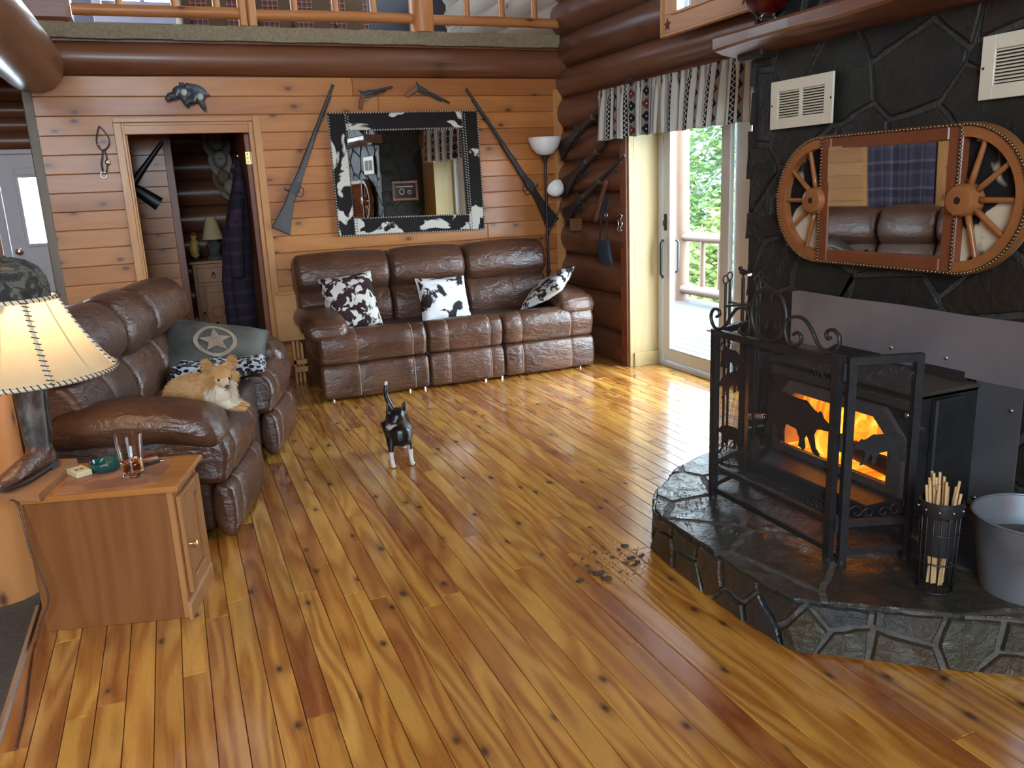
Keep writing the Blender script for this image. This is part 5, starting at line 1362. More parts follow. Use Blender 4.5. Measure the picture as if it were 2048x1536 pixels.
par = t.math('FRACT', t.math('MULTIPLY', t.math('FLOOR', t.math('ADD', vb, t.math('MULTIPLY', t.math('FLOOR', t.math('DIVIDE', u_, .37)), 1.))), .34))
dcol = t.mix(t.math('GREATER_THAN', par, .6), (.014, .018, .032), (.15, .035, .03))
col = t.mix(dia, base, dcol); col = t.mix(dot, col, (.6, .6, .58))
zz_ = t.math('ABSOLUTE', t.math('SUBTRACT', t.math('MULTIPLY', t.math('FRACT', t.math('DIVIDE', v_, .034)), 2.), 1.)); zl = t.math('LESS_THAN', t.math('ABSOLUTE', t.math('SUBTRACT', t.math('DIVIDE', t.math('SUBTRACT', fr_, .81), .10), t.math('ADD', t.math('MULTIPLY', zz_, .6), .2))), .12)
zin = t.math('MULTIPLY', t.math('GREATER_THAN', fr_, .81), t.math('LESS_THAN', fr_, .91)); col = t.mix(t.math('MULTIPLY', zl, zin), col, (.62, .62, .57))
t.set(Base_Color=col, Roughness=.85, Specular_IOR_Level=.1); t.bump(t.noise(t.mapping(uv, (1, 1, 1)), 400, 2), .1, .002); M['valance'] = t.m
tr_ = t.n('ShaderNodeBsdfTranslucent'); t.put(tr_.inputs[0], col); mx = t.n('ShaderNodeMixShader'); mx.inputs[0].default_value = .3
t.t.links.new(t.b.outputs[0], mx.inputs[1]); t.t.links.new(tr_.outputs[0], mx.inputs[2]); t.t.links.new(mx.outputs[0], t.out.inputs[0])
def cloth(name, mat, parent, y0, y1, zt_, zb__, xw, n, fold, ru, rows=10, head=.045, seed=1, drop=0.):
    rr = random.Random(seed); ph = [0.]; 
    for i in range(n): ph.append(ph[-1]+rr.uniform(.75, 1.25))
    vs = []; fs = []; us = []
    for i in range(n+1):
        y = y0+(y1-y0)*i/n; a = ph[i]*.9; 
        for j in range(rows+1):
            v = j/rows; z = zt_+(zb__-zt_)*v; k = .35+.65*min(1, v*2.2)
            if abs(z-(zt_-head)) < .02: k = .2
            dx = fold*k*math.sin(a)+fold*.4*k*math.sin(a*.37+2)
            sway = .03*v*math.sin(i/n*5+seed)*(1 if i not in (0, n) else .5)
            vs.append((xw+dx-.012*v, y+sway+.012*v*math.cos(a), z+.006*math.sin(a*.5)*v-drop*(i/n)*v))
            us.append((ru*ph[i]/ph[-1], (1-v)*(zt_-zb__)))
    for i in range(n):
        for j in range(rows): fs.append((i*(rows+1)+j, (i+1)*(rows+1)+j, (i+1)*(rows+1)+j+1, i*(rows+1)+j+1))
    ob = MB().add(vs, fs).build(name, mat, parent, world=True, smooth=True, fix=False)
    ul = ob.data.uv_layers.new(name='UVMap')
    for l in ob.data.loops: ul.data[l.index].uv = us[l.vertex_index]
    md = ob.modifiers.new('s', 'SOLIDIFY'); md.thickness = .002
    return ob
cloth('fabric', M['valance'], va, 5.90, 4.98, 2.172, 1.80, 3.215, 64, .022, 1.6, seed=2)
cloth('fabric', M['valance'], va, 5.03, 4.05, 2.168, 1.795, 3.20, 66, .022, 1.7, seed=5)
MB().cyl((3.25, 5.92, 2.13), (3.245, 4.03, 2.126), .010, n=10).build('rod', M['upvc'], va, world=True)
MB().cbox((3.215, 5.90, 2.115), (3.34, 5.915, 2.145), .003).build('bracket', M['upvc'], va, world=True)
MB().cbox((3.215, 4.06, 2.11), (3.34, 4.075, 2.14), .003).build('bracket', M['upvc'], va, world=True)
# ================================================================== star frame on the upper logs
sf = thing('star_frame', 'pine framed mirror with rusty corner stars high on the log wall', 'mirror', (3.25, 4.58, 2.41))
XX = 3.235; y0, y1, z0, z1 = 4.10, 5.03, 2.42, 3.12
pine2 = wood('frame_pine', [(.55, .27, .10), (.6, .31, .12)], 'Y', across=1.5, grain=.4, knots=.3, rough=.45); pine2z = wood('frame_pine_z', [(.58, .30, .12), (.6, .31, .12)], 'Z', across=1.5, grain=.4, knots=.3, rough=.45)
fwd = .125
for lo, hi, m_ in (((y0, z0), (y1, z0+fwd), pine2), ((y0, z1-fwd), (y1, z1), pine2), ((y1-fwd, z0+fwd), (y1, z1-fwd), pine2z), ((y0, z0+fwd), (y0+fwd, z1-fwd), pine2z)):
    MB().cbox((XX, lo[0], lo[1]), (XX+.02, hi[0], hi[1]), .002).build('panel', m_, sf, world=True)
for lo, hi in (((y0-.01, z0-.01), (y1+.01, z0+.01)), ((y0-.01, z1-.01), (y1+.01, z1+.01)), ((y0-.01, z0), (y0+.012, z1)), ((y1-.012, z0), (y1+.01, z1)), ((y0+fwd-.01, z0+fwd-.012), (y1-fwd+.01, z0+fwd+.006)), ((y0+fwd-.01, z0+fwd), (y0+fwd+.006, z1-fwd)), ((y1-fwd-.006, z0+fwd), (y1-fwd+.01, z1-fwd))):
    MB().cbox((XX-.014, lo[0], lo[1]), (XX+.03, hi[0], hi[1]), .003).build('moulding', pine2, sf, world=True)
MB().box((XX+.008, y0+fwd, z0+fwd), (XX+.014, y1-fwd, z1-fwd)).build('mirror_glass', M['mirror'], sf, world=True)
M['rust'] = mottled('rusty_tin', (.05, .03, .025), (.10, .055, .04), 30, .6, 0, .5)
for cy in (y0+fwd*.5, y1-fwd*.5):
    for cz_ in (z0+fwd*.5, z1-fwd*.5):
        MB().prism([((.040 if k % 2 == 0 else .016)*math.cos(R(90+36*k))+cy, (.040 if k % 2 == 0 else .016)*math.sin(R(90+36*k))+cz_) for k in range(10)], XX-.0005, XX-.005, 'YZ').build('star', M['rust'], sf, world=True)
# ================================================================== cowhide mirror on the board wall
YM = 6.872
cm = thing('cowhide_mirror', 'large mirror framed in black and white cowhide on the board wall', 'mirror', (1.92, YM, 1.14))
q = [AY(px, py, YM) for px, py in ((655, 227), (952, 222), (968, 458), (678, 472))]
OT = [(p.x, p.z) for p in q]; fwm = .135
cxm = sum(p[0] for p in OT)/4; czm = sum(p[1] for p in OT)/4
IN = [(OT[0][0]+fwm, OT[0][1]-fwm), (OT[1][0]-fwm, OT[1][1]-fwm), (OT[2][0]-fwm, OT[2][1]+fwm), (OT[3][0]+fwm, OT[3][1]+fwm)]
pieces = {'left': [OT[0], (IN[0][0], OT[0][1]), (IN[3][0], OT[3][1]), OT[3]], 'right': [(IN[1][0], OT[1][1]), OT[1], OT[2], (IN[2][0], OT[2][1])],
          'top': [(IN[0][0], OT[0][1]), (IN[1][0], OT[1][1]), IN[1], IN[0]], 'bottom': [IN[3], IN[2], (IN[2][0], OT[2][1]), (IN[3][0], OT[3][1])]}
for i, (k, P) in enumerate(pieces.items()):
    m_ = patches('cowhide_'+k, (.014, .010, .010), (.62, .58, .50), 4.6, (.56, .60, .535, .56)[i], rough=.8, dist=.45, soft=.012, sc=((1.2, 1, .8) if i < 2 else (.8, 1, 1.3)), rand=40.)
    MB().prism(P, YM+.02, YM-.018, 'XZ', ch=.006).build('hide_panel', m_, cm, world=True)
tn_ = math.tan(R(2.4))
MB().add([(x, YM-.006+(x-cxm)*tn_+dy, z) for dy in (0, .003) for x, z in IN], [(0, 1, 2, 3), (7, 6, 5, 4), (0, 4, 5, 1), (1, 5, 6, 2), (2, 6, 7, 3), (3, 7, 4, 0)]).build('mirror_glass', M['mirror'], cm, world=True)
f = MB(); f2 = MB()
def stitch_line(a, b):
    a = Vector((a[0], YM-.019, a[1])); b = Vector((b[0], YM-.019, b[1])); n = int((b-a).length/.011); d = (b-a).normalized(); p_ = Vector((-d.z, 0, d.x))
    for i in range(n):
        c_ = a+d*(.011*i+.005); (f if i % 2 else f2).tube([c_-d*.004-p_*.005, c_+d*.004+p_*.005], .0032, 5)
for i in range(4):
    stitch_line(OT[i], OT[(i+1) % 4]); stitch_line(IN[i], IN[(i+1) % 4])
stitch_line((IN[0][0], OT[0][1]), IN[0]); stitch_line((IN[1][0], OT[1][1]), IN[1]); stitch_line((IN[2][0], OT[2][1]), IN[2]); stitch_line((IN[3][0], OT[3][1]), IN[3])
for dx in (.02,):
    stitch_line((OT[0][0]+fwm+dx, OT[0][1]-.01), (OT[3][0]+fwm+dx, OT[3][1]+.01)); stitch_line((OT[1][0]-fwm-dx+.04, OT[1][1]-.01), (OT[2][0]-fwm-dx+.04, OT[2][1]+.01))
f.build('white_stitching', plain('white_lace', (.62, .58, .5), .6), cm, world=True)['kind'] = 'stuff'
f2.build('black_stitching', plain('black_lace', (.02, .015, .015), .6), cm, world=True)['kind'] = 'stuff'
# ================================================================== long guns and pistols
M['gunsteel'] = mottled('aged_gun_steel', (.045, .048, .052), (.075, .076, .078), 9, .5, 0, .5)
M['gunstock'] = mottled('grey_gun_stock', (.055, .055, .057), (.085, .083, .08), 7, .55)
M['gunwood'] = mottled('dark_walnut_stock', (.022, .014, .013), (.040, .024, .02), 7, .4)
def frame_on(A, B, nrm, flip):
    A = Vector(A); B = Vector(B); u = (B-A).normalized(); n_ = Vector(nrm); w_ = n_.cross(u).normalized()
    if flip: w_ = -w_
    n_ = (n_-u*n_.dot(u)).normalized()
    return Matrix(((u.x, n_.x, w_.x, A.x), (u.y, n_.y, w_.y, A.y), (u.z, n_.z, w_.z, A.z), (0, 0, 0, 1))), (B-A).length
def long_gun(label, A, B, nrm, flip, stock, steel, lever=False, bands=(), sw=1.):
    """A butt, B muzzle; local x along gun, y out of the wall, z top side"""
    M4, L = frame_on(A, B, nrm, flip)
    r_ = thing('rifle', label, 'rifle', Vector(A).lerp(Vector(B), .5))
    s_ = sw
    st_ = [(0, -.075*s_), (.005, .052*s_), (.20*L, .026*s_), (.27*L, .030*s_), (.31*L, .026*s_), (.62*L, .012*s_), (.62*L, -.012*s_), (.36*L, -.022*s_), (.30*L, -.030*s_), (.255*L, -.022*s_), (.20*L, -.026*s_), (.10*L, -.048*s_)]
    MB().mat(M4).prism(st_, -.016, .018, 'XZ', ch=.006).build('stock', stock, r_, world=True)
    MB().mat(M4).tube([(.29*L, .004, .012*s_), (L, .004, .004*s_)], [.0135*s_, .0095*s_], 10).build('barrel', steel, r_, world=True, smooth=40)
    MB().mat(M4).tube([(.62*L, .004, -.008*s_), (.93*L, .004, -.010*s_)], .004, 6).build('ramrod', steel, r_, world=True)
    MB().mat(M4).prism([(.255*L, -.018*s_), (.30*L, -.024*s_), (.34*L, -.012*s_), (.335*L, .030*s_), (.28*L, .034*s_), (.262*L, .02*s_)], .018, .024, 'XZ', ch=.002).build('lock_plate', steel, r_, world=True)
    MB().mat(M4).tube(open_curve([(.268*L, .006, .026*s_), (.262*L, .012, .050*s_), (.275*L, .012, .062*s_)], 4), .006*s_, 6).build('hammer', steel, r_, world=True, smooth=True)
    g_ = [(.255*L, 0, -.024*s_), (.258*L, 0, -.052*s_), (.283*L, 0, -.062*s_), (.31*L, 0, -.052*s_), (.318*L, 0, -.028*s_)]
    MB().mat(M4).tube(open_curve(g_, 5), .0045, 6).build('trigger_guard', steel, r_, world=True, smooth=True)
    if lever: MB().mat(M4).tube(open_curve([(.24*L, 0, -.03), (.21*L, 0, -.055), (.17*L, 0, -.06), (.175*L, 0, -.04), (.22*L, 0, -.035)], 5), .0045, 6).build('lever', steel, r_, world=True, smooth=True)
    MB().mat(M4).tube([(.287*L, .0, -.03*s_), (.283*L, 0, -.05*s_)], .003, 5).build('trigger', steel, r_, world=True)
    for b_ in bands: MB().mat(M4).tube([(b_*L-.012, .002, 0), (b_*L+.012, .002, 0)], .021*s_, 12, flat=1.).build('band', M['brassdull'], r_, world=True, smooth=40)
    for k in (.40, .8): MB().mat(M4).tube([(k*L, -.04, -.02), (k*L, .0, -.02), (k*L, .02, -.018)], .004, 6).build('hanger', M['black'], r_, world=True, smooth=True)
    return r_
M['brassdull'] = plain('dull_brass', (.36, .25, .15), .4, .9)
wn = (0, -1, 0)
long_gun('old grey long rifle slanting up beside the bedroom doorway', AY(558, 462, 6.865), AY(667, 170, 6.865), wn, False, M['gunstock'], M['gunsteel'], bands=(), sw=1.2)
long_gun('old black musket slanting down towards the floor lamp', AY(1108, 446, 6.865), AY(931, 178, 6.865), wn, True, M['gunwood'], M['gunsteel'], sw=1.15)
rn = (-1, 0, 0)
XG = 3.285
long_gun('uppermost dark lever rifle on the log wall, half behind the valance', AX(1121, 300, XG), AX(1262, 160, XG), rn, False, M['gunwood'], M['gunsteel'], True, sw=1.35, bands=(.52,))
long_gun('middle dark rifle with brass receiver on the log wall', AX(1130, 372, XG), AX(1275, 218, XG), rn, False, M['gunwood'], M['gunsteel'], True, sw=1.35, bands=(.36, .5))
g3 = long_gun('lowest dark rifle on the log wall, with a leather sling', AX(1131, 432, XG), AX(1252, 312, XG), rn, False, M['gunwood'], M['gunsteel'], True, sw=1.35, bands=(.36, .62))
a_ = AX(1213, 360, XG-.02); b_ = AX(1193, 440, XG-.01)
MB().tube(open_curve([a_, a_.lerp(b_, .4)+Vector((0, .012, 0)), b_+Vector((0, .04, -.02))], 5), [.03]*11, 8, flat=.14, up=(0, 1, 0)).build('sling', leather('red_sling_leather', (.16, .05, .03), (.22, .08, .05), .5), g3, world=True, smooth=True)
def pistol(label, A, B, flip, s_, gripmat):
    M4, L = frame_on(A, B, wn, flip); r_ = thing('pistol', label, 'pistol', Vector(A).lerp(Vector(B), .5))
    MB().mat(M4).tube([(.38*L, 0, .014), (L, 0, .010)], [.012, .0095], 8).build('barrel', M['gunsteel'], r_, world=True, smooth=40)
    MB().mat(M4).tube([(.26*L, 0, .010), (.42*L, 0, .010)], .021, 14).build('cylinder', M['gunsteel'], r_, world=True, smooth=40)
    MB().mat(M4).prism([(.18*L, -.018), (.46*L, -.018), (.46*L, -.006), (.27*L, -.006), (.27*L, .034), (.18*L, .034), (.14*L, .01)], -.010, .010, 'XZ', ch=.002).build('frame', M['gunsteel'], r_, world=True)
    MB().mat(M4).prism([(.14*L, .018), (.19*L, .022), (.21*L, -.02), (.13*L, -.055), (.06*L, -.095), (-.02*L, -.085), (.02*L, -.05), (.09*L, -.01)], -.012, .012, 'XZ', ch=.004).build('grip', gripmat, r_, world=True)
    MB().mat(M4).tube(open_curve([(.22*L, 0, -.018), (.22*L, 0, -.038), (.28*L, 0, -.042), (.32*L, 0, -.020)], 4), .003, 6).build('trigger_guard', M['brassdull'], r_, world=True, smooth=True)
    MB().mat(M4).tube([(.18*L, 0, .03), (.15*L, 0, .046), (.12*L, 0, .05)], [.006, .005, .003], 6).build('hammer', M['gunsteel'], r_, world=True, smooth=True)
    MB().mat(M4).tube([(.46*L, 0, -.008), (.8*L, 0, -.006)], .006, 8).build('loading_lever', M['gunsteel'], r_, world=True, smooth=40)
    MB().mat(M4).tube([(.3*L, -.03, .0), (.3*L, -.005, .0)], .004, 6).build('hanger', M['black'], r_, world=True)
pistol('dark revolver with reddish grip pointing up right over the cowhide mirror', AY(712, 196, 6.868), AY(786, 176, 6.868), False, 1, mottled('red_grip', (.13, .04, .025), (.2, .07, .04), 20, .35))
pistol('steel revolver with wooden grip pointing down right over the cowhide mirror', AY(818, 170, 6.868), AY(898, 208, 6.868), False, 1, mottled('brown_grip', (.16, .07, .045), (.24, .12, .08), 20, .4))
# ================================================================== small ornaments on the walls
orn = AY(372, 190, 6.85)
an = thing('wall_ornament', 'dark sculpted pair of animal heads above the bedroom doorway', 'ornament', orn)
M['sculpt'] = mottled('dark_grey_resin', (.025, .028, .04), (.09, .09, .11), 14, .45)
f = MB()
def head(cx, cz, s_):
    f.ell((cx, -.02, cz), (.055*s_, .035, .045*s_)).ell((cx-.055*s_, -.03, cz-.03*s_), (.045*s_, .026, .028*s_)).ell((cx-.09*s_, -.034, cz-.05*s_), (.022*s_, .018, .018*s_))
    f.tube([(cx+.01, -.02, cz-.02*s_), (cx+.035*s_, -.02, cz-.08*s_), (cx+.05*s_, -.015, cz-.115*s_)], [.03*s_, .022*s_, .004], 8)
    f.tube([(cx+.02*s_, -.015, cz+.03*s_), (cx+.0*s_, -.015, cz+.075*s_)], [.02*s_, .003], 7)
head(-.04, .02, 1.); head(.08, -.015, .95)
f.tube([(.0, -.01, .06), (.07, -.01, .04), (.13, -.01, .0), (.175, -.008, -.005)], [.03, .035, .025, .004], 8).ell((.04, -.005, .02), (.11, .02, .06)).tube([(-.02, -.01, .05), (-.01, -.012, .095)], [.02, .004], 7)
blob('body', f, .006, M['sculpt'], an, 3)
for cx, cz in ((-.015, .012), (.095, -.02)): MB().ell((cx, -.062, cz), (.024, .010, .026), 14, 8).build('pale_disc', mottled('pale_stone', (.32, .34, .32), (.45, .46, .4), 20, .35), an, smooth=True)
for cx, cz in ((-.058, .010), (.06, -.03)): MB().tube([(cx-.012, -.058, cz-.02), (cx+.012, -.058, cz+.02)], .006, 6).build('pale_streak', mottled('pale_stone2', (.32, .34, .34), (.45, .46, .45), 20, .35), an, smooth=True)
br = thing('bridle', 'old leather bridle and metal bit hanging beside the bedroom doorway', 'bridle', AY(205, 350, 6.87))
ML = leather('bridle_leather', (.06, .03, .03), (.11, .055, .05), .5)
def S2(zx, zy, Y=6.872): return AY(40+zx/7.68, 130+zy/7.68, Y)
MB().tube(open_curve([S2(*p) for p in ((1215, 940), (1180, 1060), (1175, 1190), (1230, 1290), (1300, 1300), (1370, 1220), (1350, 1100), (1260, 980), (1215, 940))], 6), .014, 7, flat=.35, up=(0, 1, 0)).build('strap_loop', ML, br, world=True, smooth=True)
f = MB().tube(open_curve([S2(*p) for p in ((1185, 1200), (1230, 1290), (1290, 1310), (1340, 1270), (1375, 1190))], 6), .006, 7); f.build('bit_ring', M['chrome'], br, world=True, smooth=True)
MB().tube(open_curve([S2(*p) for p in ((1270, 1300), (1265, 1420), (1250, 1520), (1275, 1640))], 5), .020, 7, flat=.3, up=(0, 1, 0)).build('strap', ML, br, world=True, smooth=True)
MB().tube(open_curve([S2(*p) for p in ((1300, 1310), (1330, 1420), (1340, 1560), (1320, 1690))], 5), .018, 7, flat=.3, up=(0, 1, 0)).build('strap', ML, br, world=True, smooth=True)
p = S2(1345, 1495, 6.86); MB().ell(p, (.018, .008, .022), 12, 8).build('concho', M['chrome'], br, world=True, smooth=True)
p = S2(1285, 1690, 6.868); MB().ring(p, .02, .022, .004, 'XZ', 16, 6).build('buckle', M['chrome'], br, world=True, smooth=True)
# hanging pouch on the logs
def S3(zx, zy, X=3.27): return AX(1060+zx/8.533, 380+zy/8.533, X)
pc = thing('cloth_pouch', 'navy blue cloth pouch hanging by cords on the log wall', 'pouch', S3(1250, 1250))
M['navy'] = mottled('navy_canvas', (.012, .022, .045), (.022, .036, .07), 20, .8)
A = [S3(*p, X=3.27) for p in ((1145, 870), (1345, 850), (1420, 1290), (1165, 1250))]
c_ = sum(A, Vector())/4
vs = []; fs = []; n = 8
for sd in (-1, 1):
    for i in range(n+1):
        for j in range(n+1):
            a, b = i/n, j/n; p = A[0].lerp(A[1], a).lerp(A[3].lerp(A[2], a), b); p = p+Vector((sd*.028*math.sin(math.pi*a)**.6*(.25+.75*math.sin(math.pi*min(1, .15+b*.8))), 0, .008*math.sin(a*9)*b)); vs.append(p)
for sd in (0, 1):
    o_ = sd*(n+1)**2
    for i in range(n):
        for j in range(n): fs.append((o_+i*(n+1)+j, o_+(i+1)*(n+1)+j, o_+(i+1)*(n+1)+j+1, o_+i*(n+1)+j+1))
MB().add(vs, fs).build('bag', M['navy'], pc, world=True, smooth=True)
MB().tube(open_curve([S3(*p) for p in ((1185, 860), (1205, 650), (1210, 500))], 4), .005, 6).build('cord', M['black'], pc, world=True, smooth=True)
MB().tube(open_curve([S3(*p) for p in ((1315, 850), (1320, 700), (1305, 480))], 4), .005, 6).build('cord', M['black'], pc, world=True, smooth=True)
MB().tube(open_curve([S3(*p) for p in ((1305, 490), (1300, 300), (1330, 120)) ], 4), .026, 8, flat=.25, up=(0, 1, 0)).build('strap', M['navy'], pc, world=True, smooth=True)
MB().tube(open_curve([S3(*p) for p in ((1210, 510), (1200, 400), (1240, 260), (1310, 120))], 4), .018, 8, flat=.25, up=(0, 1, 0)).build('strap', M['navy'], pc, world=True, smooth=True)
p = S3(1300, 430, 3.258); MB().ring(p, .02, .018, .004, 'YZ', 14, 6).build('buckle', M['chrome'], pc, world=True, smooth=True)
p0 = S3(1530, 560, 3.31); hk = thing('metal_hook', 'small silver openwork metal hook on the log wall', 'hook', p0)
MB().tube(open_curve([S3(*q_, X=3.315) for q_ in ((1485, 460), (1540, 410), (1570, 440), (1545, 500), (1575, 580), (1540, 640), (1560, 700))], 5), .006, 7).build('bar', M['chrome'], hk, world=True, smooth=True)
MB().tube(open_curve([S3(*q_, X=3.312) for q_ in ((1500, 500), (1510, 600), (1495, 680), (1535, 715))], 5), .005, 7).build('bar', M['chrome'], hk, world=True, smooth=True)
pg = S3(770, 600, 3.30); tag(MB().cbox((pg.x-.05, pg.y-.022, pg.z-.05), (3.36, pg.y+.022, pg.z+.06), .006).build('wooden_peg', M['log']), 'small wooden peg block below the lowest rifle on logs', 'peg')
# ================================================================== floor lamp in the corner
FLX, FLY = 3.13, 6.74
fm = thing('floor_lamp', 'black torchiere floor lamp with white bowl and side reading light', 'lamp', (FLX, FLY, 0))
MB().lathe([(.13, 0), (.13, .015), (.03, .03), (0, .03)], 24, cap=False).build('base', M['black'], fm, smooth=40)
MB().tube([(0, 0, .02), (0, 0, 1.70)], .011, 10).build('pole', M['black'], fm, smooth=40)
MB().lathe([(.012, 1.66), (.018, 1.69), (.04, 1.735), (0, 1.735)], 16, cap=False).build('cup', M['black'], fm, smooth=40)
M['frost'] = plain('frosted_white_glass', (.86, .86, .86), .5, 0., Subsurface_Weight=.0)
MB().lathe([(.03, 1.735), (.075, 1.75), (.12, 1.80), (.143, 1.86), (.147, 1.885), (.143, 1.885), (.115, 1.80), (.07, 1.756), (.03, 1.742)], 30, cap=False).build('bowl', M['frost'], fm, smooth=True)
MB().ell((0, 0, .72), (.022, .022, .02), 12, 8).build('switch', M['black'], fm, smooth=True)
MB().tube(open_curve([(0, 0, 1.02), (.02, -.03, 1.10), (.06, -.05, 1.18), (.10, -.05, 1.26), (.115, -.05, 1.32)], 5), .006, 7).build('gooseneck', M['black'], fm, smooth=True)
c_ = AX(1117, 375, 3.2)-Vector((FLX, FLY, 0)); c_ = Vector((.085, -.06, 1.43))
d_ = Vector((-.55, -.25, .42)).normalized(); M4 = Matrix.Translation(c_+d_*-.03) @ d_.to_track_quat('Z', 'Y').to_matrix().to_4x4()
MB().mat(M4).lathe([(.022, -.01), (.05, .005), (.072, .045), (.078, .085), (.074, .085), (.066, .045), (.046, .012), (.0, .004)], 24, cap=False).build('reading_shade', M['frost'], fm, smooth=True)
MB().mat(M4).lathe([(0, -.055), (.02, -.055), (.024, -.03), (.026, -.005), (0, 0)], 16, cap=False).build('socket', M['black'], fm, smooth=40)
# ================================================================== folded tray tables beside the sofa
ty = thing('tray_table', 'folded wooden tray tables stacked beside the sofa', 'table', (.78, 6.66, 0))
M['birch'] = wood('birch_tray', [(.52, .25, .075), (.56, .28, .09)], 'X', across=1.4, grain=.35, knots=0, rough=.45)
for i, y in enumerate((6.60, 6.665)):
    MB().at((0, 0, 0)).cbox((.685+.03*i, y, .36+.01*i), (1.14, y+.018, .735+.02*i), .012).build('tray_top', M['birch'], ty, world=True)
for i, x in enumerate((.79, .825, .86)): MB().cbox((x, 6.625+.03*i, .0), (x+.022, 6.65+.03*i, .62), .003).build('leg', M['birch'], ty, world=True)
MB().cbox((.79, 6.625, .16), (1.1, 6.65, .20), .003).build('stretcher', M['birch'], ty, world=True)
MB().cbox((.79, 6.60, .10), (1.1, 6.625, .145), .003).build('foot_rail', M['birch'], ty, world=True)
# plaid curtain on the wall behind the loveseat, seen in the wheel mirror
w2 = thing('window_2', kind='structure'); tag(w2, 'curtained window behind the loveseat')
f = MB(); f.cbox((XS-.005, 5.38, .80), (XS+.03, 5.46, 2.0), .004); f.build('casing', M['trim'], w2, world=True)
f = MB(); f.cbox((XS-.005, 6.22, .80), (XS+.03, 6.30, 2.0), .004); f.build('casing', M['trim'], w2, world=True)
f = MB(); f.cbox((XS-.005, 5.36, 1.98), (XS+.03, 6.32, 2.07), .004); f.build('head_casing', M['trim'], w2, world=True)
MB().box((XS-.004, 5.46, .8), (XS+.006, 6.22, 1.98)).build('pane', plain('dusk_pane', (.10, .12, .18), .2), w2, world=True)
t = NT('plaid_cloth'); uv = t.n('ShaderNodeTexCoord').outputs['UV']; sp = t.n('ShaderNodeSeparateXYZ', _0=uv)
def bands(s_): return t.ramp(t.math('FRACT', t.math('DIVIDE', s_, .26)), [(0, (.05, .035, .06)), (.45, (.10, .07, .09)), (.62, (.02, .018, .03)), (.9, (.16, .13, .17))], 'CONSTANT')
t.set(Base_Color=t.mix(.5, bands(sp.outputs[0]), bands(sp.outputs[1])), Roughness=.9); M['plaid'] = t.m
pcn = thing('plaid_curtain', 'dark plaid curtain over the window behind the loveseat', 'curtain', (XS+.05, 5.84, .8))
cloth('fabric', M['plaid'], pcn, 5.44, 6.24, 2.0, .82, XS+.06, 26, .022, 1.3, seed=7)
MB().cyl((XS+.06, 5.36, 2.01), (XS+.06, 6.32, 2.01), .010, n=8).build('rod', M['black'], pcn, world=True)
# ================================================================== loft railing and bed
ra = thing('loft_railing', 'peeled log railing with slim balusters along the loft edge', 'railing', (1.4, 6.87, 2.735))
YR = 6.875
for (a, b, s_) in ((-.43, .70, 401), (.81, 2.04, 402), (2.20, 3.42, 403)):
    log('bottom_rail', (a, YR, 2.83), (b, YR, 2.835), .040, M['rail'], ra, s_, amp=.012, n=14)
    log('top_rail', (a, YR, 3.52), (b, YR, 3.52), .045, M['rail'], ra, s_+10, amp=.012, n=14)
MB().cbox((.69, YR-.05, 2.735), (.748, YR+.05, 3.7), .012).build('post', M['railz'], ra, world=True)
MB().cbox((.756, YR-.05, 2.735), (.82, YR+.05, 3.7), .012).build('post', M['railz'], ra, world=True)
MB().add(*logmesh((2.122, YR, 2.733), (2.122, YR, 3.7), .098, .095, 420, n=16)).build('post', M['railz'], ra, world=True, smooth=50)
for i, x in enumerate((-.12, .25, .54, 1.105, 1.424, 1.73, 2.52, 2.829, 3.138)):
    MB().add(*logmesh((x, YR, 2.86), (x, YR, 3.5), .028, .025, 430+i, n=10)).build('baluster', M['railz'], ra, world=True, smooth=50)
# bed with deer quilt
bd = thing('loft_bed', 'low bed under a deer patchwork quilt up in the loft', 'bed', (1.15, 8.6, 2.735))
t = NT('deer_quilt'); v = t.coord(); sp = t.n('ShaderNodeSeparateXYZ', _0=v)
fx = t.math('FRACT', t.math('DIVIDE', sp.outputs[0], .30)); fz = t.math('FRACT', t.math('DIVIDE', sp.outputs[2], .30))
chk = t.math('GREATER_THAN', fx, .52)
pl_ = t.mix(.5, t.ramp(t.math('FRACT', t.math('MULTIPLY', fx, 7.)), [(0, (.17, .035, .035)), (.5, (.03, .016, .02)), (.8, (.3, .24, .18))], 'CONSTANT'), t.ramp(t.math('FRACT', t.math('MULTIPLY', fz, 7.)), [(0, (.18, .04, .035)), (.5, (.04, .02, .02)), (.8, (.3, .24, .18))], 'CONSTANT'))
t.set(Base_Color=t.mix(chk, (.10, .058, .03), pl_), Roughness=.9); M['quilt'] = t.m
f = MB(); f.rbox((1.15, 8.9, 3.0), (.82, .9, .24), .05, 8); qo = f.build('quilt', M['quilt'], bd, world=True, smooth=True)
DEER = [(0, 0), (.03, .18), (.0, .25), (.02, .36), (.10, .40), (.3, .38), (.48, .40), (.56, .46), (.60, .62), (.57, .70), (.54, .82), (.58, .74), (.60, .88), (.62, .74), (.66, .80), (.65, .70), (.72, .64), (.70, .58), (.65, .57), (.62, .44), (.58, .32), (.56, .2), (.58, 0), (.53, 0), (.51, .2), (.45, .26), (.2, .25), (.14, .2), (.16, 0), (.11, 0), (.09, .18), (.06, .0)]
for i, x in enumerate((.47, .92, 1.22, 1.60)):
    sg = 1 if i else -1
    MB().prism([(x+sg*.16*(a-.3), 2.865+.16*b) for a, b in DEER], 7.9965, 7.9925, 'XZ').build('deer_patch', plain('deer_black', (.012, .014, .02), .9), qo, world=True)
MB().cbox((.3, 8.05, 2.737), (2.0, 9.8, 2.82), .02).build('bed_base', M['redtrim'], bd, world=True)
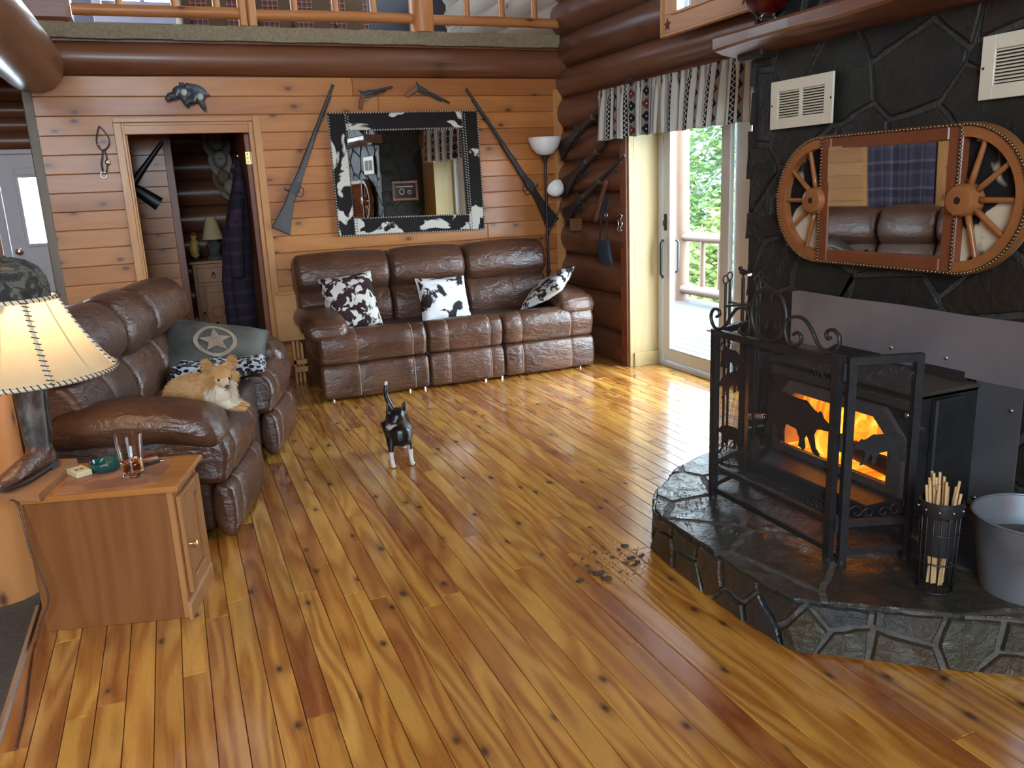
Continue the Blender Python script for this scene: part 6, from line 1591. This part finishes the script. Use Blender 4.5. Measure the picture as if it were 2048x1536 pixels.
# ================================================================== bedroom glimpsed through the doorway
bdoor = thing('door_3', kind='structure'); tag(bdoor, 'red stained bedroom door standing open')
MB().cbox((.640, 7.02, .01), (.676, 7.80, 2.035), .003).build('slab', M['redtrim'], bdoor, world=True)
hp_ = AY(502, 316, 7.01); f = MB().cbox((.634, 7.008, hp_.z-.05), (.672, 7.014, hp_.z+.05), .002); f.build('hinge', M['brass'], bdoor, world=True)
for k in (-.03, 0, .03): MB().ell((.653, 7.007, hp_.z+k), (.004, .002, .004), 8, 5).build('hinge_screw', M['dark'], bdoor, world=True)
MB().cbox((.634, 7.008, .25), (.672, 7.014, .35), .002).build('hinge', M['brass'], bdoor, world=True)
# robe on the door
t = NT('dark_plaid_robe'); v = t.coord(); sp = t.n('ShaderNodeSeparateXYZ', _0=v)
def bnd(s_, w_): return t.math('GREATER_THAN', t.math('FRACT', t.math('DIVIDE', s_, w_)), .72)
t.set(Base_Color=t.mix(t.math('MULTIPLY', t.math('ADD', bnd(sp.outputs[2], .11), bnd(sp.outputs[1], .12)), .5), (.012, .010, .018), (.055, .022, .06)), Roughness=.9); M['robe'] = t.m
rb_ = thing('plaid_robe', 'long dark purple plaid robe hanging on the open bedroom door', 'robe', (.53, 7.35, .3))
f = MB()
f.tube([(.60, 7.30, 1.80), (.585, 7.30, 1.66), (.57, 7.30, 1.5), (.545, 7.32, 1.30), (.52, 7.32, 1.0), (.50, 7.33, .7), (.50, 7.33, .36)], [.03, .075, .12, .17, .19, .2, .2], 16, flat=.55, up=(0, 1, 0))
for a in (-1, 1): f.tube([(.56, 7.30+a*.10, 1.52), (.51, 7.30+a*.17, 1.3), (.48, 7.29+a*.2, 1.0), (.47, 7.28+a*.2, .85)], [.05, .06, .06, .055], 10)
for k in range(5): f.tube([(.44, 7.18+.075*k, 1.25), (.40-.01*(k % 2), 7.16+.08*k, .8), (.40, 7.15+.085*k, .38)], [.02, .035, .045], 8)
blob('cloth', f, .012, M['robe'], rb_, 4, world=True)
MB().tube([(.64, 7.30, 1.82), (.60, 7.30, 1.82), (.59, 7.30, 1.845)], .006, 7).build('hook', M['chrome'], rb_, world=True, smooth=True)
# nightstand
NS = thing('nightstand', 'pine nightstand with drawer and panelled door in the dim bedroom', 'nightstand', (.36, 8.95, 0))
pn = wood('nightstand_pine', [(.36, .14, .04), (.40, .165, .05)], 'Z', across=1.4, grain=.4, knots=.2, rough=.45)
x0, x1, y0, y1, zt_ = .165, .545, 8.75, 9.15, .86
MB().cbox((x0, y0+.02, .04), (x1, y1, zt_), .004).build('body', pn, NS, world=True)
MB().cbox((x0-.03, y0-.02, zt_), (x1+.03, y1+.01, zt_+.03), .006).build('top', pn, NS, world=True)
d_ = MB().cbox((x0+.03, y0, zt_-.19), (x1-.03, y0+.02, zt_-.04), .005).build('drawer', pn, NS, world=True)
def pull(c, par):
    MB().ring((c[0], c[1]-.012, c[2]-.012), .016, .02, .004, 'XZ', 14, 6).build('pull', M['black'], par, world=True, smooth=True)
    MB().ell((c[0], c[1]-.004, c[2]+.012), (.014, .006, .014), 10, 6).build('pull_plate', M['black'], par, world=True, smooth=True)
pull(((x0+x1)/2, y0, zt_-.11), d_)
d_ = MB(); d_.cbox((x0+.03, y0, .10), (x0+.09, y0+.02, zt_-.22), .004).cbox((x1-.09, y0, .10), (x1-.03, y0+.02, zt_-.22), .004).cbox((x0+.09, y0, .10), (x1-.09, y0+.02, .17), .004).cbox((x0+.09, y0, zt_-.29), (x1-.09, y0+.02, zt_-.22), .004).box((x0+.08, y0+.008, .16), (x1-.08, y0+.02, zt_-.28)); d_ = d_.build('door', pn, NS, world=True)
MB().ring(((x0+x1)/2, y0+.006, .37), .06, .06, .008, 'XZ', 24, 6).build('carved_ring', pn, d_, world=True, smooth=True)
pull((x0+.06, y0, .36), d_)
MB().prism([(x1-.03, zt_-.27), (x1-.03, zt_-.24), (x1-.10, zt_-.25), (x1-.13, zt_-.255), (x1-.10, zt_-.26)], y0, y0-.004, 'XZ').build('strap_hinge', M['black'], d_, world=True)
for x in (x0, x1-.04):
    MB().cbox((x, y0+.02, 0), (x+.04, y0+.06, .04), .004).build('foot', pn, NS, world=True); MB().cbox((x, y1-.05, 0), (x+.04, y1-.01, .04), .004).build('foot', pn, NS, world=True)
# lamp, figurine, blue box on the nightstand
nl = thing('bedroom_lamp', 'small lamp with a tan shade on the nightstand', 'lamp', (.40, 8.92, zt_+.0302))
MB().lathe([(.08, 0), (.085, .02), (.05, .05), (.06, .10), (.075, .14), (.04, .19), (.015, .21), (0, .21)], 20, cap=False).build('base', mottled('grey_glazed_base', (.05, .055, .05), (.12, .12, .10), 15, .25), nl, smooth=40)
MB().lathe([(.105, .20), (.048, .42), (.046, .42), (.102, .20)], 24, cap=False).build('shade', plain('tan_shade', (.55, .38, .20), .8), nl, smooth=40)
fg = thing('parrot_figurine', 'yellow bird figurine beside the bedroom lamp', 'figurine', (.215, 8.90, zt_+.0302))
MB().lathe([(.05, 0), (.055, .015), (.02, .03), (0, .03)], 16, cap=False).build('stand', plain('dark_teal', (.01, .025, .03), .4), fg, smooth=40)
f = MB(); f.ell((0, 0, .12), (.055, .045, .10)).ell((0, 0, .24), (.032, .03, .035)); blob('body', f, .006, mottled('yellow_glaze', (.55, .33, .06), (.62, .42, .12), 8, .4), fg, 3)
f = MB(); f.ell((0, -.01, .262), (.03, .03, .022)); f.build('red_cap', plain('red_glaze', (.3, .06, .04), .4), fg, smooth=True)
f = MB(); f.ell((.035, -.03, .11), (.018, .012, .05)); f.build('wing', plain('dark_wing', (.03, .04, .04), .4), fg, smooth=True)
tag(MB().cbox((.49, 8.80, zt_+.0302), (.56, 8.88, zt_+.085), .006).build('blue_box', plain('blue_tin', (.02, .03, .12), .3)), 'small dark blue tin on the nightstand corner', 'tin')
# hats on the log wall
def hat(name, label, c, col, band, s_, tilt):
    h = thing(name, label, 'hat', c); m_ = mottled(name+'_felt', col, tuple(q*1.25 for q in col), 12, .85)
    M4 = Matrix.Rotation(R(tilt), 4, 'X')
    MB().mat(M4).lathe([(.19*s_, .012), (.165*s_, .0), (.10*s_, .008), (.098*s_, .012), (.165*s_, .006), (.188*s_, .018)], 28, sx=.72, sy=1.05, cap=False).build('brim', m_, h, smooth=True)
    MB().mat(M4).lathe([(.10*s_, .008), (.098*s_, .06*s_), (.09*s_, .11*s_), (.06*s_, .135*s_), (.02*s_, .12*s_), (0, .115*s_)], 24, sx=.8, sy=1.0, cap=False).build('crown', m_, h, smooth=True)
    MB().mat(M4).lathe([(.1015*s_, .012), (.1005*s_, .03*s_)], 24, sx=.8, sy=1.0, cap=False).build('band', plain(name+'_band', band, .4, .3), h, smooth=True)
hat('cowboy_hat', 'pale grey cowboy hat at the top of the hat column in the bedroom', AY(432, 285, 9.40), (.34, .29, .23), (.08, .05, .03), 1.05, 62)
hat('cowboy_hat', 'cream cowboy hat with a studded black band in the bedroom', AY(440, 322, 9.40), (.42, .38, .32), (.02, .02, .02), .85, 75)
hat('cowboy_hat', 'brown cowboy hat low in the hat column in the bedroom', AY(446, 358, 9.40), (.24, .14, .09), (.06, .03, .02), .78, 65)
hat('straw_hat', 'tan straw hat at the bottom of the hat column in the bedroom', AY(460, 378, 9.38), (.34, .27, .19), (.05, .04, .03), .78, 55)
# dark object on the bedroom partition
dg = thing('wall_mounted_gun', 'dark angular long gun hung on the dim bedroom partition', 'gun', AY(290, 360, 7.95))
b_ = AY(318, 408, 7.96); a_ = AY(262, 372, 7.96); c_ = AY(324, 284, 7.96)
MB().tube([b_, a_.lerp(b_, .4), a_], [.06, .05, .035], 10, flat=.5, up=(0, 0, 1)).build('stock', plain('blue_black', (.008, .010, .016), .4), dg, world=True, smooth=40)
MB().tube([a_, a_.lerp(c_, .5), c_], [.035, .022, .016], 10, flat=.6, up=(0, 0, 1)).build('barrel', plain('blue_black2', (.008, .010, .016), .4), dg, world=True, smooth=40)
kt = thing('pot', 'small dark shiny pot on the bedroom floor before the nightstand', 'pot', (.33, 8.62, 0))
MB().lathe([(.06, 0), (.09, .05), (.10, .14), (.07, .22), (.03, .26), (0, .265)], 20, cap=False).build('pot', plain('black_gloss', (.008, .008, .01), .12), kt, smooth=True)
MB().ell((0, 0, .275), (.016, .016, .014), 10, 8).build('lid_knob', plain('black_knob', (.01, .01, .012), .15), kt, smooth=True)
# ================================================================== outdoors: deck, railing, trees
dk = thing('deck', kind='structure'); tag(dk, 'weathered board deck outside the patio door')
M['deck'] = wood('grey_deck', [(.044, .044, .045), (.054, .053, .053), (.038, .038, .039)], 'Y', across=1.4, grain=.4, knots=.2, rough=.7)
x = 3.78
i = 0
while x < 6.2:
    MB().cbox((x, 2.0, -.115), (x+.134, 12.5, -.08), .004).build('deck_board', M['deck'], dk, world=True); x += .142
MB().box((3.70, 1.5, -.6), (6.3, 12.6, -.13)).build('joists', M['redtrim'], dk, world=True)
dr_ = thing('deck_railing', 'log railing along the outer edge of the deck', 'railing', (6.14, 9., -.08))
M['outlog'] = wood('outdoor_log', [(.14, .085, .055), (.17, .11, .07)], 'Z', across=1., grain=.4, knots=.3, rough=.6); M['outlogy'] = wood('outdoor_rail', [(.12, .07, .047), (.15, .09, .06)], 'Y', across=1., grain=.4, knots=.3, rough=.6)
for i, y in enumerate((5.6, 9.1, 12.3)): MB().add(*logmesh((6.14, y, -.08), (6.14, y, 3.2), .105, .10, 500+i, n=16)).build('post', M['outlog'], dr_, world=True, smooth=50)
for i, z in enumerate((.06, .74)):
    log('rail', (6.14, 2.2, z), (6.14, 12.3, z+.03), .062 if i else .07, M['outlogy'], dr_, 510+i, amp=.02, n=12)
y = 2.5; i = 0
while y < 12.2:
    if abs(y-9.1) > .12: MB().add(*logmesh((6.14, y, .10), (6.14, y, .72), .036, .034, 520+i, n=8)).build('baluster', M['outlog'], dr_, world=True, smooth=50)
    y += .36; i += 1
tag(MB().tube([(5.05, 7.0, -.066), (5.15, 6.8, -.064), (5.3, 6.62, -.066)], .012, 7).build('stick', M['redtrim'], smooth=True), 'dark stick lying on the deck boards', 'stick')
gr = MB().box((6.4, -20, -5.2), (60, 60, -5.0)); tag(gr.build('ground_outside', mottled('forest_floor', (.05, .09, .03), (.09, .14, .05), 3, .95)), kind='structure')
# trees
rt = random.Random(77)
def leafmat(name, a, b):
    t = NT(name); v = t.coord(); n = t.noise(v, 1.3, 2)
    t.set(Base_Color=t.ramp(n, [(.3, a), (.7, b)]), Roughness=.6)
    tr_ = t.n('ShaderNodeBsdfTranslucent'); t.put(tr_.inputs[0], t.ramp(n, [(.3, a), (.7, b)])); mx = t.n('ShaderNodeMixShader'); mx.inputs[0].default_value = .35
    t.t.links.new(t.b.outputs[0], mx.inputs[1]); t.t.links.new(tr_.outputs[0], mx.inputs[2]); t.t.links.new(mx.outputs[0], t.out.inputs[0]); return t.m
LM = [leafmat('fresh_leaves', (.045, .10, .022), (.085, .14, .035)), leafmat('blue_green_leaves', (.03, .085, .055), (.06, .12, .085)), leafmat('yellow_green_leaves', (.08, .125, .022), (.13, .16, .045))]
bark = mottled('grey_bark', (.25, .22, .2), (.4, .37, .34), 9, .8, .4)
def tree(label, x, y, h, rad_, lm, seed):
    r_ = random.Random(seed); root = thing('tree', label, 'tree', (x, y, -5.0))
    MB().add(*logmesh((0, 0, 0), (r_.uniform(-.3, .3), r_.uniform(-.3, .3), h*.9), .16, .05, seed, n=10, amp=.2, seg=.8)).build('trunk', bark, root, smooth=50)
    vs = []; fs = []; br_ = MB()
    cl = []
    for k in range(34):
        a = r_.uniform(0, 2*math.pi); t_ = r_.random()**.7; z = h*(.18+.82*t_); rr = rad_*(1-.62*t_)*math.sqrt(r_.uniform(.15, 1))
        c_ = Vector((rr*math.cos(a), rr*math.sin(a), z)); cl.append((c_, rad_*r_.uniform(.28, .42)))
        b0 = Vector((0, 0, z-.5-rr*.2)); MB
        br_.tube([b0, b0.lerp(c_, .5)+Vector((0, 0, .1)), c_], [.04, .025, .008], 5)
    for c_, cr in cl:
        for q in range(230):
            d = Vector((r_.gauss(0, 1), r_.gauss(0, 1), r_.gauss(0, .8))).normalized()*cr*r_.random()**.45
            p = c_+d; n_ = Vector((r_.gauss(0, 1), r_.gauss(0, 1), r_.gauss(.5, 1))).normalized(); u, w_ = _basis(n_); s_ = r_.uniform(.05, .10); b = len(vs)
            vs += [p-u*s_, p+w_*s_*.55, p+u*s_, p-w_*s_*.55]; fs.append((b, b+1, b+2, b+3))
    br_.build('branches', bark, root, fix=False)['kind'] = 'stuff'
    o = MB(); o.v = vs; o.f = fs; o.build('leaves', lm, root, fix=False)['kind'] = 'stuff'
# spots along the line of sight through the glass and to both sides of it
tr_spots = [('fresh green leafy tree straight beyond the deck post', 10.6, 15.0, 9.2, 2.6, 0, 1), ('blue green bushy tree beside the fresh green tree', 12.4, 15.6, 9.6, 2.8, 1, 2), ('yellow green young tree beyond the deck railing', 11.4, 13.2, 7.2, 2.2, 2, 3), ('tall blue green tree far behind the deck', 15.5, 21.0, 12.0, 3.2, 1, 4),
            ('broad fresh green tree at the far left beyond the deck', 9.4, 17.5, 10.0, 2.8, 0, 5), ('yellow green bush tree low behind the railing', 9.6, 12.6, 5.6, 1.9, 2, 6), ('dense blue green tree out past the deck corner', 13.6, 12.4, 9.0, 2.8, 1, 7), ('fresh green tree away to the side of the deck', 12.0, 8.0, 9.0, 2.8, 0, 8)]
for (lb, x, y, h, rd, li_, sd) in tr_spots: tree(lb, x, y, h, rd, LM[li_], sd)
# ================================================================== dogs
def coatmat(name, rough=.5, bump=.2, spec=.4):
    t = NT(name); at_ = t.n('ShaderNodeAttribute', attribute_name='coat'); v = t.coord()
    n = t.noise(t.mapping(v, (1, 1, .35)), 120, 3)
    t.set(Base_Color=t.mix(t.math('MULTIPLY', n, .35), at_.outputs['Color'], t.mix(1., at_.outputs['Color'], (.6, .55, .5), 'MULTIPLY')), Roughness=rough, Specular_IOR_Level=spec)
    t.bump(n, bump, .004); return t.m
# ---- black and white chihuahua standing on the floor, facing the camera, head turned
D0 = Vector((1.06, 4.38, 0))
dog = thing('dog', 'small black and white dog standing on the plank floor with its tail up', 'dog', D0)
dm = coatmat('short_black_coat', .34, .15, .5)
# body axis from chest (toward camera, -y) to rump (+y); dog's own world offsets from D0
P = lambda x, y, z: Vector((x-D0.x, y-D0.y, z))
b = MB()
b.tube([P(1.045, 4.235, .185), P(1.045, 4.27, .185), P(1.055, 4.34, .190), P(1.07, 4.43, .195), P(1.085, 4.51, .205), P(1.09, 4.56, .205)], [.052, .070, .075, .070, .066, .045], 16)
b.ell(P(1.04, 4.26, .175), (.062, .055, .07)); b.ell(P(1.088, 4.53, .20), (.062, .055, .062))
# neck and head (turned to its right, looking down left of the picture)
b.tube([P(1.04, 4.27, .225), P(1.025, 4.235, .265), P(1.015, 4.215, .29)], [.052, .044, .042], 14)
HC = P(1.012, 4.205, .297)
b.ell(HC, (.045, .047, .042), 16, 10)
hd = Vector((-.74, -.52, -.40)).normalized()
b.tube([HC+hd*.02-Vector((0, 0, .006)), HC+hd*.058-Vector((0, 0, .008)), HC+hd*.088-Vector((0, 0, .010))], [.031, .022, .016], 12)
b.ell(HC+Vector((0, 0, -.012))+hd*.02, (.04, .04, .03))
# legs: front
for (x, y, sx) in ((.977, 4.238, -1), (1.086, 4.232, 1)):
    b.tube([P(x+.012*-sx, 4.268, .165), P(x+.004*-sx, 4.262, .125), P(x, 4.252, .085), P(x, 4.246, .045), P(x, 4.240, .018)], [.034, .023, .0145, .012, .013], 10)
    b.ell(P(x, y-.008, .011), (.0145, .020, .011), 10, 6)
# hind legs: stifle forward high, hock back, vertical shank
for (x, sx) in ((1.035, -1), (1.125, 1)):
    b.tube([P(x, 4.53, .18), P(x+.004*sx, 4.50, .135), P(x+.002*sx, 4.535, .095), P(x, 4.565, .075), P(x, 4.555, .04), P(x, 4.55, .016)], [.045, .034, .021, .014, .0115, .012], 10)
    b.ell(P(x, 4.537, .011), (.0145, .020, .011), 10, 6)
# tail raised
b.tube(open_curve([P(1.085, 4.575, .225), P(1.07, 4.595, .27), P(1.055, 4.605, .32), P(1.056, 4.61, .37), P(1.064, 4.615, .408)], 4), [.020]*4+[.0165]*4+[.014]*4+[.011]*4+[.004], 10)
# ears
for ex, ez, ty_ in ((-.034, .030, -.2), (.040, .026, .25)):
    c_ = HC+Vector((ex, .008, ez)); d_ = Vector((ty_*.9, .0, 1)).normalized()
    b.tube([c_-d_*.015, c_+d_*.01, c_+d_*.036, c_+d_*.06], [.022, .025, .017, .004], 10, flat=.45, up=(1, .4, 0))
nose = HC+hd*.100-Vector((0, 0, .008))
def dogcol(p):
    q = Vector(p); w_ = q+D0
    blk = (.0075, .0075, .009); wht = (.70, .68, .64); tanc = (.30, .15, .07)
    if w_.z > .385 and w_.y > 4.5: return wht
    if w_.z < .088 and (w_.y < 4.31 or w_.z < .06):
        return wht
    if w_.z < .116 and w_.y < 4.29 and abs(w_.x-1.035) < .045: return (.42, .30, .23)
    d = q-HC; a = d.dot(hd)
    lat = (d-hd*a).length
    if a > .045 and lat < .034 and d.z < -.03 and a < .13: return (.42, .38, .36)
    if a > .072 and lat < .03 and a < .13: return (.20, .18, .18)
    return blk
blob('body', b, .0055, dm, dog, 3, dogcol)
eyem = plain('dog_eye', (.012, .008, .006), .05)
sid = hd.cross(Vector((0, 0, 1))).normalized()
for s_ in (-1, 1):
    MB().ell(HC+hd*.036+sid*(.022*s_)+Vector((0, 0, .006)), (.0068, .0068, .0068), 10, 8).build('eye', eyem, dog, smooth=True)
MB().ell(nose, (.0085, .0085, .007), 10, 8).build('nose', plain('dog_nose', (.010, .008, .008), .25), dog, smooth=True)
f = MB(); f.tube([HC+hd*.084+sid*.010-Vector((0, 0, .022)), HC+hd*.068+sid*.016-Vector((0, 0, .026)), HC+hd*.05+sid*.02-Vector((0, 0, .024))], .0018, 5); f.build('mouth', plain('dog_mouth', (.02, .01, .01), .5), dog, smooth=True)
MB().ell(HC+hd*.012+sid*.040+Vector((0, 0, -.012)), (.007, .006, .010), 8, 6).build('cheek_spot', plain('white_spot', (.6, .58, .55), .6), dog, smooth=True)
# ---- long haired tan chihuahua lying on the near seat of the loveseat
d2_ = thing('dog', 'fluffy tan dog lying on the leather loveseat seat', 'dog', lpt(.42, .14, .47))
Ml = wmat(d2_).inverted()
def Q(x, y, z): return Ml @ lpt(x, y, z)
b = MB()
ZS = .035
# trunk: haunches further back in the seat, chest forward
b.tube([Q(.50, .30, .535+ZS), Q(.47, .24, .555+ZS), Q(.42, .17, .575+ZS), Q(.375, .10, .585+ZS), Q(.345, .045, .575+ZS)], [.060, .082, .085, .078, .055], 16)
b.ell(Q(.52, .27, .525+ZS), (.075, .075, .055)); b.ell(Q(.345, .04, .58+ZS), (.058, .058, .07))
b.ell(Q(.43, .26, .515+ZS), (.06, .055, .05))
# fore legs stretched out over the edge of the seat
for (dx, o_) in ((0., 0), (.055, .0)):
    b.tube([Q(.335+dx, .06, .54+ZS), Q(.325+dx, .0, .512+ZS), Q(.318+dx, -.035, .502+ZS), Q(.315+dx, -.055, .500+ZS)], [.034, .022, .017, .016], 10)
    b.ell(Q(.315+dx, -.065, .497+ZS), (.02, .02, .013), 10, 6)
b.tube([Q(.52, .30, .52+ZS), Q(.56, .34, .505+ZS), Q(.60, .37, .50+ZS)], [.045, .03, .018], 10)
HD = Q(.315, .02, .662+ZS)
b.tube([Q(.35, .06, .60+ZS), Q(.33, .04, .64+ZS), HD], [.055, .052, .05], 14)
b.ell(HD, (.054, .052, .047), 16, 10)
look = (Vector((0, 0, CAMH-.25))-(lpt(.315, .02, .69)))
look = Vector((.20, -.86, -.30)).normalized()
b.tube([HD+look*.03-Vector((0, 0, .010)), HD+look*.058-Vector((0, 0, .014)), HD+look*.072-Vector((0, 0, .016))], [.030, .020, .015], 12)
sd2 = look.cross(Vector((0, 0, 1))).normalized()
for s_ in (-1, 1):
    c_ = HD+sd2*(.036*s_)+Vector((0, 0, .03)); d_ = (sd2*(.42*s_)+Vector((0, 0, 1))).normalized()
    b.tube([c_-d_*.015, c_+d_*.015, c_+d_*.045, c_+d_*.062], [.022, .024, .014, .003], 10, flat=.5, up=tuple(sd2))
def tancol(p):
    q = Vector(p); d = q-HD; a = d.dot(look)
    tn_ = (.50, .27, .105); pale = (.56, .33, .15); cream = (.72, .62, .48)
    if a > .035 and d.z < -.004 and (d-look*a).length < .04 and a < .12: return (.60, .44, .28)
    lo2 = Q(.345, .02, .575+ZS)
    if (q-lo2).length < .085 and a > -.0: return cream
    if q.z < Q(0, 0, .512+ZS).z and (q-Q(.345, -.03, .5+ZS)).length < .07: return pale
    return tn_ if mnoise.noise(q*14) < .1 else pale
body2 = blob('body', b, .0065, coatmat('tan_fur_base', .8, .4, .1), d2_, 3, tancol)
# fur: fine tapered locks rooted on the body surface
me = body2.data; rfur = random.Random(4); me.calc_loop_triangles() if hasattr(me, 'calc_loop_triangles') else None
vsf = []; fsf = []; cols = []
chest = Q(.345, .0, .59+ZS)
for v in me.vertices:
    p = v.co.copy(); nrm = v.normal.copy(); d = p-HD; a = d.dot(look)
    if a > .030 and abs(d.dot(sd2)) < .04: continue           # keep the face clear
    ln = .016
    ruff = (p-chest).length < .095 or ((d.length < .075) and d.z < .01)
    if ruff: ln = .034
    if d.z > .03 and abs(d.dot(sd2)) > .03: ln = .026         # ears
    if p.z < Q(0, 0, .508+ZS).z and (p-Q(.345, -.05, .5+ZS)).length < .07: ln = .005
    for k in range(2 if ln > .02 else 1):
        flow = (Q(.6, .5, .45)-Q(.3, 0, .6)).normalized()*.55+Vector((0, 0, -.45))
        if ruff: flow = (p-HD).normalized()*.7+Vector((0, 0, -.25))
        if d.z > .03 and ln == .026: flow = sd2*(1 if d.dot(sd2) > 0 else -1)*.9+Vector((0, 0, .2))
        dr_ = (nrm*.75+flow+Vector((rfur.gauss(0, .25), rfur.gauss(0, .25), rfur.gauss(0, .25)))).normalized()
        u, w_ = _basis(dr_); L_ = ln*rfur.uniform(.6, 1.25); r_ = .0017; i0 = len(vsf)
        vsf += [p+u*r_, p-u*r_*.5+w_*r_*.87, p-u*r_*.5-w_*r_*.87, p+dr_*L_*.6+Vector((0, 0, -.08*L_))+u*r_*.5, p+dr_*L_+Vector((0, 0, -.22*L_))]
        fsf += [(i0, i0+1, i0+3), (i0+1, i0+2, i0+3), (i0+2, i0, i0+3), (i0, i0+3, i0+4), (i0+1, i0+4, i0+3)]
        c_ = tancol(p); k2 = rfur.uniform(.85, 1.25); cols += [tuple(min(1, q*k2) for q in c_)]*5
fo_ = MB(); fo_.v = vsf; fo_.f = fsf; fur = fo_.build('fur', coatmat('tan_fur', .75, 0., .15), d2_, fix=False, recenter=False); fur['kind'] = 'stuff'
ca = fur.data.color_attributes.new('coat', 'FLOAT_COLOR', 'POINT')
for i, c_ in enumerate(cols): ca.data[i].color = _rgb(c_)
for s_ in (-1, 1): MB().ell(HD+look*.045+sd2*(.022*s_)+Vector((0, 0, .004)), (.0075, .0075, .0075), 10, 8).build('eye', eyem, d2_, smooth=True)
MB().ell(HD+look*.086-Vector((0, 0, .012)), (.011, .010, .009), 10, 8).build('nose', plain('brown_nose', (.10, .045, .035), .35), d2_, smooth=True)
MB().tube([HD+look*.080+sd2*.012-Vector((0, 0, .030)), HD+look*.084-Vector((0, 0, .027)), HD+look*.080-sd2*.012-Vector((0, 0, .030))], .0016, 5).build('mouth', plain('dark_mouth', (.06, .025, .02), .6), d2_, smooth=True)
# ================================================================== bark crumbs by the hearth
rc = random.Random(12); M['bark'] = mottled('bark_chip', (.03, .016, .010), (.11, .055, .03), 60, .8)
spots = [(1180, 1145, 5), (1196, 1150, 9), (1213, 1160, 10), (1160, 1163, 6), (1250, 1093, 6), (1238, 1100, 4), (1262, 1118, 7), (1275, 1125, 6), (1270, 1130, 5), (1205, 1095, 4), (1225, 1115, 4), (1190, 1105, 4), (1252, 1128, 4), (1283, 1112, 5), (1150, 1130, 3), (1165, 1118, 3), (1195, 1125, 3), (1240, 1145, 3)]
for px, py, s_ in spots:
    p = AZ(px, py, 0.0008); k = s_*.0019
    f = MB(); f.at(p+Vector((0, 0, .35*k)), rc.uniform(0, 3)).rbox((0, 0, 0), (k*rc.uniform(.8, 1.5), k*rc.uniform(.4, .8), k*.35), k*.2, 5, fn=lambda q, pp: q+Vector((rc.uniform(-.15, .15)*k, rc.uniform(-.15, .15)*k, 0)))
    tag(f.build('bark_chip', M['bark']), 'small dark bark chip on the floor by the hearth', 'bark chip', 'bark chips scattered by the hearth')
f = MB()
for i in range(260):
    c_ = rc.choice([(1265, 1120), (1280, 1130), (1235, 1105), (1200, 1140), (1180, 1110)]); p = AZ(c_[0]+rc.gauss(0, 22), c_[1]+rc.gauss(0, 14), .0008)
    if p.x > 1.655: continue
    k = rc.uniform(.001, .003); f.at(p, rc.uniform(0, 3)).box((-k, -k*.6, 0), (k, k*.6, k*.7))
o = f.build('bark_crumbs', M['bark']); tag(o, 'fine dark bark crumbs strewn on the planks by the hearth', 'crumbs', kind='stuff')
f = MB()
for i in range(160):
    p = AZ(rc.gauss(1395, 40), rc.gauss(1005, 18), HZ+.0005)
    if p.x < 1.70: continue
    k = rc.uniform(.001, .004); f.at(p, rc.uniform(0, 3)).box((-k, -k*.6, 0), (k, k*.6, k*.7))
o = f.build('hearth_crumbs', M['bark']); tag(o, 'bark crumbs lying on the slate hearth by the screen', 'crumbs', kind='stuff')
